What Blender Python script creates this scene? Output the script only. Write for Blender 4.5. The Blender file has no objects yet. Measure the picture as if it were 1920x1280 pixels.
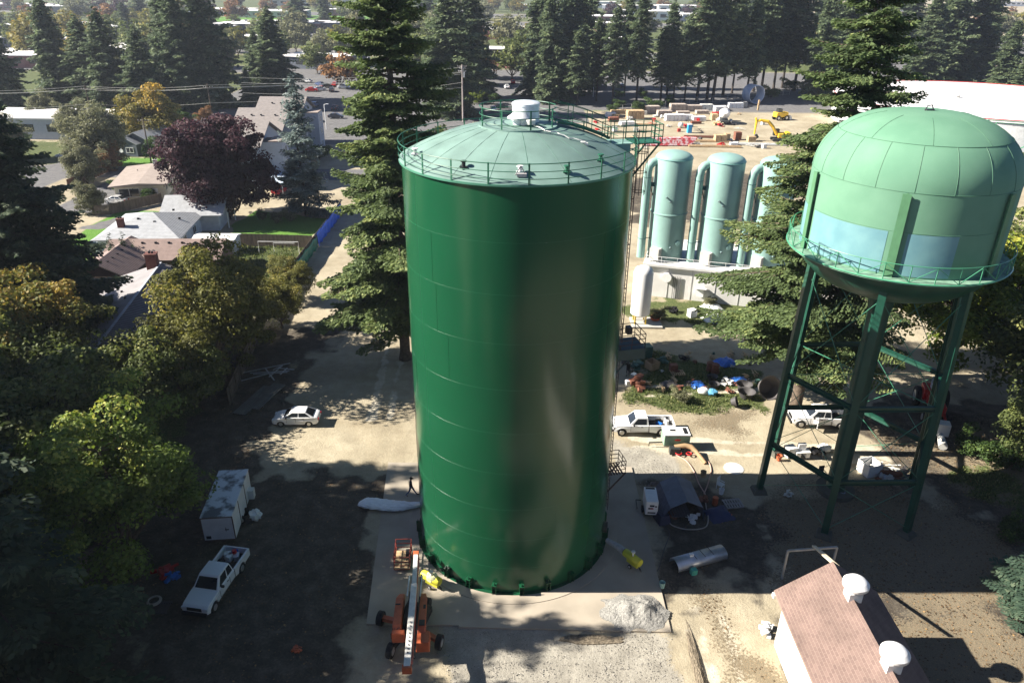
import bpy, bmesh, math, random
import numpy as np
from mathutils import Vector, Matrix

# ---------------------------------------------------------------- camera, sky, sun, exposure
scene = bpy.context.scene
COL = scene.collection
PITCH = math.atan(1400.0/2880.0)
ROLL = -math.atan(34.6/2880.0)
CAM_H = 37.5
cd = bpy.data.cameras.new("camera"); cam = bpy.data.objects.new("camera", cd); COL.objects.link(cam)
cd.sensor_width = 36.0; cd.lens = 36.0*1400.0/1920.0; cd.clip_start = 0.5; cd.clip_end = 9000
_X = Vector((1,0,0)); _U = Vector((0, math.sin(PITCH), math.cos(PITCH)))
_c, _s = math.cos(ROLL), math.sin(ROLL)
_R = _X*_c - _U*_s; _UP = _X*_s + _U*_c; _B = _R.cross(_UP)
_m = Matrix((_R, _UP, _B)).transposed().to_4x4(); _m.translation = Vector((0,0,CAM_H))
cam.matrix_world = _m
scene.camera = cam
SUN_EL = math.radians(33.5); SUN_AZ_VEC = Vector((-1.0, -0.02, 0)).normalized()
world = bpy.data.worlds.new("World"); scene.world = world; world.use_nodes = True
wn = world.node_tree; wn.nodes.clear()
sky = wn.nodes.new("ShaderNodeTexSky"); sky.sky_type = 'NISHITA'; sky.sun_disc = False
sky.sun_elevation = SUN_EL; sky.sun_rotation = math.atan2(SUN_AZ_VEC.x, SUN_AZ_VEC.y)
sky.air_density = 0.25; sky.dust_density = 0.1; sky.ozone_density = 1.0
bg = wn.nodes.new("ShaderNodeBackground"); bg.inputs[1].default_value = 0.095
wo = wn.nodes.new("ShaderNodeOutputWorld")
wn.links.new(sky.outputs[0], bg.inputs[0]); wn.links.new(bg.outputs[0], wo.inputs[0])
sl = bpy.data.lights.new("sun", 'SUN'); sl.energy = 5.0; sl.angle = math.radians(0.5); sl.color = (1.0, 0.93, 0.83)
so = bpy.data.objects.new("sun", sl); COL.objects.link(so)
sd = Vector((SUN_AZ_VEC.x*math.cos(SUN_EL), SUN_AZ_VEC.y*math.cos(SUN_EL), math.sin(SUN_EL)))
so.rotation_euler = sd.to_track_quat('Z', 'Y').to_euler(); so.location = (-200, 0, 200)
scene.view_settings.view_transform = 'Standard'; scene.view_settings.look = 'None'
scene.view_settings.exposure = 1.55; scene.view_settings.gamma = 1.0
scene.render.engine = 'CYCLES'
scene.cycles.max_bounces = 6; scene.cycles.diffuse_bounces = 2; scene.cycles.glossy_bounces = 3
scene.cycles.transparent_max_bounces = 8; scene.cycles.volume_bounces = 0
scene.cycles.use_denoising = True

def G(px, py, z=0.0):
    """surveyed ground point: where the sight line of a photo pixel meets height z"""
    a, b = px-960.0, py-640.0
    u = _c*a - _s*b; v = -(_s*a + _c*b)
    d = Vector((u, v*math.sin(PITCH)+1400*math.cos(PITCH), v*math.cos(PITCH)-1400*math.sin(PITCH)))
    t = (z-CAM_H)/d.z
    return Vector((d.x*t, d.y*t, z))

# ---------------------------------------------------------------- materials
def _lin(c):
    return tuple(c) + (1.0,) if len(c) == 3 else tuple(c)
MATS = {}
def mat(name, col, rough=0.7, metal=0.0, var=0.12, scale=1.5, bump=0.0, bscale=30.0, spec=0.4, col2=None, coat=0.0, stretch=None, thr=None, detail=5.0, rough_var=0.0):
    if name in MATS: return MATS[name]
    m = bpy.data.materials.new(name); m.use_nodes = True; MATS[name] = m
    nt = m.node_tree; p = nt.nodes["Principled BSDF"]
    p.inputs["Roughness"].default_value = rough; p.inputs["Metallic"].default_value = metal
    p.inputs["Specular IOR Level"].default_value = spec; p.inputs["Coat Weight"].default_value = coat
    tc = nt.nodes.new("ShaderNodeTexCoord"); mp = nt.nodes.new("ShaderNodeMapping")
    nt.links.new(tc.outputs["Object"], mp.inputs[0])
    if stretch: mp.inputs["Scale"].default_value = stretch
    n = nt.nodes.new("ShaderNodeTexNoise"); n.inputs["Scale"].default_value = scale; n.inputs["Detail"].default_value = detail
    nt.links.new(mp.outputs[0], n.inputs[0])
    r = nt.nodes.new("ShaderNodeValToRGB")
    lo, hi = thr if thr else (0.32, 0.68)
    r.color_ramp.elements[0].position = lo; r.color_ramp.elements[1].position = hi
    c2 = col2 if col2 else tuple(min(1, c*(1+var)) for c in col)
    c1 = col if col2 else tuple(c*(1-var) for c in col)
    r.color_ramp.elements[0].color = _lin(c1); r.color_ramp.elements[1].color = _lin(c2)
    nt.links.new(n.outputs[0], r.inputs[0]); nt.links.new(r.outputs[0], p.inputs["Base Color"])
    if rough_var:
        mr = nt.nodes.new("ShaderNodeMapRange"); mr.inputs[3].default_value = rough-rough_var; mr.inputs[4].default_value = rough+rough_var
        nt.links.new(n.outputs[0], mr.inputs[0]); nt.links.new(mr.outputs[0], p.inputs["Roughness"])
    if bump:
        n2 = nt.nodes.new("ShaderNodeTexNoise"); n2.inputs["Scale"].default_value = bscale; n2.inputs["Detail"].default_value = 6
        nt.links.new(mp.outputs[0], n2.inputs[0])
        b = nt.nodes.new("ShaderNodeBump"); b.inputs["Strength"].default_value = bump; b.inputs["Distance"].default_value = 0.05
        nt.links.new(n2.outputs[0], b.inputs["Height"]); nt.links.new(b.outputs[0], p.inputs["Normal"])
    return m

def stripe_mat(name, c1, c2, axis, freq, rough=0.8, duty=0.5, bump=0.3, soft=0.08, noise=0.15):
    """planks, ribs or shingle courses: stripes along one object axis, broken up by noise"""
    if name in MATS: return MATS[name]
    m = bpy.data.materials.new(name); m.use_nodes = True; MATS[name] = m
    nt = m.node_tree; p = nt.nodes["Principled BSDF"]; p.inputs["Roughness"].default_value = rough
    tc = nt.nodes.new("ShaderNodeTexCoord"); sp = nt.nodes.new("ShaderNodeSeparateXYZ"); nt.links.new(tc.outputs["Object"], sp.inputs[0])
    mu = nt.nodes.new("ShaderNodeMath"); mu.operation = 'MULTIPLY'; mu.inputs[1].default_value = freq
    nt.links.new(sp.outputs["XYZ".index(axis)], mu.inputs[0])
    fr = nt.nodes.new("ShaderNodeMath"); fr.operation = 'FRACT'; nt.links.new(mu.outputs[0], fr.inputs[0])
    r = nt.nodes.new("ShaderNodeValToRGB"); e = r.color_ramp.elements
    e[0].position = duty-soft; e[0].color = _lin(c1); e[1].position = duty; e[1].color = _lin(c2)
    k = e.new(1.0-soft*0.5); k.color = _lin(c2); k2 = e.new(1.0); k2.color = _lin(c1)
    nt.links.new(fr.outputs[0], r.inputs[0])
    n = nt.nodes.new("ShaderNodeTexNoise"); n.inputs["Scale"].default_value = 1.3; n.inputs["Detail"].default_value = 8; n.inputs["Roughness"].default_value = 0.7
    nt.links.new(tc.outputs["Object"], n.inputs[0])
    mr = nt.nodes.new("ShaderNodeMapRange"); mr.inputs[1].default_value = 0.3; mr.inputs[2].default_value = 0.7
    mr.inputs[3].default_value = 1-noise*1.6; mr.inputs[4].default_value = 1+noise*1.6
    nt.links.new(n.outputs[0], mr.inputs[0])
    mx = nt.nodes.new("ShaderNodeVectorMath"); mx.operation = 'SCALE'
    nt.links.new(r.outputs[0], mx.inputs[0]); nt.links.new(mr.outputs[0], mx.inputs["Scale"])
    nt.links.new(mx.outputs[0], p.inputs["Base Color"])
    if bump:
        b = nt.nodes.new("ShaderNodeBump"); b.inputs["Strength"].default_value = bump; b.inputs["Distance"].default_value = 0.03
        nt.links.new(fr.outputs[0], b.inputs["Height"]); nt.links.new(b.outputs[0], p.inputs["Normal"])
    return m

def glass_mat(name, col=(0.02,0.025,0.03), rough=0.08):
    return mat(name, col, rough=rough, var=0.1, spec=0.8)

def leaf_mat(name, ca, cb, cc=None, transl=0.35, rough=0.65):
    """foliage: colour differs leaf by leaf and branch by branch (attributes on the mesh)"""
    if name in MATS: return MATS[name]
    m = bpy.data.materials.new(name); m.use_nodes = True; MATS[name] = m
    nt = m.node_tree; p = nt.nodes["Principled BSDF"]; out = nt.nodes["Material Output"]
    p.inputs["Roughness"].default_value = rough; p.inputs["Specular IOR Level"].default_value = 0.25
    a = nt.nodes.new("ShaderNodeAttribute"); a.attribute_name = "rnd"
    r = nt.nodes.new("ShaderNodeValToRGB"); e = r.color_ramp.elements
    e[0].position = 0.12; e[0].color = _lin(ca); e[1].position = 0.75; e[1].color = _lin(cb)
    if cc:
        k = e.new(1.0); k.color = _lin(cc)
    nt.links.new(a.outputs["Fac"], r.inputs[0]); nt.links.new(r.outputs[0], p.inputs["Base Color"])
    t = nt.nodes.new("ShaderNodeBsdfTranslucent")
    hs = nt.nodes.new("ShaderNodeHueSaturation"); hs.inputs["Value"].default_value = 1.25; hs.inputs["Saturation"].default_value = 1.1
    nt.links.new(r.outputs[0], hs.inputs["Color"]); nt.links.new(hs.outputs[0], t.inputs[0])
    mx = nt.nodes.new("ShaderNodeMixShader"); mx.inputs[0].default_value = transl
    nt.links.new(p.outputs[0], mx.inputs[1]); nt.links.new(t.outputs[0], mx.inputs[2]); nt.links.new(mx.outputs[0], out.inputs[0])
    return m

# ---------------------------------------------------------------- mesh helpers
class MB:
    """collects shapes and links them as ONE mesh object"""
    def __init__(s): s.v = []; s.f = []; s.mi = []; s.cur = 0; s.M = Matrix.Identity(4); s.sm = []; s.smooth = False
    def add(s, vs, fs):
        o = len(s.v); s.v += [tuple(s.M @ Vector(p)) for p in vs]
        s.f += [tuple(i+o for i in f) for f in fs]; s.mi += [s.cur]*len(fs); s.sm += [s.smooth]*len(fs); return s
    def box(s, c, d, rz=0.0, rx=0.0, ry=0.0, taper=1.0):
        R = Matrix.Translation(Vector(c)) @ Matrix.Rotation(rz,4,'Z') @ Matrix.Rotation(ry,4,'Y') @ Matrix.Rotation(rx,4,'X')
        x, y, z = d[0]/2, d[1]/2, d[2]/2; t = taper
        p = [(-x,-y,-z),(x,-y,-z),(x,y,-z),(-x,y,-z),(-x*t,-y*t,z),(x*t,-y*t,z),(x*t,y*t,z),(-x*t,y*t,z)]
        return s.add([R @ Vector(q) for q in p], [(0,3,2,1),(4,5,6,7),(0,1,5,4),(1,2,6,5),(2,3,7,6),(3,0,4,7)])
    def beam(s, a, b, w, h=None, up=(0,0,1)):
        a = Vector(a); b = Vector(b); h = h or w; d = (b-a); L = d.length
        if L < 1e-6: return s
        d.normalize(); upv = Vector(up)
        if abs(d.dot(upv)) > 0.98: upv = Vector((1,0,0))
        sx = d.cross(upv).normalized(); sy = sx.cross(d).normalized()
        q = []
        for e in (a, b):
            for i, j in ((-1,-1),(1,-1),(1,1),(-1,1)): q.append(e + sx*(i*w/2) + sy*(j*h/2))
        return s.add(q, [(0,1,2,3),(7,6,5,4),(0,4,5,1),(1,5,6,2),(2,6,7,3),(3,7,4,0)])
    def tube(s, pts, r, n=8, closed=False, caps=True):
        pts = [Vector(p) for p in pts]; rs = r if isinstance(r, (list, tuple)) else [r]*len(pts)
        N = len(pts); vs = []; prev = None
        for i, p in enumerate(pts):
            if closed: d = pts[(i+1) % N] - pts[i-1]
            else: d = pts[min(i+1, N-1)] - pts[max(i-1, 0)]
            d = d.normalized() if d.length > 1e-9 else Vector((0,0,1))
            ref = prev if prev is not None else (Vector((0,0,1)) if abs(d.z) < 0.9 else Vector((1,0,0)))
            sx = d.cross(ref)
            if sx.length < 1e-4: sx = d.cross(Vector((0,1,0.3)))
            sx.normalize(); sy = sx.cross(d).normalized(); prev = sy
            for k in range(n):
                a = 2*math.pi*k/n; vs.append(p + sx*(math.cos(a)*rs[i]) + sy*(math.sin(a)*rs[i]))
        fs = []
        for i in range(N if closed else N-1):
            j = (i+1) % N
            for k in range(n):
                l = (k+1) % n; fs.append((i*n+k, i*n+l, j*n+l, j*n+k))
        if caps and not closed: fs.append(tuple(range(n-1,-1,-1))); fs.append(tuple(range((N-1)*n, N*n)))
        return s.add(vs, fs)
    def cyl(s, a, b, r, r2=None, n=16): return s.tube([a, b], [r, r if r2 is None else r2], n)
    def lathe(s, prof, c=(0,0,0), n=32, a0=0.0, a1=2*math.pi, close_top=False):
        full = abs(a1-a0-2*math.pi) < 1e-6; m = n if full else n+1; vs = []
        for r, z in prof:
            for k in range(m):
                a = a0+(a1-a0)*k/n; vs.append((c[0]+r*math.cos(a), c[1]+r*math.sin(a), c[2]+z))
        fs = []
        for i in range(len(prof)-1):
            for k in range(n):
                l = (k+1) % m if full else k+1
                fs.append((i*m+k, i*m+l, (i+1)*m+l, (i+1)*m+k))
        return s.add(vs, fs)
    def ring(s, c, r, tr, n=64, tn=6, a0=0.0, a1=2*math.pi):
        full = abs(a1-a0-2*math.pi) < 1e-6
        pts = [(c[0]+r*math.cos(a0+(a1-a0)*k/n), c[1]+r*math.sin(a0+(a1-a0)*k/n), c[2]) for k in range(n if full else n+1)]
        return s.tube(pts, tr, tn, closed=full)
    def prism(s, poly, z0, z1):
        n = len(poly); vs = [(p[0],p[1],z0) for p in poly]+[(p[0],p[1],z1) for p in poly]
        return s.add(vs, [tuple(range(n-1,-1,-1)), tuple(range(n,2*n))]+[(i,(i+1)%n,n+(i+1)%n,n+i) for i in range(n)])
    def xprism(s, poly, x0, x1):
        """polygon in (y,z) extruded along x"""
        n = len(poly); vs = [(x0,p[0],p[1]) for p in poly]+[(x1,p[0],p[1]) for p in poly]
        return s.add(vs, [tuple(range(n)), tuple(range(2*n-1,n-1,-1))]+[(i,n+i,n+(i+1)%n,(i+1)%n) for i in range(n)])
    def sphere(s, c, r, nu=14, nv=8, sc=(1,1,1), jitter=0.0, seed=0):
        rg = random.Random(seed); vs = []; fs = []
        for j in range(nv+1):
            t = math.pi*j/nv
            for i in range(nu):
                a = 2*math.pi*i/nu; k = 1+(rg.random()-0.5)*2*jitter
                vs.append((c[0]+r*sc[0]*k*math.sin(t)*math.cos(a), c[1]+r*sc[1]*k*math.sin(t)*math.sin(a), c[2]+r*sc[2]*k*math.cos(t)))
        for j in range(nv):
            for i in range(nu):
                l = (i+1) % nu; fs.append((j*nu+i, (j+1)*nu+i, (j+1)*nu+l, j*nu+l))
        return s.add(vs, fs)
    def build(s, name, mats, parent=None, smooth=None, bevel=0.0):
        me = bpy.data.meshes.new(name); me.from_pydata(s.v, [], s.f)
        for m in (mats if isinstance(mats, (list, tuple)) else [mats]): me.materials.append(m)
        if any(s.mi): me.polygons.foreach_set("material_index", s.mi)
        sm = s.sm if smooth is None else [smooth]*len(s.f)
        me.polygons.foreach_set("use_smooth", sm)
        me.update()
        bm = bmesh.new(); bm.from_mesh(me); bmesh.ops.recalc_face_normals(bm, faces=bm.faces); bm.to_mesh(me); bm.free()
        o = bpy.data.objects.new(name, me); COL.objects.link(o)
        if smooth or any(sm): 
            try: me.set_sharp_from_angle(angle=math.radians(40))
            except Exception: pass
        if bevel:
            b = o.modifiers.new("bevel", 'BEVEL'); b.width = bevel; b.segments = 2; b.limit_method = 'ANGLE'
        if parent is not None: o.parent = parent
        return o

def tag(o, label=None, cat=None, group=None, kind=None):
    if label: o["label"] = label
    if cat: o["category"] = cat
    if group: o["group"] = group
    if kind: o["kind"] = kind
    return o
def thing(name, label, cat, loc=(0,0,0), rz=0.0, group=None):
    o = bpy.data.objects.new(name, None); COL.objects.link(o); o.location = loc; o.rotation_euler = (0,0,rz)
    o.empty_display_size = 0.5
    return tag(o, label, cat, group)
def kids(o): return [c for c in bpy.data.objects if c.parent == o]
def copy_tree(o, loc, rz=0.0, sc=None, label=None, group=None, mats=None):
    r = o.copy(); COL.objects.link(r); r.location = loc; r.rotation_euler = (0,0,rz)
    if sc is not None: r.scale = sc if isinstance(sc, (tuple, list)) else (sc,sc,sc)
    if label: r["label"] = label
    if group: r["group"] = group
    for c in KID.get(o.name, None) or kids(o):
        n = c.copy(); COL.objects.link(n); n.parent = r
        if mats and c.name.split('.')[0] in mats:
            n.material_slots[0].link = 'OBJECT'; n.material_slots[0].material = mats[c.name.split('.')[0]]
        for d in kids(c):
            e = d.copy(); COL.objects.link(e); e.parent = n
    return r
KID = {}

# ---------------------------------------------------------------- palette
M_green_dark = mat("tank_green_paint", (0.009,0.070,0.031), rough=0.21, var=0.06, scale=0.15, spec=0.38, coat=0.0, bump=0.05, bscale=0.45)
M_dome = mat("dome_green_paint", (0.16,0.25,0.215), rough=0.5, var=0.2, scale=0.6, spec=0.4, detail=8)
M_rail = mat("green_rail_paint", (0.02,0.11,0.06), rough=0.45)
M_dark_steel = mat("dark_steel", (0.03,0.035,0.035), rough=0.5)
M_tower = mat("tower_green_paint", (0.010,0.062,0.040), rough=0.4, var=0.15, scale=1.2)
M_tower_tank = mat("tower_tank_green", (0.108,0.235,0.152), rough=0.75, spec=0.2, col2=(0.135,0.272,0.180), scale=0.5, detail=8)
M_blue_panel = mat("faded_blue_mural_paint", (0.115,0.25,0.28), rough=0.6, col2=(0.15,0.30,0.315), scale=0.9, detail=3)
M_teal = mat("pale_teal_paint", (0.235,0.385,0.345), rough=0.5, var=0.06, scale=0.8)
M_white = mat("white_paint", (0.78,0.78,0.76), rough=0.5, var=0.04)
M_offwhite = mat("weathered_white", (0.62,0.62,0.58), rough=0.8, var=0.12, scale=0.8)
M_carwhite = mat("white_car_paint", (0.8,0.8,0.8), rough=0.25, var=0.015, coat=0.6)
M_glass = glass_mat("dark_glass")
M_tyre = mat("tyre_rubber", (0.018,0.018,0.018), rough=0.85)
M_rim = mat("wheel_metal", (0.5,0.5,0.5), rough=0.35, metal=0.7)
M_black = mat("black_plastic", (0.015,0.015,0.016), rough=0.5)
M_concrete = mat("pad_concrete", (0.36,0.315,0.25), rough=0.85, var=0.16, scale=0.35, detail=9, bump=0.1)
M_conc_grey = mat("grey_concrete", (0.40,0.39,0.36), rough=0.9, var=0.12, scale=0.6)
M_wood = stripe_mat("weathered_fence_boards", (0.05,0.04,0.035), (0.17,0.13,0.10), 'X', 6.5, duty=0.12)
M_plank = mat("raw_lumber", (0.48,0.34,0.19), rough=0.8, var=0.25, scale=2.0)
M_bark = mat("tree_bark", (0.10,0.075,0.055), rough=0.95, var=0.35, scale=3.0, bump=0.6, bscale=6)
M_bark_dark = mat("dark_wet_bark", (0.05,0.04,0.032), rough=0.95, var=0.35, scale=3.0)
M_orange = mat("orange_machine_paint", (0.50,0.12,0.05), rough=0.45, var=0.15, scale=2.5)
M_yellow = mat("yellow_machine_paint", (0.75,0.47,0.03), rough=0.5)
M_heater = mat("heater_yellow_paint", (0.58,0.55,0.05), rough=0.5)
M_red = mat("red_paint", (0.45,0.02,0.02), rough=0.4)
M_blue = mat("blue_plastic", (0.02,0.16,0.55), rough=0.5)
M_silver = mat("dull_aluminium", (0.55,0.57,0.6), rough=0.4, metal=0.6, var=0.12, scale=2)
M_brick = mat("dark_red_brick", (0.13,0.05,0.04), rough=0.9, var=0.25, scale=6)
# ---------------------------------------------------------------- ground: one sheet out to the horizon
def vnoise(x, y, sc, seed):
    rs = np.random.RandomState(seed); T = rs.rand(256, 256)
    X = x/sc; Y = y/sc; xi = np.floor(X).astype(int); yi = np.floor(Y).astype(int); fx = X-xi; fy = Y-yi
    fx = fx*fx*(3-2*fx); fy = fy*fy*(3-2*fy); g = lambda a, b: T[a % 256, b % 256]
    return (g(xi,yi)*(1-fx)+g(xi+1,yi)*fx)*(1-fy)+(g(xi,yi+1)*(1-fx)+g(xi+1,yi+1)*fx)*fy
def axis(fine0, fine1, step, far):
    a = list(np.arange(fine0, fine1+1e-6, step)); d = step; p = a[-1]
    while p < far: d *= 1.12; p += d; a.append(p)
    d = step; p = a[0]; b = []
    while p > -far: d *= 1.12; p -= d; b.append(p)
    return np.array(b[::-1]+a)
gx = axis(-62, 62, 0.5, 4200); gy = axis(14, 132, 0.5, 5200)
GX, GY = np.meshgrid(gx, gy)
def sdf(poly, X, Y):
    d = np.full(X.shape, 1e9); ins = np.zeros(X.shape, bool); n = len(poly)
    for i in range(n):
        x0, y0 = poly[i]; x1, y1 = poly[(i+1) % n]; ex, ey = x1-x0, y1-y0
        t = np.clip(((X-x0)*ex+(Y-y0)*ey)/(ex*ex+ey*ey+1e-9), 0, 1)
        d = np.minimum(d, np.hypot(X-(x0+t*ex), Y-(y0+t*ey)))
        c = ((y0 > Y) != (y1 > Y)) & (X < (x1-x0)*(Y-y0)/((y1-y0) if y1 != y0 else 1e-9)+x0); ins ^= c
    return np.where(ins, -d, d)
def zone(polys, soft=0.8, wob=2.0, seed=1):
    w = (vnoise(GX, GY, 5.0, seed)-0.5)*wob*1.4 + (vnoise(GX, GY, 1.3, seed+1)-0.5)*wob*0.8
    out = np.zeros(GX.shape)
    for p in polys: out = np.maximum(out, np.clip(0.5-(sdf(p, GX, GY)+w)/(2*soft), 0, 1))
    return out
PP = lambda *a: [tuple(G(x, y)[:2]) for x, y in a]
Rr = lambda a, b, c, d: [(a,b),(c,b),(c,d),(a,d)]
grass = zone([Rr(-400,20,-31,111), Rr(-400,155,-60,185),
              PP((1178,640),(1250,655),(1420,700),(1430,760),(1240,755),(1165,745)),
              PP((1165,560),(1230,555),(1420,580),(1400,622),(1300,606),(1200,590)),
              PP((1770,870),(1850,865),(1919,900),(1919,940),(1850,930),(1780,900)),
              Rr(55,40,120,115), Rr(-40,330,400,5200), Rr(-1500,210,-75,5200), Rr(120,60,1500,260),
              Rr(-75,330,-10,5200)], soft=1.2, wob=3, seed=3)
lawn = zone([PP((448,447),(562,455),(620,410),(480,395),(440,420)), Rr(-70,95,-62,128),
             PP((590,150),(680,150),(700,115),(640,118)), Rr(-95,160,-60,170),
             PP((1060,208),(1200,206),(1160,192),(1050,195)), PP((1440,195),(1530,200),(1500,180),(1450,182)),
             Rr(-300,700,-120,900), Rr(230,370,290,400)], soft=0.6, wob=1.0, seed=9)
asph = zone([Rr(-12,222,22,335), Rr(22,247,150,335), Rr(-95,186,-12,330), Rr(-120,152,-28,160), Rr(-100,116,-92,330),
             PP((140,430),(230,405),(250,410),(190,430)), Rr(-81,126,-72,150), Rr(160,100,230,420), Rr(-300,330,300,362), Rr(-60,380,60,430), Rr(120,440,500,600), Rr(-600,520,-100,640), Rr(-200,700,600,760), Rr(-600,860,800,980), Rr(-500,420,500,450)], soft=0.35, wob=0.5, seed=15)
soil_shade = zone([Rr(18,24,70,50), Rr(-24,12,-9.4,50), Rr(10.4,38.2,20,50.4), Rr(34,45,80,66), Rr(-33,20,-21,80), Rr(-60,15,-31,62),  # dark soil; left-yard and tank-shadow rectangles also paint shade into the ground
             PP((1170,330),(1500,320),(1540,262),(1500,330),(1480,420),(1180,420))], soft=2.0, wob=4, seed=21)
litter = zone([Rr(20,26,36,36), PP((1290,1130),(1340,1130),(1450,1280),(1400,1280)), Rr(20,38,36,50), Rr(36,50,50,58),
               PP((1320,720),(1440,770),(1440,800),(1330,790))], soft=2.5, wob=4, seed=33)
gravel = zone([PP((1150,830),(1250,850),(1290,905),(1160,905)), Rr(-4,27,11,35.4), Rr(-6,20,8,27)], soft=0.9, wob=1.5, seed=41)
track = zone([[(x0+ox,y0+oy),(x1+ox,y1+oy),(x1+ox+wx,y1+oy+wy),(x0+ox+wx,y0+oy+wy)] for (x0,y0,x1,y1,wx,wy) in ((11,57.2,42,55.4,0,.6),(-15.6,96,-13.4,60,.6,0),(12.1,37.3,11.9,20,.5,0),(13.2,66.5,40,70,0,.7)) for ox,oy in ((0,0),(1.7*(wx > 0),-1.8*(wy > 0)))], soft=0.35, wob=0.5, seed=51)
grass = np.clip(grass-asph-lawn-track, 0, 1); soil_shade = soil_shade*(1-asph)
hgt = (vnoise(GX, GY, 2.2, 5)-0.5)*0.10+(vnoise(GX, GY, 0.9, 6)-0.5)*0.05
# tyre ruts beside the pad and along the dirt track
for pa, pb, w in (((12.3,36.5),(12.0,20),0.45), ((14.2,36.5),(14.6,20),0.45), ((-14,58),(-22,64),0.5), ((-13,56),(-21,62),0.5),
                  ((-16,90),(-14,62),0.5), ((-18,90),(-16.4,62),0.5), ((12,57.5),(30,56.2),0.5), ((12,55.8),(30,54.3),0.5), ((-6,33.2),(8,33.5),0.5), ((-6,31.3),(8,31.4),0.5)):
    d = np.abs(sdf([pa, pb, pb, pa], GX, GY)); hgt -= 0.09*np.exp(-(d/w)**2)*(0.6+0.8*vnoise(GX, GY, 0.7, 8))
flat = np.maximum(asph, np.clip(0.5-sdf(Rr(-11,34.8,11,53.3), GX, GY)/0.8, 0, 1))
hgt = hgt*(1-flat) - 0.02
near = (GX > -62)&(GX < 62)&(GY > 14)&(GY < 132); hgt = np.where(near, hgt, -0.02)
# bank at the back right
hgt += np.clip(0.5-(sdf(Rr(42,48,60,62), GX, GY)+(vnoise(GX,GY,3,77)-.5)*3)/4, 0, 1)*0.8
nx, ny = len(gx), len(gy)
gv = np.stack([GX.ravel(), GY.ravel(), hgt.ravel()], 1)
idx = np.arange(nx*ny).reshape(ny, nx)
gf = np.stack([idx[:-1,:-1].ravel(), idx[:-1,1:].ravel(), idx[1:,1:].ravel(), idx[1:,:-1].ravel()], 1)
def fast_mesh(name, v, f):
    me = bpy.data.meshes.new(name); k = f.shape[1]
    me.vertices.add(len(v)); me.vertices.foreach_set("co", np.ascontiguousarray(v, dtype=np.float32).ravel())
    me.loops.add(f.size); me.loops.foreach_set("vertex_index", f.astype(np.int32).ravel())
    me.polygons.add(len(f)); me.polygons.foreach_set("loop_start", np.arange(0, f.size, k, dtype=np.int32))
    me.update(calc_edges=True); return me
gme = fast_mesh("ground", gv, gf)
for nm, z in (("z_grass",grass),("z_lawn",lawn),("z_asph",asph),("z_soil_shade",soil_shade),("z_litter",litter),("z_gravel",gravel),("z_track",track)):
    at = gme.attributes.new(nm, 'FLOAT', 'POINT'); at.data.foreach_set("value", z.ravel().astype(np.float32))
gme.polygons.foreach_set("use_smooth", [True]*len(gf))
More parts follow.
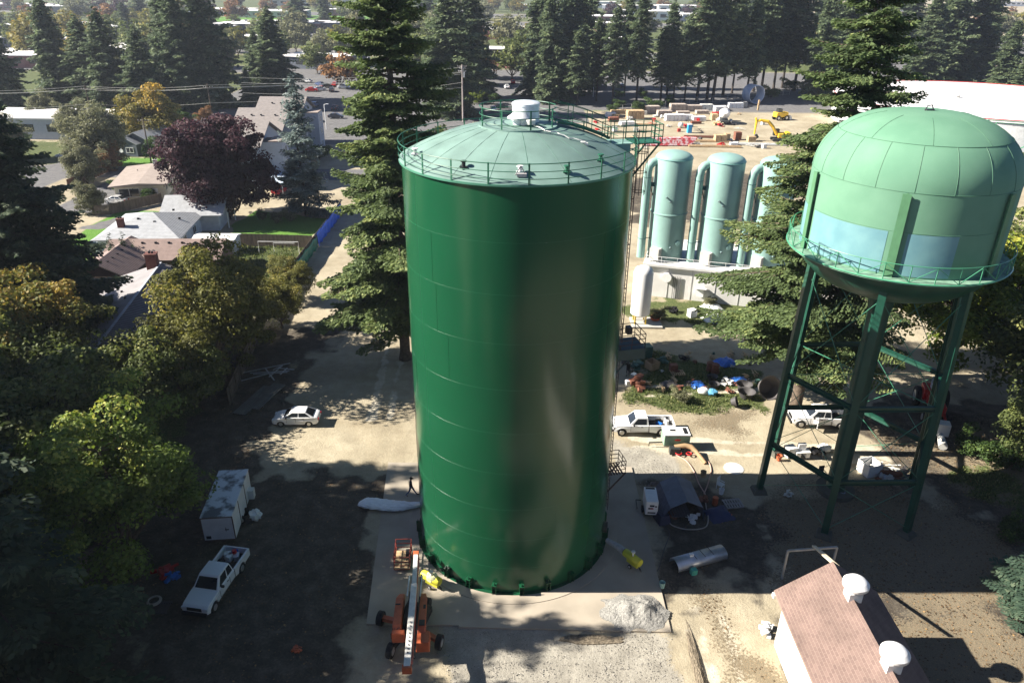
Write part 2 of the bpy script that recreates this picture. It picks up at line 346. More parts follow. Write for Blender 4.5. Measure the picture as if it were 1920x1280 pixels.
def ground_material():
    m = bpy.data.materials.new("ground_dirt_grass_asphalt"); m.use_nodes = True; nt = m.node_tree; L = nt.links.new
    p = nt.nodes["Principled BSDF"]; p.inputs["Roughness"].default_value = 0.95; p.inputs["Specular IOR Level"].default_value = 0.15
    geo = nt.nodes.new("ShaderNodeNewGeometry")
    def noise(sc, det=6, ro=0.6, st=None):
        n = nt.nodes.new("ShaderNodeTexNoise"); n.inputs["Scale"].default_value = sc; n.inputs["Detail"].default_value = det; n.inputs["Roughness"].default_value = ro
        if st:
            mp = nt.nodes.new("ShaderNodeMapping"); mp.inputs["Scale"].default_value = st; L(geo.outputs["Position"], mp.inputs[0]); L(mp.outputs[0], n.inputs[0])
        else: L(geo.outputs["Position"], n.inputs[0])
        return n.outputs[0]
    def ramp(src, pts):
        r = nt.nodes.new("ShaderNodeValToRGB"); e = r.color_ramp.elements
        e[0].position, e[0].color = pts[0][0], _lin(pts[0][1]); e[1].position, e[1].color = pts[-1][0], _lin(pts[-1][1])
        for q in pts[1:-1]:
            k = e.new(q[0]); k.color = _lin(q[1])
        L(src, r.inputs[0]); return r.outputs[0]
    def mixc(f, a, b):
        x = nt.nodes.new("ShaderNodeMix"); x.data_type = 'RGBA'; L(f, x.inputs[0]); L(a, x.inputs[6]); L(b, x.inputs[7]); return x.outputs[2]
    def math_(op, a, b=None, clamp=False):
        x = nt.nodes.new("ShaderNodeMath"); x.operation = op; x.use_clamp = clamp
        for i, q in enumerate((a, b)):
            if q is None: continue
            if isinstance(q, (int, float)): x.inputs[i].default_value = q
            else: L(q, x.inputs[i])
        return x.outputs[0]
    def weight(nm, nsrc, k=1.6):      # zone weight broken up by noise
        a = nt.nodes.new("ShaderNodeAttribute"); a.attribute_name = nm
        s = math_('SUBTRACT', a.outputs["Fac"], 0.5); n = math_('SUBTRACT', nsrc, 0.5)
        n2 = math_('MULTIPLY', n, k); t = math_('ADD', s, n2); t2 = math_('MULTIPLY', t, 4.0); g = math_('ADD', t2, 0.5, True)
        gate = math_('MULTIPLY', a.outputs["Fac"], 6.0, True); return math_('MULTIPLY', g, gate)
    big = noise(0.12, 7); mid = noise(0.8, 8, 0.65); fine = noise(6.0, 6, 0.7); finest = noise(25.0, 4, 0.7)
    mixn = math_('ADD', math_('MULTIPLY', mid, 0.6), math_('MULTIPLY', fine, 0.4))
    dirt = ramp(mixn, [(0.30, (0.19,0.16,0.11)), (0.5, (0.34,0.295,0.205)), (0.68, (0.46,0.41,0.30))])
    dirt2 = ramp(big, [(0.35, (0.22,0.18,0.12)), (0.62, (0.47,0.415,0.305))])
    x = nt.nodes.new("ShaderNodeMix"); x.data_type = 'RGBA'; x.inputs[0].default_value = 0.45; L(dirt, x.inputs[6]); L(dirt2, x.inputs[7]); c = x.outputs[2]
    gravelc = ramp(math_("ADD", math_("MULTIPLY", finest, .6), math_("MULTIPLY", mid, .4)), [(0.30, (0.17,0.155,0.13)), (0.5, (0.30,0.28,0.235)), (0.68, (0.47,0.44,0.37))])
    soil_shade_c = ramp(mixn, [(0.32, (0.035,0.030,0.025)), (0.5, (0.085,0.072,0.056)), (0.68, (0.17,0.15,0.115))])
    litc = ramp(finest, [(0.42, (0.14,0.12,0.085)), (0.56, (0.22,0.19,0.13)), (0.62, (0.30,0.17,0.09)), (0.70, (0.40,0.30,0.16))])
    grc = ramp(fine, [(0.32, (0.03,0.045,0.018)), (0.5, (0.075,0.10,0.032)), (0.66, (0.19,0.18,0.09))])
    lwc = ramp(fine, [(0.32, (0.05,0.11,0.02)), (0.5, (0.10,0.22,0.035)), (0.7, (0.17,0.30,0.06))])
    asc = ramp(mixn, [(0.35, (0.10,0.10,0.105)), (0.65, (0.19,0.185,0.18))])
    c = mixc(weight("z_track", mid, 1.2), c, ramp(mixn, [(0.3,(0.36,0.32,0.24)),(0.6,(0.54,0.49,0.385))]))
    c = mixc(weight("z_gravel", fine, 1.2), c, gravelc)
    c = mixc(weight("z_soil_shade", mid, 1.0), c, soil_shade_c)
    c = mixc(weight("z_litter", fine, 2.4), c, litc)
    c = mixc(weight("z_grass", mixn, 3.2), c, grc)
    c = mixc(weight("z_lawn", fine, 0.8), c, lwc)
    c = mixc(weight("z_asph", mid, 0.5), c, asc)
    L(c, p.inputs["Base Color"])
    b = nt.nodes.new("ShaderNodeBump"); b.inputs["Strength"].default_value = 0.55; b.inputs["Distance"].default_value = 0.12
    hh = math_('ADD', math_('MULTIPLY', fine, 0.8), math_('MULTIPLY', mid, 1.2)); L(hh, b.inputs["Height"]); L(b.outputs[0], p.inputs["Normal"])
    return m
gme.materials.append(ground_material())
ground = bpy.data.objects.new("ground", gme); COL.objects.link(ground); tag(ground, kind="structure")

# ---------------------------------------------------------------- trees
def card_mesh(name, P, D, N, Ln, W, rnd, m, shape='leaf'):
    """many leaf-sized faces: centre P, long axis D, normal N, length, width"""
    D = D/np.linalg.norm(D, axis=1, keepdims=True); S = np.cross(D, N); S /= (np.linalg.norm(S, axis=1, keepdims=True)+1e-9)
    Ln = Ln[:,None]; W = W[:,None]
    if shape == 'needle':
        q = [P-D*Ln*.5-S*W*.5, P+D*Ln*.15-S*W*.62, P+D*Ln*.5, P+D*Ln*.1+S*W*.5]
    else:
        q = [P-D*Ln*.5, P-S*W*.5+D*Ln*.05, P+D*Ln*.5, P+S*W*.5-D*Ln*.05]
    v = np.stack(q, 1).reshape(-1, 3); f = np.arange(len(v)).reshape(-1, 4)
    me = fast_mesh(name, v, f); at = me.attributes.new("rnd", 'FLOAT', 'POINT')
    at.data.foreach_set("value", np.repeat(rnd, 4).astype(np.float32)); me.materials.append(m); return me
def unit(a): return a/(np.linalg.norm(a, axis=-1, keepdims=True)+1e-9)

def conifer(name, label, H, R, crown0, seed, dens=1.0, card=0.5, mats=None, droop=0.35, power=0.85, gap=0.15, cat='tree', trunk_r=None, top_flat=0.0, whorl=0.75, wid=0.42):
    rs = np.random.RandomState(seed); Ps=[]; Ds=[]; Ns=[]; Ls=[]; Rn=[]; br = MB()
    z = H*crown0; lobes = rs.rand(12)*2*np.pi
    while z < H-0.3:
        t = (z-H*crown0)/(H*(1-crown0)); prof = (1-t)**power*(min(1, (t+0.10)/0.18))
        rad = R*max(0.05, prof)
        nb = max(3, int((2.6+2.6*rs.rand())*min(1.0, 0.5+rad/4)*dens**0.5))
        a0 = rs.rand()*6.28
        for b in range(nb):
            if rs.rand() < gap and t < 0.9: continue
            az = a0+6.283*b/nb+rs.randn()*0.2
            lob = 1+0.22*math.sin(3*az+lobes[int(z/2.2) % 12])+0.16*math.sin(2*az+lobes[int(z/5) % 12]*2)
            L = rad*(0.50+0.62*rs.rand())*lob; zz = z+rs.randn()*0.75; dro = droop*(1+0.45*rs.randn()*0.8)
            dirn = np.array([math.cos(az), math.sin(az)]); side = np.array([-math.sin(az), math.cos(az)])
            up = 0.25*(t-0.3); n_t = max(2, int(L/(0.42*max(card,.42)/0.5)))
            s = np.linspace(0.12 if t > .6 else 0.28, 1, n_t)
            cz = zz + L*(up*s - dro*s**1.5*(1-t*0.6) + 0.12*s**3)
            if L > 2.2 and card < 0.9:
                pts = [(dirn[0]*L*q, dirn[1]*L*q, zz+L*(up*q-dro*q**1.5*(1-t*.6)+.12*q**3)) for q in (0,.35,.7,.92)]
                br.tube(pts, [0.02+0.012*L, 0.015+0.008*L, 0.015+.004*L, 0.012], 4, caps=False)
            brr = rs.rand()
            for k in range(n_t):
                tl = (L*0.30)*(1-s[k])**0.6*(0.7+0.6*rs.rand())+0.25*max(card,.42)/0.5
                nn = max(1, int(tl/(card*0.45)*dens))
                for sg in (-1, 1):
                    u = (np.arange(nn)+rs.rand(nn))/nn
                    o = tl*u*sg
                    px = dirn[0]*(L*s[k]+tl*u*0.45)+side[0]*o; py = dirn[1]*(L*s[k]+tl*u*0.45)+side[1]*o
                    pz = cz[k]-0.30*tl*u+rs.randn(nn)*0.10*card/0.5
                    Ps.append(np.stack([px,py,pz],1))
                    d = np.stack([dirn[0]*0.8+side[0]*sg*0.75+rs.randn(nn)*.3, dirn[1]*0.8+side[1]*sg*0.75+rs.randn(nn)*.3, -0.30+rs.randn(nn)*.28],1)
                    Ds.append(d); n_ = np.stack([rs.randn(nn)*.5, rs.randn(nn)*.5, np.ones(nn)],1); Ns.append(n_)
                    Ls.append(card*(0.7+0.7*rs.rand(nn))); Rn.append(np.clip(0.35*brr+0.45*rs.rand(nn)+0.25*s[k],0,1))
        z += whorl*0.62*(0.7+0.6*rs.rand())*(1 if t < .8 else .7)
    P=np.concatenate(Ps);D=np.concatenate(Ds);N=np.concatenate(Ns);Ln=np.concatenate(Ls);Rd=np.concatenate(Rn)
    root = thing(name, label, cat)
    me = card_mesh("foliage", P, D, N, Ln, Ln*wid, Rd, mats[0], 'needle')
    o = bpy.data.objects.new("crown", me); COL.objects.link(o); o.parent = root
    r0 = trunk_r or H*0.011
    zs = [0,H*.02,H*.3,H*.6,H*.9,H*.995]
    pts = [(rs.randn()*0.06*i, rs.randn()*0.06*i, z) for i, z in enumerate(zs)]
    tr = MB(); tr.tube(pts, [r0*1.5,r0*1.1,r0*.85,r0*.55,r0*.2,0.02], 9); tr.v += []; 
    off = len(tr.v); tr.v += br.v; tr.f += [tuple(i+off for i in f) for f in br.f]; tr.mi += br.mi; tr.sm += br.sm
    tr.build("trunk", mats[1], root, smooth=True); KID[root.name] = kids(root)
    return root

def broadleaf(name, label, H, R, seed, clumps=90, per=220, leaf=0.28, mats=None, crown0=0.25, clump_r=1.15, flat=1.0, cat='tree', trunk_r=None, sparse=0.0, weep=0.0, top=1.0):
    rs = np.random.RandomState(seed); cz = H*(1+crown0)/2; hz = H*(1-crown0)/2
    C = []; tries = 0
    while len(C) < clumps and tries < 20000:
        tries += 1
        d = unit(rs.randn(3)); rr = rs.rand()**0.33
        rr = max(rr, 0.35)
        wob = 1+0.20*math.sin(d[0]*4+seed)+0.16*math.sin(d[1]*5+d[2]*3+seed*2)
        p = d*rr*wob; 
        if p[2] < -0.55 and rs.rand() < 0.7: continue
        w = 1 if p[2] > 0 else 1-0.25*p[2]**2
        q = np.array([p[0]*R*w, p[1]*R*w, cz+p[2]*hz*flat])
        q *= 1.0
        C.append((q, rr, d))
    Ps=[];Ds=[];Ns=[];Rn=[];Ls=[]
    tr = MB(); r0 = trunk_r or H*0.022; fork = H*crown0*0.9+0.3
    tr.tube([(0,0,-0.1),(0.05,0,fork*.5),(0.0,0.05,fork)], [r0*1.35,r0,r0*.85], 8)
    mains = [unit(np.array([math.cos(a), math.sin(a), 0.8+rs.rand()*0.6])) for a in np.linspace(0,6.28,6)[:-1]+rs.rand()]
    ends = []
    for mdir in mains:
        L = R*0.62; p0 = np.array([0,0,fork]); p1 = p0+mdir*L*0.5+rs.randn(3)*.2; p2 = p0+mdir*L+np.array([0,0,L*0.35])
        tr.tube([p0,p1,p2], [r0*.6,r0*.42,r0*.26], 6); ends += [p1, p2]
    top_ = np.array([0,0,H*0.75]); tr.tube([(0,0,fork),tuple(top_)], [r0*.7,r0*.25], 6); ends += [top_, top_*0.8+np.array([0,0,fork*.2])]
    for i, (q, rr, d) in enumerate(C):
        e = min(ends, key=lambda e: np.linalg.norm(e-q)); mid = (e+q)/2+np.array([0,0,0.3])
        if i % 2 == 0 or sparse: tr.tube([e, mid, q], [r0*.16+.015,r0*.1+.012,0.015], 4, caps=False)
        n = int(per*(0.6+0.8*rs.rand())); cr = clump_r*(0.65+0.7*rs.rand())
        dd = unit(rs.randn(n,3)); dd[:,2] = np.where(rs.rand(n) < 0.6, np.abs(dd[:,2]), dd[:,2])
        rad = cr*(0.35+0.65*rs.rand(n)**0.5)[:,None]
        P = q+dd*rad*np.array([1.15,1.15,0.75]); P[:,2] -= weep*rs.rand(n)*2.0
        Ps.append(P); nr = unit(dd+rs.randn(n,3)*0.7+np.array([0,0,0.5])); Ns.append(nr)
        t_ = rs.randn(n,3); t_[:,2] -= weep*3; Ds.append(np.cross(nr, t_) if weep == 0 else t_)
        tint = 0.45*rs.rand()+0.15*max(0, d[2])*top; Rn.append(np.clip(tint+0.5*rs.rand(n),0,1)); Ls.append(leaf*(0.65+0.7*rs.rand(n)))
    P=np.concatenate(Ps);D=np.concatenate(Ds);N=np.concatenate(Ns);Ln=np.concatenate(Ls);Rd=np.concatenate(Rn)
    root = thing(name, label, cat)
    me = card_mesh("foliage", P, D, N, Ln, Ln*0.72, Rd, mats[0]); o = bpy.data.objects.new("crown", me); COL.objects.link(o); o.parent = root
    tr.build("trunk", mats[1], root, smooth=True); KID[root.name] = kids(root)
    return root

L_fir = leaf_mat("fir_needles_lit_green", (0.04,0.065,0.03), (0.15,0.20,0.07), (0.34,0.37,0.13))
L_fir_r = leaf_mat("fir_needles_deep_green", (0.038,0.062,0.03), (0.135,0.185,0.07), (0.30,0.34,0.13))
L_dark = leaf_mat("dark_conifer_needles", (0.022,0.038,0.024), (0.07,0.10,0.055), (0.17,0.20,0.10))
L_mid = leaf_mat("cedar_sprays", (0.04,0.062,0.038), (0.125,0.165,0.085), (0.27,0.31,0.16))
L_olive = leaf_mat("olive_yellowing_leaves", (0.06,0.065,0.02), (0.19,0.19,0.05), (0.38,0.31,0.08))
L_orange = leaf_mat("orange_green_leaves", (0.05,0.06,0.018), (0.16,0.17,0.045), (0.34,0.24,0.07))
L_bright = leaf_mat("bright_green_leaves", (0.05,0.08,0.022), (0.18,0.245,0.052), (0.44,0.43,0.10))
L_deep = leaf_mat("deep_green_leaves", (0.042,0.06,0.022), (0.135,0.165,0.05), (0.31,0.31,0.10))
L_gold = leaf_mat("golden_leaves", (0.08,0.085,0.022), (0.23,0.20,0.055), (0.50,0.33,0.08))
L_purple = leaf_mat("purple_leaves", (0.022,0.010,0.014), (0.060,0.026,0.034), (0.15,0.08,0.085))
L_spruce = leaf_mat("blue_grey_needles", (0.05,0.075,0.07), (0.18,0.23,0.21), (0.38,0.42,0.40))
L_grey = leaf_mat("grey_green_leaves", (0.08,0.085,0.05), (0.20,0.205,0.11), (0.36,0.34,0.20))
L_rust = leaf_mat("rusty_leaves", (0.10,0.06,0.03), (0.26,0.14,0.06), (0.42,0.24,0.10))
L_maple = leaf_mat("yellow_green_maple_leaves", (0.05,0.08,0.012), (0.20,0.26,0.04), (0.48,0.46,0.08))
L_spruce_g = leaf_mat("blue_green_needles", (0.03,0.055,0.04), (0.085,0.135,0.09), (0.20,0.25,0.16))
L_bush = leaf_mat("hedge_leaves", (0.02,0.04,0.012), (0.07,0.12,0.03), (0.16,0.22,0.06))
# ---------------------------------------------------------------- the new green storage tank
TC = (0.2, 44.9); TR = 6.87; TH = 27.8
def pol(r, deg, z=0.0): a = math.radians(deg); return (r*math.cos(a), r*math.sin(a), z)
tank = thing("storage_tank", "tall dark green cylindrical steel tank with shallow railed dome roof, centre of the yard", "storage tank", (TC[0], TC[1], 0.02))
b = MB(); b.smooth = True
courses = [0.25,2.22,4.58,7.05,9.82,12.76,15.79,18.78,21.79,24.79,TH]
b.lathe([(TR,0.16)]+[(TR,z) for z in courses[1:]], n=144); b.build("shell", M_green_dark, tank)
M_weld = mat("weld_seam_glint_paint", (0.022,0.16,0.08), rough=0.35, col2=(0.3,0.42,0.36), scale=2.2, thr=(0.64,0.70), stretch=(1,1,6), detail=9)  # seam paint; pale flecks in the colour stand for sun glints
b = MB(); b.smooth = True
for z in courses[1:-1]: b.ring((0,0,z), TR-0.002, 0.005, n=144, tn=4)
b.build("weld_seam", M_weld, tank)
rg = random.Random(4)
for i in range(len(courses)-1):
    k0 = rg.random()*60
    for k in range(4):
        b = MB(); a = math.radians(k0+k*90); b.box((TR*math.cos(a), TR*math.sin(a), (courses[i]+courses[i+1])/2), (0.018,0.02,courses[i+1]-courses[i]-0.04), rz=a); b.build("vertical_seam", M_green_dark, tank)
b = MB(); b.smooth = True
prof = []
for i in range(15):
    t = i/14; r = 7.02*(1-t); prof.append((max(r, 0.01), TH+0.16+2.0*(1-(r/7.02)**2)))
b.lathe(prof, n=120); dome = b.build("dome_roof", M_dome, tank)
b = MB()
for k in range(20):
    a = 2*math.pi*(k+.3)/20
    pts = [((r)*math.cos(a), r*math.sin(a), TH+0.165+2.0*(1-(r/7.02)**2)) for r in (2.1,3,4,5,6,6.95)]
    b.tube(pts, 0.014, 4, caps=False)
b.build("roof_seam", mat("roof_seam_paint", (0.04,0.12,0.085), rough=0.6), dome)
b = MB()
b.lathe([(6.86,TH+0.04),(7.04,TH+0.04),(7.04,TH+0.14),(6.98,TH+0.18),(6.9,TH+0.18)], n=120)
b.build("rim_angle", mat("rim_paint", (0.06,0.19,0.125), rough=0.4), tank)
def rail_ring(name, r, zb, h, nposts, rails, a0, a1, m=M_rail, pr=0.03, rr=0.021, parent=None, skip=0, post=0.06):
    b = MB(); n = int(96*abs(a1-a0)/360)+4
    for k, z in enumerate(rails): b.ring((0,0,zb+z), r, rr if k < len(rails)-1 else rr*1.25, n=n, tn=6, a0=math.radians(a0), a1=math.radians(a1))
    o = b.build("rail", m, parent)
    for i in range(nposts):
        a = a0+(a1-a0)*(i+0.5)/nposts; p = pol(r, a); q = MB()
        q.box((p[0], p[1], zb+h/2), (0.015, post*1.5, h+0.04), rz=math.radians(a)); q.box((p[0]-0.03*math.cos(math.radians(a)), p[1]-0.03*math.sin(math.radians(a)), zb+h/2), (0.06,0.015,h+0.04), rz=math.radians(a))
        q.build("rail_post", m, parent)
    return o
rail_ring("outer_rail", 7.03, TH+0.15, 1.1, 20, (0.3,0.68,1.08), 26, 369, parent=tank)
rail_ring("crown_rail", 2.25, TH+1.96, 1.1, 8, (0.3,0.68,1.08), 12, 352, parent=tank)
b = MB(); b.smooth = False
b.lathe([(2.32,TH+1.75),(2.32,TH+2.02),(2.1,TH+2.02)], n=64); b.lathe([(2.2,TH+2.0),(0.01,TH+2.17)], n=64)
b.build("crown_plate", M_dome, tank)
b = MB(); b.smooth = True; b.lathe([(0.80,0),(0.80,0.92),(0.83,0.93),(0.83,1.05),(0.72,1.12),(0.01,1.16)], c=(0.45,0.4,TH+2.1), n=36)
vent = b.build("roof_vent", mat("vent_white_wrap", (0.62,0.66,0.66), rough=0.35, var=0.15, scale=3), tank)
b = MB(); b.smooth = True; b.lathe([(0.28,0),(0.28,0.32),(0.62,0.34),(0.62,0.42),(0.35,0.62),(0.01,0.68)], c=(0.0,-0.75,TH+2.1), n=24)
b.build("mushroom_vent", M_white, tank)
b = MB(); b.smooth = True; b.tube([(0.35,-1.0,TH+2.12),(0.35,-1.0,TH+2.5)],0.2,14); b.tube([(0.7,-1.1,TH+2.2),(0.7,-1.1,TH+2.45)],0.3,14)
b.build("nozzle", M_offwhite, tank)
b = MB()   # tangled rigging on the roof
rg = random.Random(7)
pts = [Vector((0.9,-1.4,TH+2.15))]
for i in range(46):
    a = rg.uniform(-0.9,0.7); l = 0.28; n = pts[-1]+Vector((math.cos(a)*l*rg.choice((1,1,1,-0.7)), math.sin(a)*l*0.8-0.04, 0)); n.x = min(n.x, 3.9); n.y = max(min(n.y,-1.3),-2.6)
    rr_ = math.hypot(n.x, n.y); n.z = TH+0.22+2.0*(1-(rr_/7.02)**2)+rg.random()*0.12; pts.append(n)
b.tube(pts, 0.035, 5); b.build("rope", M_offwhite, tank)
# roof fittings
for (r, a, lab) in ((6.2,-89,'white'),(6.1,-118,'black'),(6.3,-66,'green'),(5.9,-40,'green'),(6.2,-160,'grey')):
    b = MB(); z = TH+0.17+2.0*(1-(r/7.02)**2); p = pol(r, a, z)
    b.cyl(p, (p[0],p[1],z+0.3), 0.1, n=12); b.cyl((p[0],p[1],z+0.3), (p[0],p[1],z+0.36), 0.17, n=12); b.box((p[0],p[1],z+0.03), (0.4,0.4,0.05))
    b.build("roof_fitting", {'white':M_white,'black':M_black,'green':M_rail,'grey':M_offwhite}[lab], tank)
b = MB()
for s in (-1,1): b.beam((s*0.28+0.15,-6.35,TH+0.5), (0.15,-6.35,TH+1.0), 0.05)
b.beam((-0.13,-6.35,TH+.5),(0.43,-6.35,TH+.5),0.05); b.box((0.2,-6.4,TH+0.55),(0.5,0.35,0.16))
b.build("rigging_stand", mat("stand_mixed", (0.35,0.33,0.32)), tank)
# catwalk from the crown to the ladder landing, with stair-like curved rail
AZ = 14.0; ca, sa = math.cos(math.radians(AZ)), math.sin(math.radians(AZ))
def rad(r, off, z): return (r*ca-off*sa, r*sa+off*ca, z)
def rz_(r): return TH+0.35+2.0*(1-(min(r,7.0)/7.02)**2)
b = MB()
rs_ = [2.3,3.2,4.1,5.0,5.6]
for i in range(len(rs_)-1):
    for off in (-0.45,0.45): b.beam(rad(rs_[i],off,rz_(rs_[i])), rad(rs_[i+1],off,rz_(rs_[i+1])), 0.05, 0.16)
    for k in range(4):
        r = rs_[i]+(rs_[i+1]-rs_[i])*(k+.5)/4; b.beam(rad(r,-0.45,rz_(r)), rad(r,0.45,rz_(r)), 0.2, 0.03)
b.build("roof_walkway", M_rail, tank)
for side in (-1,1):
    b = MB()
    for h in (0.35,0.7,1.08): b.tube([rad(r, side*0.47, rz_(r)+h) for r in rs_], 0.022, 6)
    b.build("walkway_rail", M_rail, tank)
    for r in (3.2,4.4,5.6):
        q = MB(); q.beam(rad(r, side*0.47, rz_(r)), rad(r, side*0.47, rz_(r)+1.1), 0.06, 0.04); q.build("rail_post", M_rail, tank)
# landing box at the edge, ladder landing platform outside the shell
b = MB(); 
vs = rad(6.25,0,TH+0.75)
b.box(vs, (1.5,1.5,0.06), rz=math.radians(AZ)); b.box(rad(6.25,0,TH+0.36), (1.3,1.3,0.7), rz=math.radians(AZ))
b.build("landing_box", mat("landing_deck_paint", (0.22,0.38,0.33), rough=0.6), tank)
def guard(r0, r1, w, zb, h=1.1, rails=(0.35,0.72,1.08), sides=(1,1,1,1), m=M_rail, vert=0, parent=tank, name="guard_rail"):
    b = MB(); P = [rad(r0,-w,zb), rad(r1,-w,zb), rad(r1,w,zb), rad(r0,w,zb)]
    for i in range(4):
        if not sides[i]: continue
        a = Vector(P[i]); c = Vector(P[(i+1)%4])
        for k in rails: b.beam(a+Vector((0,0,k)), c+Vector((0,0,k)), 0.04)
        n = max(1, vert or int((c-a).length/0.9)+1)
        for k in range(n+1):
            q = a.lerp(c, k/n); b.beam(q, q+Vector((0,0,h)), 0.045)
    return b.build(name, m, parent)
guard(5.55,7.1,0.78,TH+0.78, sides=(1,0,0,0)); guard(5.55,7.1,0.78,TH+0.78, sides=(0,0,1,0))
b = MB(); b.box(rad(8.0,0.1,TH+0.74), (1.7,1.7,0.07), rz=math.radians(AZ))
for off in (-0.7,0.8):
    b.beam(rad(8.75,off,TH+0.7), rad(6.9,off,TH-1.5), 0.09)
b.build("ladder_platform", M_rail, tank)
guard(7.15,8.85,0.85,TH+0.78, sides=(1,1,1,0), vert=3)
# caged ladder down the right side
LA = 9.0; la, lb = math.cos(math.radians(LA)), math.sin(math.radians(LA))
def lad(r, off, z): return (r*la-off*lb, r*lb+off*la, z)
def ladder(r, z0, z1, name="ladder"):
    b = MB()
    for off in (-0.22,0.22): b.beam(lad(r,off,z0), lad(r,off,z1), 0.06, 0.05)
    z = z0+0.15
    while z < z1: b.tube([lad(r,-0.22,z), lad(r,0.22,z)], 0.017, 5); z += 0.31
    z = z0+1
    while z < z1:
        for off in (-0.22,0.22): b.beam(lad(TR,off,z), lad(r,off,z), 0.05)
        z += 3
    return b.build(name, mat("ladder_steel", (0.045,0.03,0.028), rough=0.5), tank)
ladder(7.35, 15.2, TH+1.6); ladder(7.3, 4.2, 15.0); ladder(7.3, 1.0, 4.0)
b = MB()
for z in (TH+0.2,TH-1.0,TH-2.2):
    pts = [lad(7.35+0.75*math.sin(t), -0.38*math.cos(t), z) for t in [math.pi*k/12 for k in range(13)]]; b.tube(pts, 0.022, 4)
for t in (0.3,0.9,1.57,2.2,2.8):
    b.beam(lad(7.35+0.75*math.sin(t), -0.38*math.cos(t), TH-2.4), lad(7.35+0.75*math.sin(t), -0.38*math.cos(t), TH+0.8), 0.035)
b.build("ladder_cage", M_dark_steel, tank)
M_brown = mat("rusty_brown_rail", (0.06,0.03,0.028), rough=0.6)
for z, w in ((14.6,0.95),(4.1,0.75)):
    b = MB(); b.box(rad(8.0,0,z), (2.1,2*w,0.10), rz=math.radians(AZ)) if z > 10 else [b.beam(rad(7.0+k*.22,-w,z), rad(7.0+k*.22,w,z), 0.12, 0.05) for k in range(7)]
    if z > 10:
        b.box(rad(9.05,0,z-0.35), (0.05,2*w,0.8), rz=math.radians(AZ)); b.box(rad(8.0,-w,z-0.35), (2.1,0.05,0.8), rz=math.radians(AZ))
    b.beam(rad(8.6,-w+.1,z), rad(6.9,-w+.1,z-1.9), 0.08); b.beam(rad(8.6,w-.1,z), rad(6.9,w-.1,z-1.9), 0.08)
    b.build("landing", mat("landing_navy_green", (0.012,0.05,0.055), rough=0.5) if z > 10 else M_brown, tank)
    guard(7.05, 9.0 if z > 10 else 8.5, w, z+0.05, sides=(1,1,1,0), m=M_brown, vert=2)
b = MB(); p = rad(8.2,0.2,15.6); b.box(p, (0.35,0.5,0.5), rz=math.radians(AZ)); b.build("control_box", M_black, tank)
# base ring and anchor chairs
b = MB(); b.smooth = False; b.lathe([(6.6,0.14),(7.12,0.14),(7.12,0.1),(7.05,0.0)], n=96); b.build("base_ring", M_green_dark, tank)
for k in range(24):
    a = 360*(k+0.35)/24; q = MB(); ar = math.radians(a)
    for s in (-1,1):
        c = pol(TR+0.16, a); q.box((c[0]-s*0.13*math.sin(ar), c[1]+s*0.13*math.cos(ar), 0.5), (0.34,0.025,0.72), rz=ar)
    c = pol(TR+0.17, a); q.box((c[0],c[1],0.87), (0.36,0.34,0.035), rz=ar)
    c = pol(TR+0.22, a); q.cyl((c[0],c[1],0.86), (c[0],c[1],1.12), 0.035, n=8); q.cyl((c[0],c[1],0.90), (c[0],c[1],0.97), 0.07, n=6)
    q.build("anchor_chair", M_green_dark, tank)
b = MB(); b.smooth = True   # round manway low on the right side
p0 = pol(TR-0.02,-12,1.3); p1 = pol(TR+0.25,-12,1.3); b.cyl(p0,p1,0.4,n=24); b.build("manway", M_dark_steel, tank)
# concrete pad
b = MB(); b.prism([(-10.5,53.0),(-9.15,35.2),(-3.2,35.2),(-3.2,35.05),(10.4,34.85),(10.35,52.8)][::-1], -0.1, 0.10)
pad = b.build("concrete_pad", M_concrete); tag(pad, kind="structure")
b = MB(); b.lathe([(7.9,0.05),(7.9,0.14),(0.1,0.14)], n=80); b.M = Matrix.Translation((0,0,0)); 
tr_ = b.build("tank_foundation", M_concrete); tr_.location = (TC[0],TC[1],0); tag(tr_, kind="structure")

# ---------------------------------------------------------------- the older water tower
WC = Vector((26.62, 49.9, 0))
tower = thing("water_tower", "mint green elevated water tower with blue painted panels and six legs", "water tower", WC)
b = MB(); b.smooth = True
prof = [(0.6,17.6)]
for i in range(1,11): t = i/10*math.pi/2; prof.append((6.3*math.sin(t)+0.0, 20.8-3.2*math.cos(t)))
b.lathe(prof, n=96); b.build("bowl", M_tower, tower)
prof = [(6.32,20.8),(6.32,26.2)]
for i in range(1,19): t = i/18*math.pi/2; prof.append((max(0.01,6.32*math.cos(t)**0.72), 26.2+3.95*math.sin(t)))
b = MB(); b.smooth = True; b.lathe(prof, n=96); ttank = b.build("tank_body", M_tower_tank, tower)
b = MB(); b.smooth = True
for a0, a1, z1 in ((164,178,23.7),(186,237,23.7),(247,274,23.7)): b.lathe([(6.335,21.0),(6.335,z1)], n=16, a0=math.radians(a0), a1=math.radians(a1))
b.build("blue_panel", M_blue_panel, ttank)
b = MB(); M_seam = mat("tower_seam", (0.07,0.17,0.10), rough=0.6)
b.ring((0,0,26.2), 6.325, 0.018, n=96, tn=4); b.ring((0,0,23.75), 6.325, 0.014, n=96, tn=4); 
def dome_pt(t, a): return (max(0.01,6.33*math.cos(t)**0.72)*math.cos(a), max(0.01,6.33*math.cos(t)**0.72)*math.sin(a), 26.2+3.96*math.sin(t))
b.tube([dome_pt(0.72, 2*math.pi*k/80) for k in range(80)], 0.02, 4, closed=True)
for k in range(18):
    a = 2*math.pi*(k+.25)/18; b.tube([dome_pt(t, a) for t in np.linspace(0,0.72,9)], 0.014, 4, caps=False)
for k in range(9):
    a = 2*math.pi*(k+.25)/9; b.tube([dome_pt(t, a) for t in np.linspace(0.72,1.3,7)], 0.012, 4, caps=False)
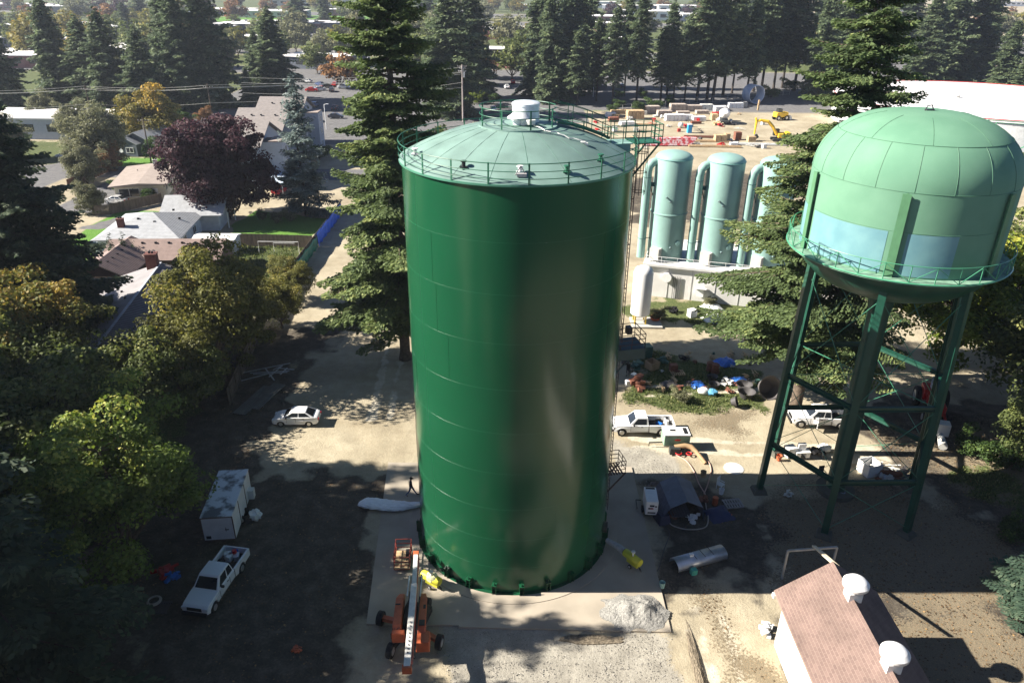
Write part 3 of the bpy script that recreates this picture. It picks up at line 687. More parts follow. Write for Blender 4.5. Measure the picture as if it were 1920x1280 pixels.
b.build("plate_seam", M_seam, ttank)
b = MB(); b.tube([(-0.3,-0.2,30.12),(-0.2,-.2,30.45),(0.2,0,30.47),(0.35,0,30.15)], 0.04, 6); b.box((0.1,0,30.17),(0.5,0.35,0.08)); b.build("lifting_hoop", M_dark_steel, tower)
b = MB(); b.box((4.3,0.6,29.0),(0.7,0.7,0.35)); b.build("hatch", M_tower_tank, tower)
b = MB()
for s in (-1,1):
    b.tube([(4.3,s*0.5,28.5),(4.3,s*0.5,29.5),(8.0,s*0.5,29.3),(8.0,s*0.5,25.5)], 0.035, 5); b.tube([(6.0,s*.5,27.2),(8.0,s*.5,28.2)], 0.035, 5)
b.box((7.2,0,27.2),(1.7,1.0,0.06)); b.build("roof_ladder_landing", mat("bright_green_rail", (0.08,0.35,0.17), rough=0.4), tower)
b = MB(); b.smooth = True; b.lathe([(0.95,17.8),(0.85,16.6),(0.74,15.8),(0.74,0.3),(0.95,0.0)], n=28); b.build("riser_pipe", M_tower, tower)
b = MB(); b.lathe([(1.5,-0.1),(1.5,0.35),(0.75,0.45)], n=24); b.build("riser_base", MATS["mossy_footing"] if "mossy_footing" in MATS else mat("mossy_footing", (0.10,0.10,0.08), rough=0.9), tower)
# balcony
b = MB(); b.lathe([(6.3,20.88),(7.1,20.88),(7.1,20.72),(6.3,20.72)], n=72)
bal = b.build("balcony_floor", mat("balcony_plate", (0.16,0.28,0.2), rough=0.7, var=0.3, scale=2), tower)
b = MB(); M_br = mat("balcony_rail_green", (0.06,0.25,0.14), rough=0.4)
b.ring((0,0,21.95), 7.08, 0.03, n=96); b.ring((0,0,20.83), 7.12, 0.06, n=96, tn=4)
for k in range(30):
    a0 = 2*math.pi*k/30; a1 = 2*math.pi*(k+1)/30; P = lambda a, z: (7.08*math.cos(a), 7.08*math.sin(a), z)
    b.beam(P(a0,20.8), P(a0,21.97), 0.045)
    if k % 2: b.beam(P(a0,20.9), P(a1,21.9), 0.042)
    else: b.beam(P(a0,21.9), P(a1,20.9), 0.042)
b.build("balcony_rail", M_br, bal)
LEGA = [2+60*k for k in range(6)]
legz = (0.35, 19.6)
def legp(k, z): a = LEGA[k % 6]; r = 6.3-0.7*(z/20.0); return Vector(pol(r, a, z))
M_leg = M_tower
for k in range(6):
    a = math.radians(LEGA[k]); b = MB(); p, q = legp(k,0.35), legp(k,20.9)
    ra = Vector((math.cos(a), math.sin(a), 0)); ta = Vector((-math.sin(a), math.cos(a), 0))
    b.beam(p, q, 0.05, 0.42, up=ra)            # web
    for s in (-1,1): b.beam(p+ra*0.0+ta*0*s+ta*(0.2*s), q+ta*(0.2*s), 0.10, 0.40, up=ra)
    b.beam(p+ra*0.2, q+ra*0.2, 0.44, 0.03, up=ra)
    b.build("leg", M_leg, tower)
    q = MB(); pr = legp(k, 24.0); c = Vector(pol(6.42, LEGA[k], 23.5)); q.box(c, (0.2,0.10,5.3), rz=a); q.box(Vector(pol(6.54,LEGA[k],23.5)), (0.05,0.5,5.3), rz=a)
    q.build("leg_bracket", mat("bracket_green", (0.08,0.20,0.10), rough=0.5), tower)
    q = MB(); c = Vector(pol(6.3, LEGA[k], 0.15)); q.box(c, (1.15,1.15,0.34), rz=a, taper=0.8); q.box(c+Vector((0,0,0.19)), (0.7,0.7,0.05), rz=a); q.build("footing", mat("mossy_footing", (0.13,0.14,0.11), rough=0.9), tower)
for z in (4.75, 10.85):
    for k in range(6):
        a, c = legp(k, z), legp(k+1, z); q = MB(); d = (c-a).normalized()
        for dz in (0.16,-0.16): q.beam(a+d*.2+Vector((0,0,dz)), c-d*.2+Vector((0,0,dz)), 0.26, 0.035)
        q.beam(a+d*.2, c-d*.2, 0.035, 0.30)
        q.build("horizontal_strut", M_tower, tower)
M_rod = mat("bracing_rod_green", (0.05,0.20,0.12), rough=0.4)
for (z0, z1) in ((0.6,4.6),(4.9,10.7),(11.0,19.0)):
    for k in range(6):
        for (i, j) in ((k,k+1),(k+1,k)):
            q = MB(); q.tube([legp(i,z0), legp(j,z1)], 0.026, 6); q.build("bracing_rod", M_rod, tower)
for k in range(6):
    q = MB(); q.beam(legp(k,10.85)*1.0, Vector(pol(0.7,LEGA[k],10.85)), 0.05); q.build("spider_rod", M_rod, tower)

# ---------------------------------------------------------------- stripping tower vessels on the flat-roofed building
VB = 4.5; vrz = math.radians(-15.5)
bl = thing("filter_building", "long low white flat-roofed building carrying the pale teal vessels", "building", (17.2,91.7,0), vrz)
b = MB(); b.box((12,5.5,VB/2-0.1), (24,11,VB-0.2)); b.build("wall", mat("white_wall_panel", (0.66,0.65,0.62), rough=0.7, var=0.06, scale=0.7), bl)
b = MB(); b.box((12,5.4,VB-0.1), (24.5,11.6,0.3)); b.build("roof_slab", mat("pale_roof_slab", (0.62,0.62,0.60), rough=0.8, var=0.15, scale=0.7), bl)
b = MB()
for x in range(0,24,3): b.box((x+0.1,-0.02,VB/2-.2),(0.04,0.06,VB-.4))
b.build("panel_joint", mat("joint_grey", (0.3,0.3,0.3)), bl)
b = MB()
for z in (0.5,1.0): b.beam((0,0.0,VB+z),(24,0,VB+z),0.05); b.beam((0,0,VB+z),(0,10,VB+z),0.05)
for x in np.arange(0,24.1,2): b.beam((x,0,VB),(x,0,VB+1.05),0.05)
for y in np.arange(2,10.1,2): b.beam((0,y,VB),(0,y,VB+1.05),0.05)
b.build("roof_railing", M_white, bl)
b = MB(); b.smooth = True
b.cyl((2.9,-0.05,2.9),(2.9,-0.45,2.9),0.62,n=24); rv = b.build("wall_duct", M_white, bl)
b = MB()
for k in range(5): b.tube([(3.8+k*.22,-0.15,3.1),(3.8+k*.22,-0.15,0)],0.045,5)
b.build("wall_pipe", mat("grey_pipe", (0.12,0.12,0.12)), bl)
b = MB(); b.box((7.3,-1.1,2.2),(1.5,1.6,0.12),rx=-0.3); b.box((7.3,-.6,1.6),(0.9,0.8,1.2)); b.build("entry_canopy", M_white, bl)
rg = random.Random(3); b = MB()
for i in range(60): b.tube([(rg.uniform(.3,3),rg.uniform(.4,8),VB+0.1),(rg.uniform(.3,3),rg.uniform(.4,8),VB+rg.uniform(.2,0.9))],0.04,4)
b.build("roof_pipework", M_offwhite, bl)
def vessel(x, y, lab):
    v = thing("teal_vessel", lab, "vessel", (x,y,VB+0.06), 0, "tall pale teal vessels on the white building")
    b = MB(); b.smooth = True
    pr = [(2.3,0),(2.3,6.0),(2.38,6.0),(2.38,6.15),(2.3,6.2),(2.3,13.0)]
    for i in range(1,9): t = i/8*math.pi/2; pr.append((max(.01,2.3*math.cos(t)), 13.0+0.85*math.sin(t)))
    b.lathe(pr, n=48); b.build("vessel_shell", M_teal, v)
    b = MB(); b.smooth = True
    cx = -3.25; b.tube([(cx,-.5,0.0),(cx,-.5,11.2),(cx+.12,-.45,11.9),(cx+.5,-.35,12.35),(cx+1.0,-.2,12.5),(-1.9,-.1,12.5)], 0.52, 18)
    b.build("downpipe", M_teal, v)
    m_ = mat("bracket_dark_teal", (0.05,0.12,0.12))
    for z in (10.6,2.6): b = MB(); b.ring((cx,-.5,z),0.54,0.03,n=20); b.build("pipe_band", m_, v)
    b = MB(); b.box((cx+.9,-.3,9.6),(1.0,0.25,0.5)); b.tube([(cx+.5,-.3,9.45),(-2.1,0,7.6)],0.06,5); b.build("pipe_bracket", m_, v)
    b = MB(); b.tube([(cx+.4,-.4,2.6),(-2.0,-.6,2.6)],0.05,5); b.build("tie_rod", m_, v)
    b = MB(); b.smooth = True; a = math.radians(-62); c = (2.28*math.cos(a),2.28*math.sin(a)); b.cyl((c[0],c[1],2.4),(c[0]*1.07,c[1]*1.07,2.4),0.33,n=20); b.build("manhole", mat("pale_manhole", (0.36,0.58,0.54)), v)
    b = MB()
    for a, z in ((-100,7.9),(-112,8.4),(-86,1.9)): a = math.radians(a); b.cyl((2.25*math.cos(a),2.25*math.sin(a),z),(2.6*math.cos(a),2.6*math.sin(a),z),0.11,n=10)
    b.build("nozzle_stub", mat("stub_grey", (0.14,0.2,0.2)), v)
    b = MB(); a = math.radians(-128); b.box((2.5*math.cos(a),2.5*math.sin(a),1.0),(1.1,1.3,1.5),rz=a); b.build("louvre_box", stripe_mat("louvre_stripes",(0.3,0.3,0.28),(0.55,0.52,0.48),'Z',6), v)
    b = MB(); b.ring((0,0,12.98),2.32,0.05,n=48,tn=5); b.build("head_seam", mat("seam_teal", (0.16,0.36,0.33)), v)
    return v
vessel(20.1,94.4,"pale teal vertical vessel beside the big tank, left of the three"); vessel(26.3,92.9,"pale teal vertical vessel in the middle of three"); vessel(32.4,91.4,"pale teal vertical vessel half hidden behind the fir, right of the three")
# small white vertical tank on yellow legs
wt = thing("white_tank", "white vertical tank on yellow legs in front of the white building", "tank", (15.4,82.6,0))
b = MB(); b.smooth = True
b.lathe([(0.01,0.95),(0.75,1.05),(1.15,1.4),(1.15,6.6),(0.95,7.1),(0.5,7.35),(0.01,7.4)], n=32); b.build("tank_body", M_white, wt)
for k in range(4):
    p = pol(0.9, 45+90*k); b = MB(); b.beam((p[0],p[1],0),(p[0],p[1],1.5),0.16); b.build("leg", mat("safety_yellow", (0.8,0.55,0.04)), wt)
b = MB(); b.box((0.8,0,0.1),(3.6,3.0,0.2)); b.build("plinth", M_conc_grey, wt)

# big low white reservoir roof
rs0 = G(1880,238); rv = thing("round_reservoir", "very large low round concrete reservoir with white roof, upper right", "reservoir", (138,228,0))
b = MB(); b.smooth = True; RR = 42
b.lathe([(RR-.4,0),(RR-.4,7.0)], n=128); b.build("wall", mat("reservoir_wall", (0.55,0.56,0.56), rough=0.8), rv)
b = MB(); b.smooth = True; b.lathe([(RR,6.8),(RR,7.3),(RR-0.6,7.32),(0.01,8.8)], n=128); b.build("roof", mat("reservoir_roof_white", (0.80,0.79,0.78), rough=0.7, var=0.03, scale=.2), rv)
b = MB(); b.ring((0,0,7.45),RR-.1,0.12,n=128,tn=4); b.build("rim_trim", mat("red_trim", (0.4,0.05,0.05)), rv)
b = MB(); b.smooth = True
for (x,y) in ((-12,-6),(4,-20),(-22,12),(16,4)): b.lathe([(0.5,0),(0.5,.6),(0.9,.7),(0.01,1.1)], c=(x,y,7.9+0.2), n=14)
b.build("roof_vent", M_conc_grey, rv)
# ---------------------------------------------------------------- near trees
ord_ = ["first","second","third","fourth","fifth","sixth","seventh","eighth","ninth","tenth","eleventh","twelfth","thirteenth","fourteenth","fifteenth","sixteenth","seventeenth","eighteenth","nineteenth","twentieth"]
t1 = conifer("fir_tree", "tall sunlit fir directly behind the left side of the big green tank", 47, 7.3, 0.10, 11, dens=2.4, card=0.34, mats=(L_fir,M_bark), power=0.45, gap=0.10, droop=0.28, whorl=0.62, wid=0.62)
t1.location = (-11.6, 72.6, 0)
t2 = conifer("fir_tree", "tall fir standing between the teal vessels and the water tower", 45, 8.3, 0.15, 23, dens=2.5, card=0.32, mats=(L_fir_r,M_bark), power=0.60, gap=0.10, droop=0.32, whorl=0.62, wid=0.55)
t2.location = (27.6, 62.6, 0); t2.rotation_euler.z = 0.6
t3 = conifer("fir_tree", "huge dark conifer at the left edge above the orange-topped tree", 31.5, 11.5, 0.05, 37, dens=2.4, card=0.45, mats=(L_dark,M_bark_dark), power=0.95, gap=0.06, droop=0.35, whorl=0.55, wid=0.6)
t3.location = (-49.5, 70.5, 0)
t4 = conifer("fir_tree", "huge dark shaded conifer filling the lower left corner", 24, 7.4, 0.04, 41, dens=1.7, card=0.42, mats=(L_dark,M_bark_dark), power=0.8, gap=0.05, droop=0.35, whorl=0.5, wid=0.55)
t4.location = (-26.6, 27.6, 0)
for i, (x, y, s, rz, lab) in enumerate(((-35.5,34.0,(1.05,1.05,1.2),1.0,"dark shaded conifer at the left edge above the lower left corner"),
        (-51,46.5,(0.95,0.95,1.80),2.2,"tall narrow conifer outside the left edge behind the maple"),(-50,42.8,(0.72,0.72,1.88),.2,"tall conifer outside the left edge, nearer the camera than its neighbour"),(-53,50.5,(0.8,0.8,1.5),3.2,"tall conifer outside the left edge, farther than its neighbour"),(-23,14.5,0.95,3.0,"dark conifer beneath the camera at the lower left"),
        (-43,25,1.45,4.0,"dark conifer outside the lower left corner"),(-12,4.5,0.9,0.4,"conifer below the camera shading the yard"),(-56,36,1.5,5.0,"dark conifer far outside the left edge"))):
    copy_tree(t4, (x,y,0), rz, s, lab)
m1 = broadleaf("maple_tree", "bright green and yellow leafed tree beside the white box trailer", 13.0, 6.0, 51, clumps=130, per=250, leaf=0.26, mats=(L_bright,M_bark), crown0=0.12)
m1.location = (-26.6, 40.2, 0)
m2 = broadleaf("maple_tree", "olive and yellow leafed tree in front of the ribbed roof house", 14.0, 6.3, 52, clumps=150, per=260, leaf=0.30, mats=(L_olive,M_bark), crown0=0.12, clump_r=1.25)
m2.location = (-29.6, 67.2, 0)
m3 = broadleaf("maple_tree", "tree with orange-tipped top at the left edge", 14, 6.3, 53, clumps=130, per=240, leaf=0.32, mats=(L_orange,M_bark), crown0=0.2, clump_r=1.2, top=3.0)
m3.location = (-44.5, 61.5, 0)
m4 = broadleaf("maple_tree", "yellow-green sunlit maple behind the right legs of the water tower", 17, 8.2, 54, clumps=150, per=230, leaf=0.36, mats=(L_maple,M_bark_dark), crown0=0.18, clump_r=1.3)
m4.location = (46, 70, 0)
d1 = broadleaf("broadleaf_tree", "dark green tree between the bright tree and the ribbed roof", 9.5, 5.4, 55, clumps=110, per=210, leaf=0.28, mats=(L_deep,M_bark_dark), crown0=0.12, clump_r=1.1)
d1.location = (-36.0, 56.5, 0)
for (x,y,s,rz,lab) in ((-40.5,50.5,1.25,1.2,"dark green tree left of the bright green tree"),(-31.0,62.0,0.75,2.0,"dark green tree with branches over the stacked boards"),(-36,45.5,1.3,3.4,"dark green tree behind the corner conifer"),
                       (-47.5,53,1.3,5.0,"dark tree under the orange-tipped crown"),(52,60,1.45,2.6,"dark green tree in shade at the right edge"),(46,52.5,0.85,2.6,"low dark tree at the right edge above the bank"),(58,78,1.5,.6,"dark tree behind the yellow-green maple")):
    copy_tree(d1, (x,y,0), rz, s, lab)
for (x,y,s,rz,lab) in ((-27.2,80,0.45,1.2,"small yellow-green tree by the green tarp fence"),(-28.2,88,0.42,4.2,"leafy tree against the tarp-covered fence"),(-29.5,74.5,0.6,2.2,"olive tree between the brown roof and the fence")):
    copy_tree(m2, (x,y,0), rz, s, lab)
be = broadleaf("copper_beech", "big round dark purple leafed tree in the back yard", 17.5, 7.3, 61, clumps=210, per=300, leaf=0.42, mats=(L_purple,M_bark_dark), crown0=0.0, clump_r=1.5)
be.location = (-48.5, 123.5, 0)
sp1 = conifer("blue_spruce", "blue-grey spruce between the purple tree and the tall fir", 23, 5.0, 0.04, 71, dens=1.9, card=0.55, mats=(L_spruce,M_bark_dark), power=0.6, gap=0.05, droop=0.15, whorl=0.6)
sp1.location = (-36.2, 127, 0)
sp2 = copy_tree(sp1, (35.2,37.4,0), 1.5, (0.62,0.62,0.22), "low blue-green shrub-like spruce at the lower right edge", mats={"crown":L_spruce_g})
# mid-distance neighbourhood trees
gold = broadleaf("maple_tree", "golden orange leafed tree behind the small blue-grey house", 12.5, 6.0, 62, clumps=150, per=230, leaf=0.5, mats=(L_gold,M_bark), crown0=-0.05, clump_r=1.6, top=2.5)
gold.location = (-88.5, 184, 0)
gr1 = broadleaf("broadleaf_tree", "thin-leaved grey-green tree left of the small blue-grey house", 12.5, 5.6, 63, clumps=120, per=200, leaf=0.42, mats=(L_grey,M_bark), crown0=0.0, clump_r=1.5)
gr1.location = (-88.5, 160, 0)
for (px,py,s,lab) in ((165,345,0.62,"grey-green shrub tree beside the brown fence"),(175,400,0.42,"small grey-green tree beside the silver car"),(90,240,0.7,"bare-ish grey tree in front of the long white roof"),(140,262,0.7,"grey bushy tree beside the long white roof"),
                      (205,322,0.45,"low reddish shrub by the street"),(352,250,0.45,"small round pale green tree beside the blue-grey house"),(385,238,0.4,"small rusty tree behind the purple tree"),(30,300,0.7,"green tree behind the huge left conifer")):
    p = G(px,py); mm = {0.45:{"crown":L_bush} if px > 300 else {"crown":L_rust}, 0.4:{"crown":L_rust}}.get(s)
    copy_tree(gr1, (p.x,p.y,0), px*0.1, s, lab, mats=mm)
hedge = broadleaf("round_bush", "dark green hedge bush beside the blue-grey house", 3.2, 1.8, 64, clumps=26, per=130, leaf=0.22, mats=(L_bush,M_bark_dark), crown0=0.02, clump_r=0.6, cat='bush')
p = G(293,300); hedge.location = (p.x,p.y,0); hedge.scale = (1.6,1.6,1.6)
for (px,py,s,lab) in ((338,292,1.2,"round golden-green bush left of the purple tree"),(280,377,0.9,"small bush at the cream house front corner"),(248,372,0.9,"bush under the cream house window"),(345,370,1.0,"green bush beside the cream house"),(225,360,0.8,"bush near the silver car"),
        (493,412,0.6,"small grey bush on the lawn edge"),(600,300,1.3,"dark hedge bush by the carport"),(520,418,0.7,"dry weeds on the lawn edge"),(545,415,0.7,"dry weeds next to the blue tarp"),(210,230,1.5,"bush under the golden tree"),
        (1160,205,1.1,"small bush at the left end of the site fence"),(1148,212,1.0,"small bush near the white vent"),(1195,212,1.3,"dark bush below the second thin conifer"),(1225,208,1.4,"round bush right of the thin conifers"),(1255,200,1.2,"bush at the site fence under the conifer row"),(1160,185,1.0,"low clipped bush on the car park island, left"),(1205,184,1.1,"low clipped bush on the car park island, right"),
        (700,610,0.4,"clump of weeds beneath the tall fir"),(1275,752,0.5,"weedy tuft beside the junk yard"),(1235,600,0.6,"weeds in front of the white building"),(1330,575,0.5,"weeds at the white wall"),(872,205,1.5,"bright yellow-green bush behind the tank roof"),(893,195,1.5,"yellow bush next to the parked cars"),(925,195,1.2,"low hedge behind the tank roof"),
        (1880,880,1.0,"low shrub on the bank at the right edge"),(1815,850,0.8,"low shrub on the sunlit bank"),(1899,1012,0.7,"small shrub at the right edge in shade"),(1445,185,1.5,"bush beside the big round pipe"),(1480,172,1.7,"bush behind the big round pipe")):
    p = G(px,py); copy_tree(hedge, (p.x,p.y,0), px*0.37, s, lab, mats=({"crown":L_maple} if lab.startswith(("bright","yellow","round golden")) else ({"crown":L_grey} if "dry" in lab or "weed" in lab or "grey" in lab else None)))
# three thin cypresses by the brown roof
cy = conifer("cypress_tree", "narrow dark cypress, left of the three by the brown roof", 5.2, 0.75, 0.03, 81, dens=1.5, card=0.28, mats=(L_dark,M_bark_dark), power=0.5, gap=0.0, droop=-0.9, whorl=0.3)
cy.location = tuple(G(221,522)) 
copy_tree(cy, tuple(G(243,514)), 1.0, 0.95, "narrow dark cypress, middle of the three by the brown roof"); copy_tree(cy, tuple(G(259,511)), 2.0, 0.75, "short dark cypress, right of the three by the brown roof")

# ---------------------------------------------------------------- background conifers
c1 = conifer("conifer_tree", "tall full conifer left of the round vent on the tank roof", 34, 7.2, 0.05, 91, dens=2.4, card=0.85, mats=(L_mid,M_bark_dark), power=0.5, gap=0.0, droop=0.6, whorl=0.62, wid=0.6)
p = G(1030,192); c1.location = (p.x,p.y,0)
c2 = conifer("conifer_tree", "ragged dark conifer with bare lower trunk, left of the pipe", 34, 5.6, 0.27, 92, dens=2.0, card=0.85, mats=(L_mid,M_bark_dark), power=0.42, gap=0.10, droop=0.5, whorl=0.75, wid=0.6)
p = G(1398,188); c2.location = (p.x,p.y,0)
c3 = conifer("conifer_tree", "broad dark conifer at the top left", 34, 8.4, 0.03, 93, dens=2.2, card=0.95, mats=(L_mid,M_bark_dark), power=0.55, gap=0.02, droop=0.5, whorl=0.7, wid=0.6)
p = G(355,205); c3.location = (p.x,p.y,0); c3["label"] = "broad dark conifer at top left, third from the left in its row"
def bgrow(src, items, mats=None, group=None):
    for i, (px, py, top, rsc, lab) in enumerate(items):
        p = G(px, py); H0 = {id(c1):34, id(c2):34, id(c3):34}.get(id(src), 12)
        lo, hi = 2.0, 60.0
        for _ in range(30):
            mz = (lo+hi)/2; d = p.y*math.cos(PITCH)-(mz-CAM_H)*math.sin(PITCH); v = p.y*math.sin(PITCH)+(mz-CAM_H)*math.cos(PITCH)
            y = 640-_s*(1400*p.x/d)+_c*(-1400*v/d)
            if y > top: lo = mz
            else: hi = mz
        s = lo/H0; rs2 = s*rsc*(1.38 if src is c3 else 1.22); copy_tree(src, (p.x,p.y,0), px*0.7+py, (rs2, rs2, s), lab, group, mats)
bgrow(c3, [(20,215,40,0.9,"dark conifer at the upper left edge of the photo"),(118,195,-10,0.75,"tall dark conifer, second from the left edge"),(175,200,35,0.9,"dark conifer left of the broad pair"),(215,205,20,0.85,"dark conifer behind the golden tree"),(280,215,55,0.9,"green conifer right of the golden tree"),
           (400,200,-60,0.8,"tallest dark conifer of the upper left group"),(330,195,-20,0.7,"conifer left of the tallest upper left one"),(468,195,130,0.95,"short green conifer left of the grey apartment block"),(520,190,20,1.0,"dark conifer behind the grey apartment block"),(490,185,60,0.8,"conifer behind the apartment roof ridge"),
           (845,215,-40,0.85,"dark conifer behind the sunlit fir"),(885,185,-30,0.85,"dark conifer right of the sunlit fir")], group="dark conifers behind the houses and the fir")
bgrow(c1, [(1010,180,-30,0.85,"green conifer behind the full conifer left of the vent"),(1068,178,-60,0.9,"tall green conifer left of the thin trio"),(1085,165,-80,0.8,"tall green conifer behind the thin trio"),(1530,185,-20,0.8,"conifer behind the tall fir on the right"),(1570,175,-60,0.9,"dark conifer right of the big pipe"),
           (1875,170,40,1.1,"green conifer above the white reservoir roof at right"),(1905,190,100,1.0,"green conifer at the right edge above the reservoir"),(1760,150,-70,1.0,"tall conifer left above the reservoir"),(1820,150,-60,1.0,"tall conifer in the middle above the reservoir"),(1725,160,-10,1.0,"conifer at the left end of the reservoir roof")], group="green conifers beyond the yards")
nc = [(1082,197,55,1.0),(1118,190,30,0.8),(1148,198,10,0.8),(1170,180,-30,0.6),(1193,192,-20,0.8),(1238,190,45,1.1),(1250,178,0,0.8),(1262,192,60,0.9),(1283,190,20,0.8),(1306,191,-30,1.0),(1325,188,-60,0.9),(1336,188,-20,1.1),(1355,180,-60,0.9),(1372,175,-10,0.8),(1412,172,-40,0.9),(1427,170,-70,0.8),(1450,168,-30,0.9),(1466,165,-50,0.8),(1488,170,-60,0.9)]
bgrow(c2, [(a,b_,c_,d_,"%s thin dark conifer from the left in the row behind the building site" % ord_[i]) for i,(a,b_,c_,d_) in enumerate(nc)], group="row of thin conifers behind the building site")
# far trees, hazy
fb = broadleaf("far_tree", "rounded autumn tree", 12, 6.5, 65, clumps=46, per=60, leaf=1.05, mats=(L_grey,M_bark), crown0=0.08, clump_r=1.9)
fb.location = tuple(G(615,120)); fb["label"] = "thin pinkish brown tree on the lawn beside the white-roofed school building"
fb.scale = (1.1,1.1,1.15)
pop = broadleaf("far_tree", "tall pale willow left of the sunlit fir at the top", 22, 6.0, 66, clumps=80, per=80, leaf=0.9, mats=(L_grey,M_bark), crown0=0.05, clump_r=1.8, weep=0.8)
pop.location = tuple(G(672,100))
rg = random.Random(12); kinds = [("crown",L_grey,"grey-green"),("crown",L_rust,"rusty brown"),("crown",L_gold,"golden"),("crown",L_deep,"dark green"),("crown",L_olive,"olive green"),("crown",L_purple,"dull purple")]
spots = []
for row, (y0, y1, n) in enumerate(((16,44,56),(46,100,40),(-12,14,50))):
    for i in range(n):
        px = (i+rg.random()*0.9)*1980/n-30; py = rg.uniform(y0,y1)
        if row == 1 and (590 < px < 720): continue
        spots.append((px, py, row))
cols_ = {"grey-green":0,"rusty brown":0,"golden":0,"dark green":0,"olive green":0,"dull purple":0}
extra = [(40+ (i*37)%600, 62+(i*53)%90, 1) for i in range(26)]+[(700+(i*29)%330, 40+(i*31)%110, 1) for i in range(16)]+[(1300+(i*41)%600, 20+(i*23)%90, 1) for i in range(20)]+[(300,100,1),(60,55,1),(150,45,1),(95,60,1),(250,60,1),(440,60,1),(445,45,1),(905,45,1),(960,150,1),(895,160,1),(640,165,1),(960,25,0),(925,18,0),(945,8,0)]
for (px, py, row) in spots+extra:
    p = G(px, max(py,-12)); k = rg.choice(kinds[:5]+[kinds[0],kinds[3]] if row != 0 else kinds); cols_[k[2]] += 1; n = cols_[k[2]]
    s = rg.uniform(0.85,1.5)*(1.5 if row == 2 else 1.0)
    where = ("upper left" if px < 640 else "upper middle" if px < 1280 else "upper right")
    dist = {0:"far beyond the white roofs", 1:"among the white-roofed buildings", 2:"on the farthest hazy skyline"}[row]
    copy_tree(fb, (p.x,p.y,0), rg.random()*6, (s*1.05,s*1.05,s), "hazy %s rounded tree %s, %d percent of the way across" % (k[2], dist, max(1,round(px/19.2))), "far hazy rounded trees", {k[0]:k[1]})
for i, (px, py, top) in enumerate(((135,40,-20),(268,55,-30),(560,60,-40),(610,50,-20),(745,70,-60),(800,60,-50),(1480,60,-60),(1540,80,-60),(1640,90,-50),(1690,110,-40),(240,75,5),(1400,55,-40),(1330,60,-30),(0,70,0),(720,40,-60))):
    bgrow(c1, [(px,py,top,1.1,"distant tapering conifer near the top edge, %d percent of the way across" % max(1,round(px/19.2)))], group="distant single conifers")

for i, (x, y, s) in enumerate(((-30,-22,.9),(-18,-30,1.0),(-6,-24,.85),(6,-34,1.05),(17,-26,.9),(28,-33,1.0),(40,-24,.95),(52,-14,1.0),(62,-2,.9),(70,12,1.0),(74,26,.85),(70,38,.9),(47,-40,1.0),(-44,-12,1.0),(12,-48,1.1),(60,-30,1.0))):  # unseen conifers added to darken what the tank mirrors
    copy_tree(c3, (x,y,0), i*1.3, s, "%s conifer of the unseen row added behind the camera" % ord_[i], "unseen conifers added behind the camera")
# ---------------------------------------------------------------- houses
M_shing_grey = stripe_mat("grey_shingle_roof", (0.24,0.25,0.26), (0.36,0.37,0.38), 'Z', 9, duty=0.3, noise=0.12)
M_shing_brown = stripe_mat("brown_shingle_roof", (0.14,0.095,0.08), (0.245,0.175,0.15), 'Z', 9, duty=0.3, noise=0.12)
M_roof_grey = mat("grey_membrane_roof", (0.25,0.235,0.235), rough=0.85, var=0.12, scale=0.8)
M_ribbed = stripe_mat("ribbed_roof", (0.05,0.045,0.045), (0.22,0.195,0.19), 'Y', 2.4, duty=0.5, bump=0.8)
M_taupe = mat("taupe_roof", (0.30,0.25,0.215), rough=0.9, var=0.1, scale=1)
M_cream = mat("cream_wall", (0.58,0.54,0.42), rough=0.8, var=0.06)
M_apt = mat("grey_blue_siding", (0.36,0.39,0.43), rough=0.75, var=0.05)
M_slate = mat("dark_slate_siding", (0.10,0.115,0.14), rough=0.8)
M_brownwall = mat("brown_wall", (0.22,0.13,0.09), rough=0.85)
M_brickwall = mat("school_brick", (0.22,0.10,0.085), rough=0.9, var=0.15)
M_whiteroof = mat("bright_white_roof", (0.82,0.80,0.77), rough=0.7, var=0.05, scale=0.1)
def roof_gable(b, w, d, z0, z1, ov=0.5, th=0.14, axis='Y'):
    """ridge along Y (length d) or X (length w)"""
    if axis == 'Y':
        x, y = w/2+ov, d/2+ov
        for s in (-1,1):
            b.add([(s*x,-y,z0),(0,-y,z1),(0,y,z1),(s*x,y,z0),(s*x,-y,z0-th),(0,-y,z1-th),(0,y,z1-th),(s*x,y,z0-th)],[(0,1,2,3),(7,6,5,4),(0,4,5,1),(1,5,6,2),(2,6,7,3),(3,7,4,0)])
    else:
        x, y = w/2+ov, d/2+ov
        for s in (-1,1):
            b.add([(-x,s*y,z0),(-x,0,z1),(x,0,z1),(x,s*y,z0),(-x,s*y,z0-th),(-x,0,z1-th),(x,0,z1-th),(x,s*y,z0-th)],[(0,1,2,3),(7,6,5,4),(0,4,5,1),(1,5,6,2),(2,6,7,3),(3,7,4,0)])
def roof_hip(b, w, d, z0, z1, ov=0.5, ridge=None, axis='X'):
    x, y = w/2+ov, d/2+ov
    if axis == 'X': r = (ridge if ridge is not None else max(0.3, w-d))/2; P = [(-r,0,z1),(r,0,z1)]
    else: r = (ridge if ridge is not None else max(0.3, d-w))/2; P = [(0,-r,z1),(0,r,z1)]
    v = [(-x,-y,z0),(x,-y,z0),(x,y,z0),(-x,y,z0)]+P+[(-x,-y,z0-.12),(x,-y,z0-.12),(x,y,z0-.12),(-x,y,z0-.12)]
    if axis == 'X': f = [(0,1,5,4),(1,2,5),(2,3,4,5),(3,0,4)]
    else: f = [(0,1,4),(1,2,5,4),(2,3,5),(3,0,4,5)]
    b.add(v, f+[(0,6,7,1),(1,7,8,2),(2,8,9,3),(3,9,6,0),(6,9,8,7)])
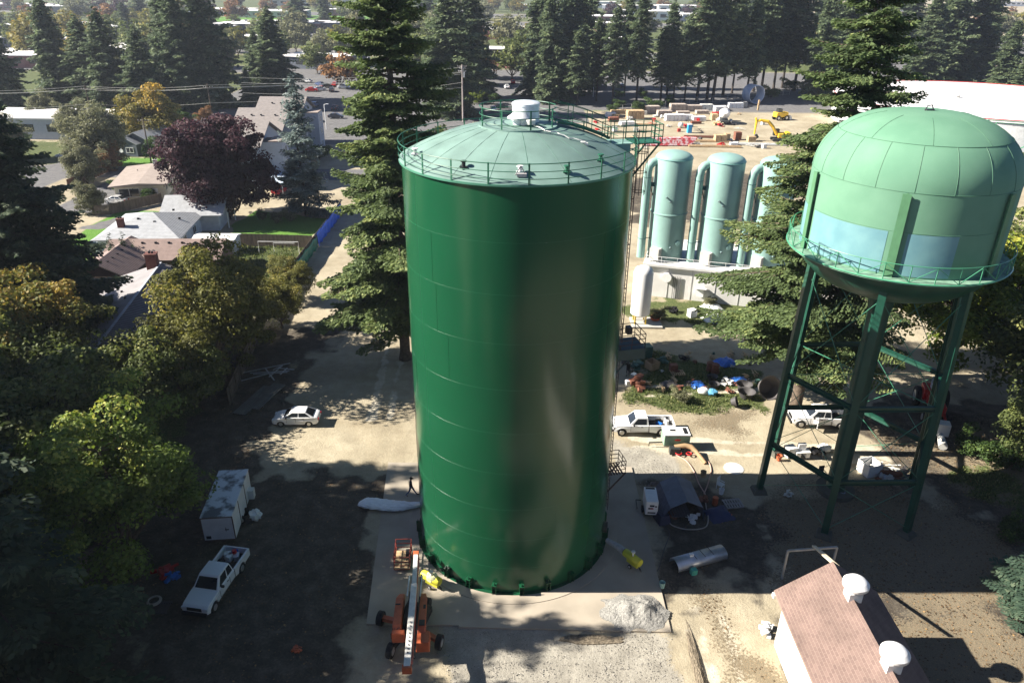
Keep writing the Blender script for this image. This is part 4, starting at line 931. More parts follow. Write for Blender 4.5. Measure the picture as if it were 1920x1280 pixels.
def window(parent, c, w, h, face='S', m=M_glass):
    """window part with frame sub-part; face S/N/E/W of the local box"""
    b = MB(); fr = MB()
    if face in 'SN':
        s = -1 if face == 'S' else 1
        b.box((c[0],c[1]+s*0.02,c[2]),(w,0.05,h)); 
        for x in (-w/2,0,w/2): fr.box((c[0]+x,c[1]+s*0.05,c[2]),(0.07,0.06,h+0.1))
        for z in (-h/2,h/2): fr.box((c[0],c[1]+s*0.053,c[2]+z),(w+0.1,0.06,0.07))
    else:
        s = 1 if face == 'E' else -1
        b.box((c[0]+s*0.02,c[1],c[2]),(0.05,w,h))
        for y in (-w/2,0,w/2): fr.box((c[0]+s*0.05,c[1]+y,c[2]),(0.06,0.07,h+0.1))
        for z in (-h/2,h/2): fr.box((c[0]+s*0.053,c[1],c[2]+z),(0.06,w+0.1,0.07))
    o = b.build("window", m, parent); fr.build("frame", M_white, o); return o
def chimney(parent, x, y, z0, z1, w=0.9, d=0.7, m=M_brick):
    b = MB(); b.box((x,y,(z0+z1)/2),(w,d,z1-z0)); b.box((x,y,z1+0.06),(w+.12,d+.12,0.12)); c = b.build("chimney", m, parent)
    b = MB(); b.cyl((x-.15,y,z1+.1),(x-.15,y,z1+.4),0.13,n=10); b.cyl((x+.2,y,z1+.1),(x+.2,y,z1+.35),0.11,n=10); b.build("flue", M_black, c); return c
def roofvents(parent, pts, n="roof_vent", sz=0.3):
    for p in pts:
        b = MB(); b.box(p,(sz,sz,0.25)); b.build(n, M_black, parent)
# House A grey hip roof
hA = thing("house", "white-walled house with grey hip roof and red brick chimney", "house", (-55.6,110.6,0), math.radians(6))
b = MB(); b.box((0,0,1.3),(11.2,12.6,2.6)); b.box((4.5,10,1.3),(8,8.5,2.6)); b.build("wall", mat("white_siding",(0.6,0.62,0.64)), hA)
b = MB(); roof_hip(b, 11.4, 12.8, 2.75, 4.9, ridge=1.2, axis='X'); ro = b.build("roof", M_shing_grey, hA)
b = MB(); b.M = Matrix.Translation((4.5,9.5,0)); roof_gable(b, 9, 8.5, 2.8, 5.0, axis='X'); b.build("wing_roof", M_shing_grey, hA)
chimney(hA, -2.9,-3.6,2.5,4.9); roofvents(hA, [(1.5,-2.5,4.1),(2.5,3.5,4.2),(4.2,0.5,3.7),(-1,-1.8,4.4)])
for x in (2.0,): window(hA,(5.6,x,1.4),1.6,1.1,'E')
window(hA,(5.6,-3,1.4),1.4,1.1,'E'); window(hA,(0,-6.3,1.4),1.6,1.1,'S')
b = MB(); 
for x,y in ((9.6,7),(9.6,11.5)): b.beam((x,y,0),(x,y,2.7),0.15)
b.build("porch_post", M_white, hA)
# House B brown roofs
hB = thing("house", "house with pinkish brown shingle roofs beside the white van", "house", (-51.2,97.5,0), math.radians(3))
b = MB(); b.box((3.2,1.8,1.25),(15,6.5,2.5)); b.box((-2.3,-3.8,1.25),(6.4,8,2.5)); b.build("wall", M_brownwall, hB)
b = MB(); b.M = Matrix.Translation((3.2,1.8,0)); roof_gable(b, 15, 6.5, 2.55, 4.4, axis='X'); ro = b.build("roof", M_shing_brown, hB)
b = MB(); b.M = Matrix.Translation((-2.3,-2.6,0)); roof_gable(b, 6.6, 10.5, 2.5, 4.45, axis='Y'); b.build("wing_roof", M_shing_brown, hB)
for k in range(4): 
    q = MB(); q.box((-1.6,-6.5+k*1.5,4.05),(0.5,0.18,0.2)); q.build("roof_vent", M_black, hB)
for k in range(5):
    q = MB(); q.box((0+k*1.8,1.0,4.1),(0.25,0.3,0.22)); q.build("roof_vent", M_black, hB)
window(hB,(3,-1.45,1.4),1.6,1.1,'S'); window(hB,(-2.3,-7.8,1.3),1.8,1.2,'S')
# House C ribbed roof
hC = thing("house", "long house with grey roof and dark ribbed right slope under the trees", "house", (-41.8,74.5,0), math.radians(9.4))
b = MB(); b.box((0,0,1.4),(12.4,26,2.8)); b.build("wall", M_brownwall, hC)
b = MB(); x, y = 6.8, 13.6
b.add([(-x,-y,3.0),(0,-y,5.1),(0,y,5.1),(-x,y,3.0),(-x,-y,2.85),(0,-y,4.95),(0,y,4.95),(-x,y,2.85)],[(0,1,2,3),(7,6,5,4),(0,4,5,1),(1,5,6,2),(2,6,7,3),(3,7,4,0)]); b.build("roof", M_roof_grey, hC)
b = MB(); b.add([(x,-y,3.0),(0,-y,5.06),(0,y,5.06),(x,y,3.0),(x,-y,2.85),(0,-y,4.93),(0,y,4.93),(x,y,2.85)],[(3,2,1,0),(4,5,6,7),(1,5,4,0),(2,6,5,1),(3,7,6,2),(0,4,7,3)]); b.build("ribbed_roof_slope", M_ribbed, hC)
b = MB(); b.beam((0.05,-y,5.13),(0.05,y,5.13),0.25,0.1); b.build("ridge_cap", mat("ridge_metal",(0.4,0.42,0.45)), hC)
chimney(hC, -0.6,12.6,3,6.6,1.3,1.0); roofvents(hC,[(-2.5,6,4.4),(-2.2,9,4.5),(-1.2,3,4.8)],sz=0.22)
window(hC,(6.2,5,1.5),1.6,1.1,'E'); window(hC,(6.2,-3,1.5),1.6,1.1,'E'); window(hC,(-6.2,5,1.5),1.6,1.1,'W')
# House D cream flat roof
hD = thing("house", "cream house with low taupe roof and long front window", "house", (-70.2,141.6,0), math.radians(14))
b = MB(); b.box((0,0,1.45),(8.4,14.4,2.9)); b.build("wall", M_cream, hD)
b = MB(); b.add([(-5,-8.2,2.95),(5,-8.2,3.05),(5,8.2,3.15),(-5,8.2,3.05),(0,-8.2,3.35),(0,8.2,3.45),(-5,-8.2,2.75),(5,-8.2,2.85),(5,8.2,2.95),(-5,8.2,2.85)],[(0,4,5,3),(4,1,2,5),(0,6,7,1,4),(1,7,8,2),(2,8,9,3,5),(3,9,6,0),(6,9,8,7)]); b.build("roof", M_taupe, hD)
chimney(hD,0.5,7.5,3.2,4.2,0.8,0.6,M_conc_grey); roofvents(hD,[(-2,3,3.3),(2,4,3.4),(3,0,3.3)],sz=0.16)
window(hD,(-1.8,-7.2,1.5),3.4,1.5,'S'); 
for y in (-5,-2.5,0.5,3): window(hD,(4.2,y,1.8),1.0,1.0,'E')
b = MB(); b.box((2.6,-7.25,1.05),(0.95,0.08,2.1)); b.build("door", M_white, hD)
# House E small blue-grey
hE = thing("house", "small dark blue-grey house with white door and grey gable roofs", "house", (-85.5,178,0), math.radians(-9))
b = MB(); b.box((0,0,1.5),(8,11,3)); b.box((-1.5,-6,1.4),(5,2,2.8)); b.xprism([(-5.5,3),(-5.3,3),(-5.3,4.9),(-5.5,4.9)],-0.1,0.1); b.build("wall", M_slate, hE)
b = MB(); roof_gable(b, 8, 11, 3.0, 5.2, axis='Y'); b.build("roof", M_shing_grey, hE)
b = MB(); b.M = Matrix.Translation((-1.5,-6,0)); roof_gable(b, 5, 2, 2.8, 4.2, ov=0.35, axis='Y'); b.build("porch_roof", M_shing_grey, hE)
for (yy, w_, z0_, z1_) in ((-5.5,4.0,2.9,5.0),(-7.0,2.5,2.7,4.0)):
    b = MB(); xx = 0 if w_ == 4.0 else -1.5; b.add([(xx-w_,yy,z0_),(xx+w_,yy,z0_),(xx,yy,z1_),(xx-w_,yy+.1,z0_),(xx+w_,yy+.1,z0_),(xx,yy+.1,z1_)],[(0,1,2),(5,4,3),(0,3,4,1),(1,4,5,2),(2,5,3,0)]); b.build("gable_wall", M_slate, hE)
b = MB(); b.box((-3.0,-7.05,1.05),(0.95,0.1,2.1)); b.build("door", M_white, hE)
window(hE,(-0.8,-7.0,1.4),1.8,1.1,'S'); window(hE,(4.0,2,1.6),1.2,1.2,'E'); chimney(hE,-1.5,1,3.5,6.0,0.8,0.6,M_cream)
# apartment block with three stair towers
hF = thing("apartment_block", "three-storey grey apartment block with stepped gable roofs behind the purple tree", "building", (-53.5,168,0), math.radians(2))
b = MB(); b.box((-1,0,4.1),(9.5,50,8.2)); b.build("wall", M_apt, hF)
for k, yc in enumerate((-17,0,17)):
    b = MB(); b.M = Matrix.Translation((-1,yc,0)); roof_gable(b, 9.5, 15.2, 8.2, 11.6 , ov=0.8, axis='X'); 
    b.build("roof", mat("apartment_shingles",(0.23,0.205,0.19),rough=0.9,var=0.1), hF)
    for s in (-1,1): b = MB(); b.M = Matrix.Translation((-1,yc,0)); b.add([(s*4.75,-7.6,8.2),(s*4.75,7.6,8.2),(s*4.75,0,11.4),(s*4.7,-7.6,8.2),(s*4.7,7.6,8.2),(s*4.7,0,11.4)],[(0,1,2),(5,4,3),(0,3,4,1),(1,4,5,2),(2,5,3,0)]); b.build("gable_wall", M_apt, hF)
    b = MB(); b.box((5.8,yc-3.0,4.3),(4.2,5.0,8.6)); sw = b.build("stair_tower", M_apt, hF)
    b = MB(); b.box((6.6,yc-3.0,8.75),(2.6,5.2,0.2)); b.build("flat_roof", M_taupe, sw)
    b = MB(); b.box((4.6,yc-3.0,8.62),(1.5,4.6,0.06)); b.build("recess_shade", M_black, sw)  # flat black plate paints the shade of a recess
    roofvents(hF,[(-3,yc-3,10.6),(-1,yc-3,10.6),(2,yc-3,10.6)],sz=0.35)
    for z in (1.5,4.3,7.0): window(hF,(3.75,yc+3.6,z),1.6,1.3,'E'); window(hF,(7.9,yc-3,z),1.2,1.2,'E')
# carport, small sheds
cp = thing("carport", "open carport with pale blue-white sloping roof beside the purple tree", "carport", (-46.3,143.3,0), math.radians(5))
b = MB(); b.box((0,0,2.85),(5.6,12.5,0.14), ry=0.06); b.build("roof", mat("pale_blue_metal",(0.5,0.58,0.66),rough=0.5), cp)
for x,y in ((-2.6,-6),(2.6,-6),(-2.6,6),(2.6,6)): q = MB(); q.beam((x,y,0),(x,y,2.8-x*.06),0.12); q.build("post", M_white, cp)
q = G(403,447,2.2); sh = thing("garden_shed", "low shed with white metal roof behind the board fence", "shed", (q.x,q.y+.5,0), math.radians(2))
b = MB(); b.box((0,0,1.1),(6,3.2,2.2)); b.build("wall", M_offwhite, sh); b = MB(); roof_gable(b,6,3.2,2.25,2.6,ov=.2,axis='X'); b.build("roof", M_white, sh)
q = G(412,458,1.6); sh2 = thing("storage_box", "small white storage shed against the board fence", "shed", (q.x,q.y,0))
b = MB(); b.box((0,0,0.8),(2.4,1.6,1.6)); b.build("wall", M_offwhite, sh2); b = MB(); b.box((0,0,1.66),(2.6,1.8,0.1),rx=.05); b.build("roof", M_white, sh2)
# ---------------------------------------------------------------- big flat-roofed buildings
def flat_building(px, py, w, d, h, rz, lab, wall=M_brickwall, roofm=None, name="flat_roofed_building", win=0, slope=0.0):
    p = G(px, py); t = thing(name, lab, "building", (p.x,p.y,0), math.radians(rz))
    b = MB(); b.box((0,d/2,h/2),(w,d,h)); b.build("wall", wall, t)
    b = MB(); b.box((0,d/2,h+0.12),(w+1.2,d+1.2,0.3), rx=slope); r = b.build("roof", roofm or M_whiteroof, t)
    rr = random.Random(px)
    for k in range(max(2,int(w/14))):
        q = MB(); q.box((rr.uniform(-w*.4,w*.4), rr.uniform(d*.2,d*.8), h+0.85),(1.6,1.4,1.1)); q.build("roof_unit", M_conc_grey, r)
    for k in range(win):
        x = -w/2+w*(k+.5)/win; q = MB(); q.box((x,-0.02,h*0.55),(w/win*0.6,0.08,h*0.35)); q.build("window", M_glass, t)
    return t
flat_building(112,262,42,14,5.0,-2,"long low building with bright white roof left of the golden tree", M_apt, win=5)
flat_building(46,66,60,44,6,2,"white-roofed school building, nearest the top left corner of the photo", win=6)
flat_building(40,90,50,22,5,2,"grey-walled white-roofed building below the top left school", M_slate, win=6)
flat_building(50,128,54,34,5,2,"wide white-roofed building seen between the two left conifers", win=6)
flat_building(175,114,36,34,5,0,"white-roofed building behind the dark conifers at upper left", win=4)
flat_building(245,52,26,14,5,3,"small white-roofed building behind the light pole at upper left", win=3)
flat_building(470,66,50,44,7,-3,"large white roof behind the rusty tree at upper left", M_slate, win=6)
flat_building(575,12,100,40,8,0,"far white warehouse roof at the top, right of the big left conifer", M_conc_grey, win=8)
flat_building(440,92,32,22,6,0,"white-walled flat building behind the tallest left conifer", M_slate, win=4)
flat_building(578,130,30,30,5,-18,"low building with slanting white roof above the parked cars", M_slate, win=4)
flat_building(650,30,40,24,6,0,"brick building with white roof at the head of the lawn", win=5)
flat_building(960,75,34,46,6,-8,"brick building with white roof left of the full conifer", win=4)
flat_building(940,128,30,20,5,-20,"brick wing with slanting white roof behind the bare tree", win=3)
flat_building(895,112,26,16,5,-4,"brick wing with white roof behind the dark conifer", win=3)
flat_building(1215,40,60,44,9,0,"white warehouse at the top behind the thin conifers", M_white, win=6)
flat_building(1270,28,46,30,10,-6,"tall white hall at the top right of the thin conifers", M_white, win=4)
flat_building(1165,60,40,24,6,0,"white roof between the thin conifer tops", M_brickwall, win=4)
flat_building(1170,90,26,18,5,-12,"low building with slanting white roof behind the second thin conifers", M_slate, win=3)
flat_building(1110,15,70,30,8,0,"far white roof above the green conifers", M_white, win=6)
flat_building(1660,22,90,40,8,2,"far pale roof behind the right-hand fir top", M_white, win=6)
flat_building(1480,40,60,30,7,2,"pale roof half hidden behind the right-hand conifer group", M_conc_grey, win=6)
flat_building(1800,30,46,22,6,6,"tan-roofed building at the upper right lawn", M_cream, M_taupe, win=5)
flat_building(1895,12,60,30,8,6,"white building in the top right corner", M_white, win=6)
flat_building(1822,142,20,12,4,-6,"small cream house with brown roof behind the reservoir", M_cream, M_shing_brown, name="house", win=2)
flat_building(820,10,80,30,8,0,"far white roof at the top behind the sunlit fir", M_white, win=6)
flat_building(330,22,60,26,7,0,"far white roof between the upper left conifers", M_conc_grey, win=6)
flat_building(1575,120,40,20,5,0,"white-roofed building behind the tall right fir", M_slate, win=4)
for i, (px, py, w_, d_, rz_d) in enumerate(((15,20,60,40,0),(95,24,60,40,3),(150,70,40,26,0),(205,30,50,40,-3),(300,62,44,30,2),(350,70,50,30,0),(410,30,60,40,3),(505,34,60,40,-2),(545,60,44,36,0),(625,60,30,20,4),(700,22,70,40,0),(760,30,60,40,0),(850,34,60,36,2),(905,70,40,30,-5),(1010,20,60,40,0),(1060,36,50,36,3),(1120,44,54,36,-3),(1190,20,80,40,0),(1325,40,50,34,0),(1400,24,70,44,4),(1450,60,44,30,0),(1520,20,70,44,0),(1600,60,50,36,4),(1640,75,40,24,0),(1730,50,50,36,-3),(1850,60,50,30,5))):
    flat_building(px, py, w_, d_, 6, rz_d, "pale-roofed building near the top edge, %d percent of the way across" % round(px/19.2), [M_brickwall,M_slate,M_white,M_conc_grey][i % 4], win=5)["group"] = "pale-roofed buildings near the top edge"
# ---------------------------------------------------------------- fences
def board_fence(pts, h, lab, m=M_wood, name="board_fence", tarp=None, cat="fence"):
    t = thing(name, lab, cat, (pts[0][0],pts[0][1],0))
    for i in range(len(pts)-1):
        a = Vector((pts[i][0]-pts[0][0], pts[i][1]-pts[0][1],0)); c = Vector((pts[i+1][0]-pts[0][0], pts[i+1][1]-pts[0][1],0)); L = (c-a).length; ang = math.atan2(c.y-a.y,c.x-a.x)
        b = MB(); n = max(1,int(L/0.16)); rr = random.Random(i)
        for k in range(n):
            x = (k+.5)*L/n; b.box((x,0,h/2+rr.uniform(-.03,.03)),(L/n*0.93,0.025,h))
        b.beam((0,0.05,h*.8),(L,0.05,h*.8),0.07); b.beam((0,0.05,h*.25),(L,0.05,h*.25),0.07)
        o = b.build("board_panel", m, t); o.location = a; o.rotation_euler = (0,0,ang)
        for k in range(int(L/2.4)+1):
            q = MB(); q.box((min(k*2.4,L),0.1,h/2),(0.1,0.1,h+0.05)); o = q.build("fence_post", m, t); o.location = a; o.rotation_euler = (0,0,ang)
    return t
M_fw = mat("fence_weathered_wood", (0.11,0.085,0.065), rough=0.9, var=0.35, scale=3, stretch=(1,1,0.2))
board_fence([(-42.5,109.6),(-30.6,109.0)], 2.0, "brown board fence closing the lawn beside the white shed", M_fw)
board_fence([(-30.4,128),(-30.3,96),(-29.9,84),(-27.2,62)], 2.0, "long board fence along the dirt lane, hung with tarps", M_fw)
board_fence([G(180,405)[:2],G(208,402)[:2],G(305,380)[:2]], 1.8, "board fence between the silver car and the grey-roofed house", M_fw)
board_fence([G(130,355)[:2],G(205,322)[:2]], 1.9, "reddish brown fence beside the shrub tree", mat("red_brown_fence",(0.16,0.08,0.05),rough=0.9,var=.2))
def tarp(a, c, h, lab, m, seed):
    t = Vector((a[0],a[1],0)); d = Vector((c[0]-a[0],c[1]-a[1],0)); L = d.length; ang = math.atan2(d.y,d.x); b = MB(); b.smooth = True; rr = random.Random(seed); n = int(L/0.35); vs = []
    ph = [rr.random()*6 for _ in range(4)]
    for j in range(5):
        for i in range(n+1):
            z = h*(1-j/4)+ (0.06*math.sin(i*.5+ph[0]) if j == 0 else 0) - (0.12*abs(math.sin(i*.7)) if j == 4 else 0)
            vs.append((i*L/n, -0.12-0.10*math.sin(i*0.9+ph[1]+j*.4)*(j/4+.2)-0.05*math.sin(i*2.1+ph[2]), z+0.08))
    b.add(vs, [(j*(n+1)+i, j*(n+1)+i+1, (j+1)*(n+1)+i+1, (j+1)*(n+1)+i) for j in range(4) for i in range(n)])
    o = b.build("tarp_sheet", m); o.location = t; o.rotation_euler = (0,0,ang); tag(o, lab, "tarp")
    sol = o.modifiers.new("thick", 'SOLIDIFY'); sol.thickness = 0.02; return o
tarp((-30.1,97.5),(-30.12,109.5), 1.7, "green tarp hung along the lane side of the board fence", mat("green_tarp",(0.02,0.16,0.10),rough=0.4,var=.3,scale=3), 1)
tarp((-30.15,109.8),(-30.2,127.0), 2.0, "bright blue tarp hung on the far part of the board fence", mat("blue_tarp",(0.03,0.13,0.62),rough=0.4,var=.25,scale=3), 2)
# chain link fence along the site
t = thing("chain_link_fence", "wire fence along the foot of the thin conifer row", "fence", G(1150,212))
base = G(1150,212); end = G(1480,178)
for k in range(24):
    p = base.lerp(end,k/23)-base; q = MB(); q.cyl(p, p+Vector((0,0,2.2)), 0.06, n=6); q.build("fence_post", M_conc_grey, t)
q = MB()
for z in (0.3,1.2,2.2): q.beam((0,0,z),end-base+Vector((0,0,z)),0.05)
q.build("fence_wire", M_conc_grey, t)
# goal-like frame in the yard
p = G(545,478); t = thing("pipe_frame", "white pipe goal frame in the fenced corner yard", "frame", (-35.0,106.2,0))
b = MB(); b.tube([(-3,0,0),(-3,0,1.9),(3,0,1.9),(3,0,0)],0.04,6); b.tube([(-1,0.8,0),(-1,.8,1.4),(2.2,.8,1.4)],0.03,6); b.build("frame_tube", M_white, t)
# ---------------------------------------------------------------- utility poles and wires
def pole(px, py, h, lab, arms=((0.93,2.4),), m=M_bark, rz=0.0, junk=False, r=0.17):
    p = G(px,py); t = thing("utility_pole", lab, "utility pole", (p.x,p.y,0), rz)
    b = MB(); b.smooth = True; b.cyl((0,0,-.1),(0,0,h),r,r*.65,n=10); b.build("pole_shaft", m, t)
    for f, w in arms:
        q = MB(); q.box((0,0.15,h*f),(w,0.12,0.14)); c = q.build("crossarm", m, t)
        q = MB()
        for x in (-.45,-.2,.2,.45): q.cyl((x*w,0.15,h*f+.07),(x*w,.15,h*f+.25),0.05,n=6)
        q.build("insulator", M_offwhite, c)
    if junk:
        q = MB(); rr = random.Random(2)
        for k in range(14): q.beam((rr.uniform(-.9,.9),rr.uniform(-.3,.5),h*.93+rr.uniform(-.6,.5)),(rr.uniform(-1.2,1.2),rr.uniform(-.3,.5),h*.93+rr.uniform(-.9,.6)),0.07)
        q.cyl((.5,.3,h*.78),(.5,.3,h*.88),.28,n=12); q.build("pole_hardware", M_offwhite, t)
    return t
pole(285,312,10.3,"brown utility pole beside the small blue-grey house")
pole(868,228,15.5,"utility pole with tangled hardware behind the tank roof", arms=((0.97,2.6),(0.88,2.2)), m=mat("grey_pole",(0.38,0.33,0.30)), junk=True, r=0.24)
pole(182,262,13.0,"slim pole carrying the wires above the white roof", r=0.13)
pole(405,262,13.5,"slim pole in front of the dark conifers", r=0.13)
def street_lamp(px, py, h, lab):
    p = G(px,py); t = thing("street_lamp", lab, "street lamp", (p.x,p.y,0))
    b = MB(); b.tube([(0,0,0),(0,0,h),(0.5,0,h+.15)],0.09,8); b.build("lamp_post", M_white, t)
    b = MB(); b.box((0.8,0,h+.15),(0.7,0.35,0.18)); b.build("lamp_head", M_white, t)
street_lamp(612,243,6.5,"white street lamp right of the apartment block"); street_lamp(535,300,7.5,"white street lamp between apartment stair towers"); street_lamp(278,60,9,"light pole among the upper left roofs"); street_lamp(1112,182,11,"tall light pole in the car park left of the thin conifers"); street_lamp(1172,160,9,"light pole far back in the car park"); street_lamp(691,143,5,"short lamp on the sloping lawn"); street_lamp(690,125,4,"small lamp behind the lawn slope")
def wire(pts, lab, sag=0.6, r=0.035, m=None):
    b = MB(); allp = []
    for i in range(len(pts)-1):
        a, c = Vector(pts[i]), Vector(pts[i+1])
        for k in range(11 if i == len(pts)-2 else 10):
            u = k/10; q = a.lerp(c,u); q.z -= sag*4*u*(1-u); allp.append(q)
    b.tube(allp, r, 4); o = b.build("power_line", m or mat("pale_wire",(0.42,0.42,0.36))); tag(o, lab, "power line", "power lines"); return o
pa, pb, pc, pd = G(182,262), G(405,262), G(868,228), G(-120,275)
for k, (z, off) in enumerate(((12.8,0),(12.2,-.9),(12.2,.9),(8.6,0.0))):
    lab_ = ["uppermost of the power lines crossing the upper left","second power line from the top at the upper left","third power line from the top at the upper left","lowest power line passing above the long white roof"][k]
    wire([pd+Vector((off,off,z)), pa+Vector((off,off,z)), pb+Vector((off,off,z+.3)), pc+Vector((off,off,z+.8))], lab_)
pe = G(1700,215)
for k, z in enumerate((14.9,13.5,10.8)): wire([pc+Vector((0.2*k,0,z)), pc+Vector((-60,-8,z-2.5))], ["highest wire running left from the hardware pole","middle wire running left from the hardware pole","lowest wire running left from the hardware pole"][k], sag=1.5)
# ---------------------------------------------------------------- vehicles
def car_body(b, outline, wf):
    """outline in (x,z), half width wf(x,z)"""
    n = len(outline); vs = [(x,-wf(x,z),z) for x,z in outline]+[(x,wf(x,z),z) for x,z in outline]
    b.add(vs, [tuple(range(n)), tuple(range(2*n-1,n-1,-1))]+[(i,n+i,n+(i+1)%n,(i+1)%n) for i in range(n)])
def wheel(parent, x, y, r=0.32, w=0.22, name="wheel"):
    o = bpy.data.objects.new(name, None); COL.objects.link(o); o.parent = parent; o.location = (x,y,r)
    b = MB(); b.smooth = True; b.tube([(0,-w/2,0),(0,-w/2+.03,0),(0,w/2-.03,0),(0,w/2,0)],[r*.93,r,r,r*.93],20); b.build("tyre", M_tyre, o)
    b = MB(); b.smooth = True; s = 1 if y > 0 else -1
    b.tube([(0,s*w*.42,0),(0,s*(w/2+.015),0)],[r*.62,r*.55],16); b.build("rim", M_rim, o); return o
def glassq(b, P, off=0.006):
    P = [Vector(p) for p in P]; n = (P[1]-P[0]).cross(P[3]-P[0]).normalized()*off; c = sum(P, Vector())/4
    b.add([p+n for p in P]+[p-n for p in P], [(0,1,2,3),(7,6,5,4),(0,4,5,1),(1,5,6,2),(2,6,7,3),(3,7,4,0)])
def cabin(t, A, wb, wt, paint, name="cabin", door_split=None):
    """A = [(xr,z0),(xr2,z1),(xf2,z1),(xf,z0)] rear-bottom, rear-top, front-top, front-bottom"""
    b = MB(); wf = lambda x,z: wb if z < (A[0][1]+A[1][1])/2 else wt
    car_body(b, A, wf); c = b.build(name, paint, t, bevel=0.03)
    (x0,z0),(x1,z1),(x2,_),(x3,z3) = A; L = lambda a,c_,u: tuple(a[i]+(c_[i]-a[i])*u for i in range(3))
    def quad(a,b_,c_,d,u0,u1,v0,v1):
        pt = lambda u,v: L(L(a,b_,u), L(d,c_,u), v); return [pt(u0,v0),pt(u1,v0),pt(u1,v1),pt(u0,v1)]
    g = MB(); glassq(g, quad((x3,-wb,z3),(x3,wb,z3),(x2,wt,z1),(x2,-wt,z1),.06,.94,.08,.94), .012); g.build("windscreen", M_glass, t)
    g = MB(); glassq(g, quad((x0,wb,z0),(x0,-wb,z0),(x1,-wt,z1),(x1,wt,z1),.08,.92,.12,.92), .012); g.build("rear_window", M_glass, t)
    for s in (-1,1):
        sp = [(0.08,0.48),(0.53,0.92)] if door_split is None else door_split
        for (u0,u1) in sp:
            g = MB(); q = quad((x0,s*wb,z0),(x3,s*wb,z3),(x2,s*wt,z1),(x1,s*wt,z1),u0,u1,.12,.86); glassq(g, q if s < 0 else q[::-1], .012); g.build("side_window", M_glass, t)
    return c
M_lamp = mat("headlamp_lens", (0.7,0.72,0.75), rough=0.15, spec=0.8); M_tail = mat("tail_lamp_red", (0.5,0.02,0.02), rough=0.25)
def lights(t, xf, zf, xr, zr, w):
    for s in (-1,1):
        b = MB(); b.box((xf,s*w,zf),(0.12,0.34,0.16)); b.build("headlight", M_lamp, t)
        b = MB(); b.box((xr,s*w,zr),(0.10,0.26,0.2)); b.build("tail_light", M_tail, t)
def mirrors(t, x, y, z):
    for s in (-1,1): b = MB(); b.box((x,s*y,z),(0.12,0.22,0.15)); b.build("wing_mirror", M_black, t)
def sedan(loc, rz, lab, paint=M_carwhite, sc=1.0, group=None, hatch=False):
    t = thing("car", lab, "car", loc, rz, group); t.scale = (sc,sc,sc); b = MB()
    out = [(-2.10,.42),(-2.14,.62),(-2.05,.88),(-1.85,.95),(-1.3,.98),(0.9,.96),(1.45,.88),(1.9,.76),(2.12,.60),(2.14,.40),(2.0,.26)]
    def arch(cx, r=.37, n=7): return [(cx+r*math.cos(math.pi*k/n), .24+r*math.sin(math.pi*k/n)*0.95) for k in range(n+1)]
    out += arch(1.32)+arch(-1.25)+[(-1.95,.28)]
    car_body(b, out, lambda x,z: 0.84-0.10*max(0,abs(x)-1.6)/0.5-0.05*max(0,z-.6)); b.build("body", paint, t, bevel=0.05)
    cabin(t, [(-1.75 if not hatch else -2.0,.95),(-0.95 if not hatch else -1.6,1.40),(0.25,1.42),(1.10,.94)], 0.77, 0.58, paint)
    for x in (1.32,-1.25):
        for y in (-.74,.74): wheel(t,x,y,.31,.2)
    lights(t,2.05,.62,-2.10,.72,.58); mirrors(t,.75,.88,1.0)
    for s in (-1,1):
        for x in (0.0,-0.75): b = MB(); b.box((x,s*.845,.86),(.16,.03,.03)); b.build("door_handle", M_black, t)
    return t
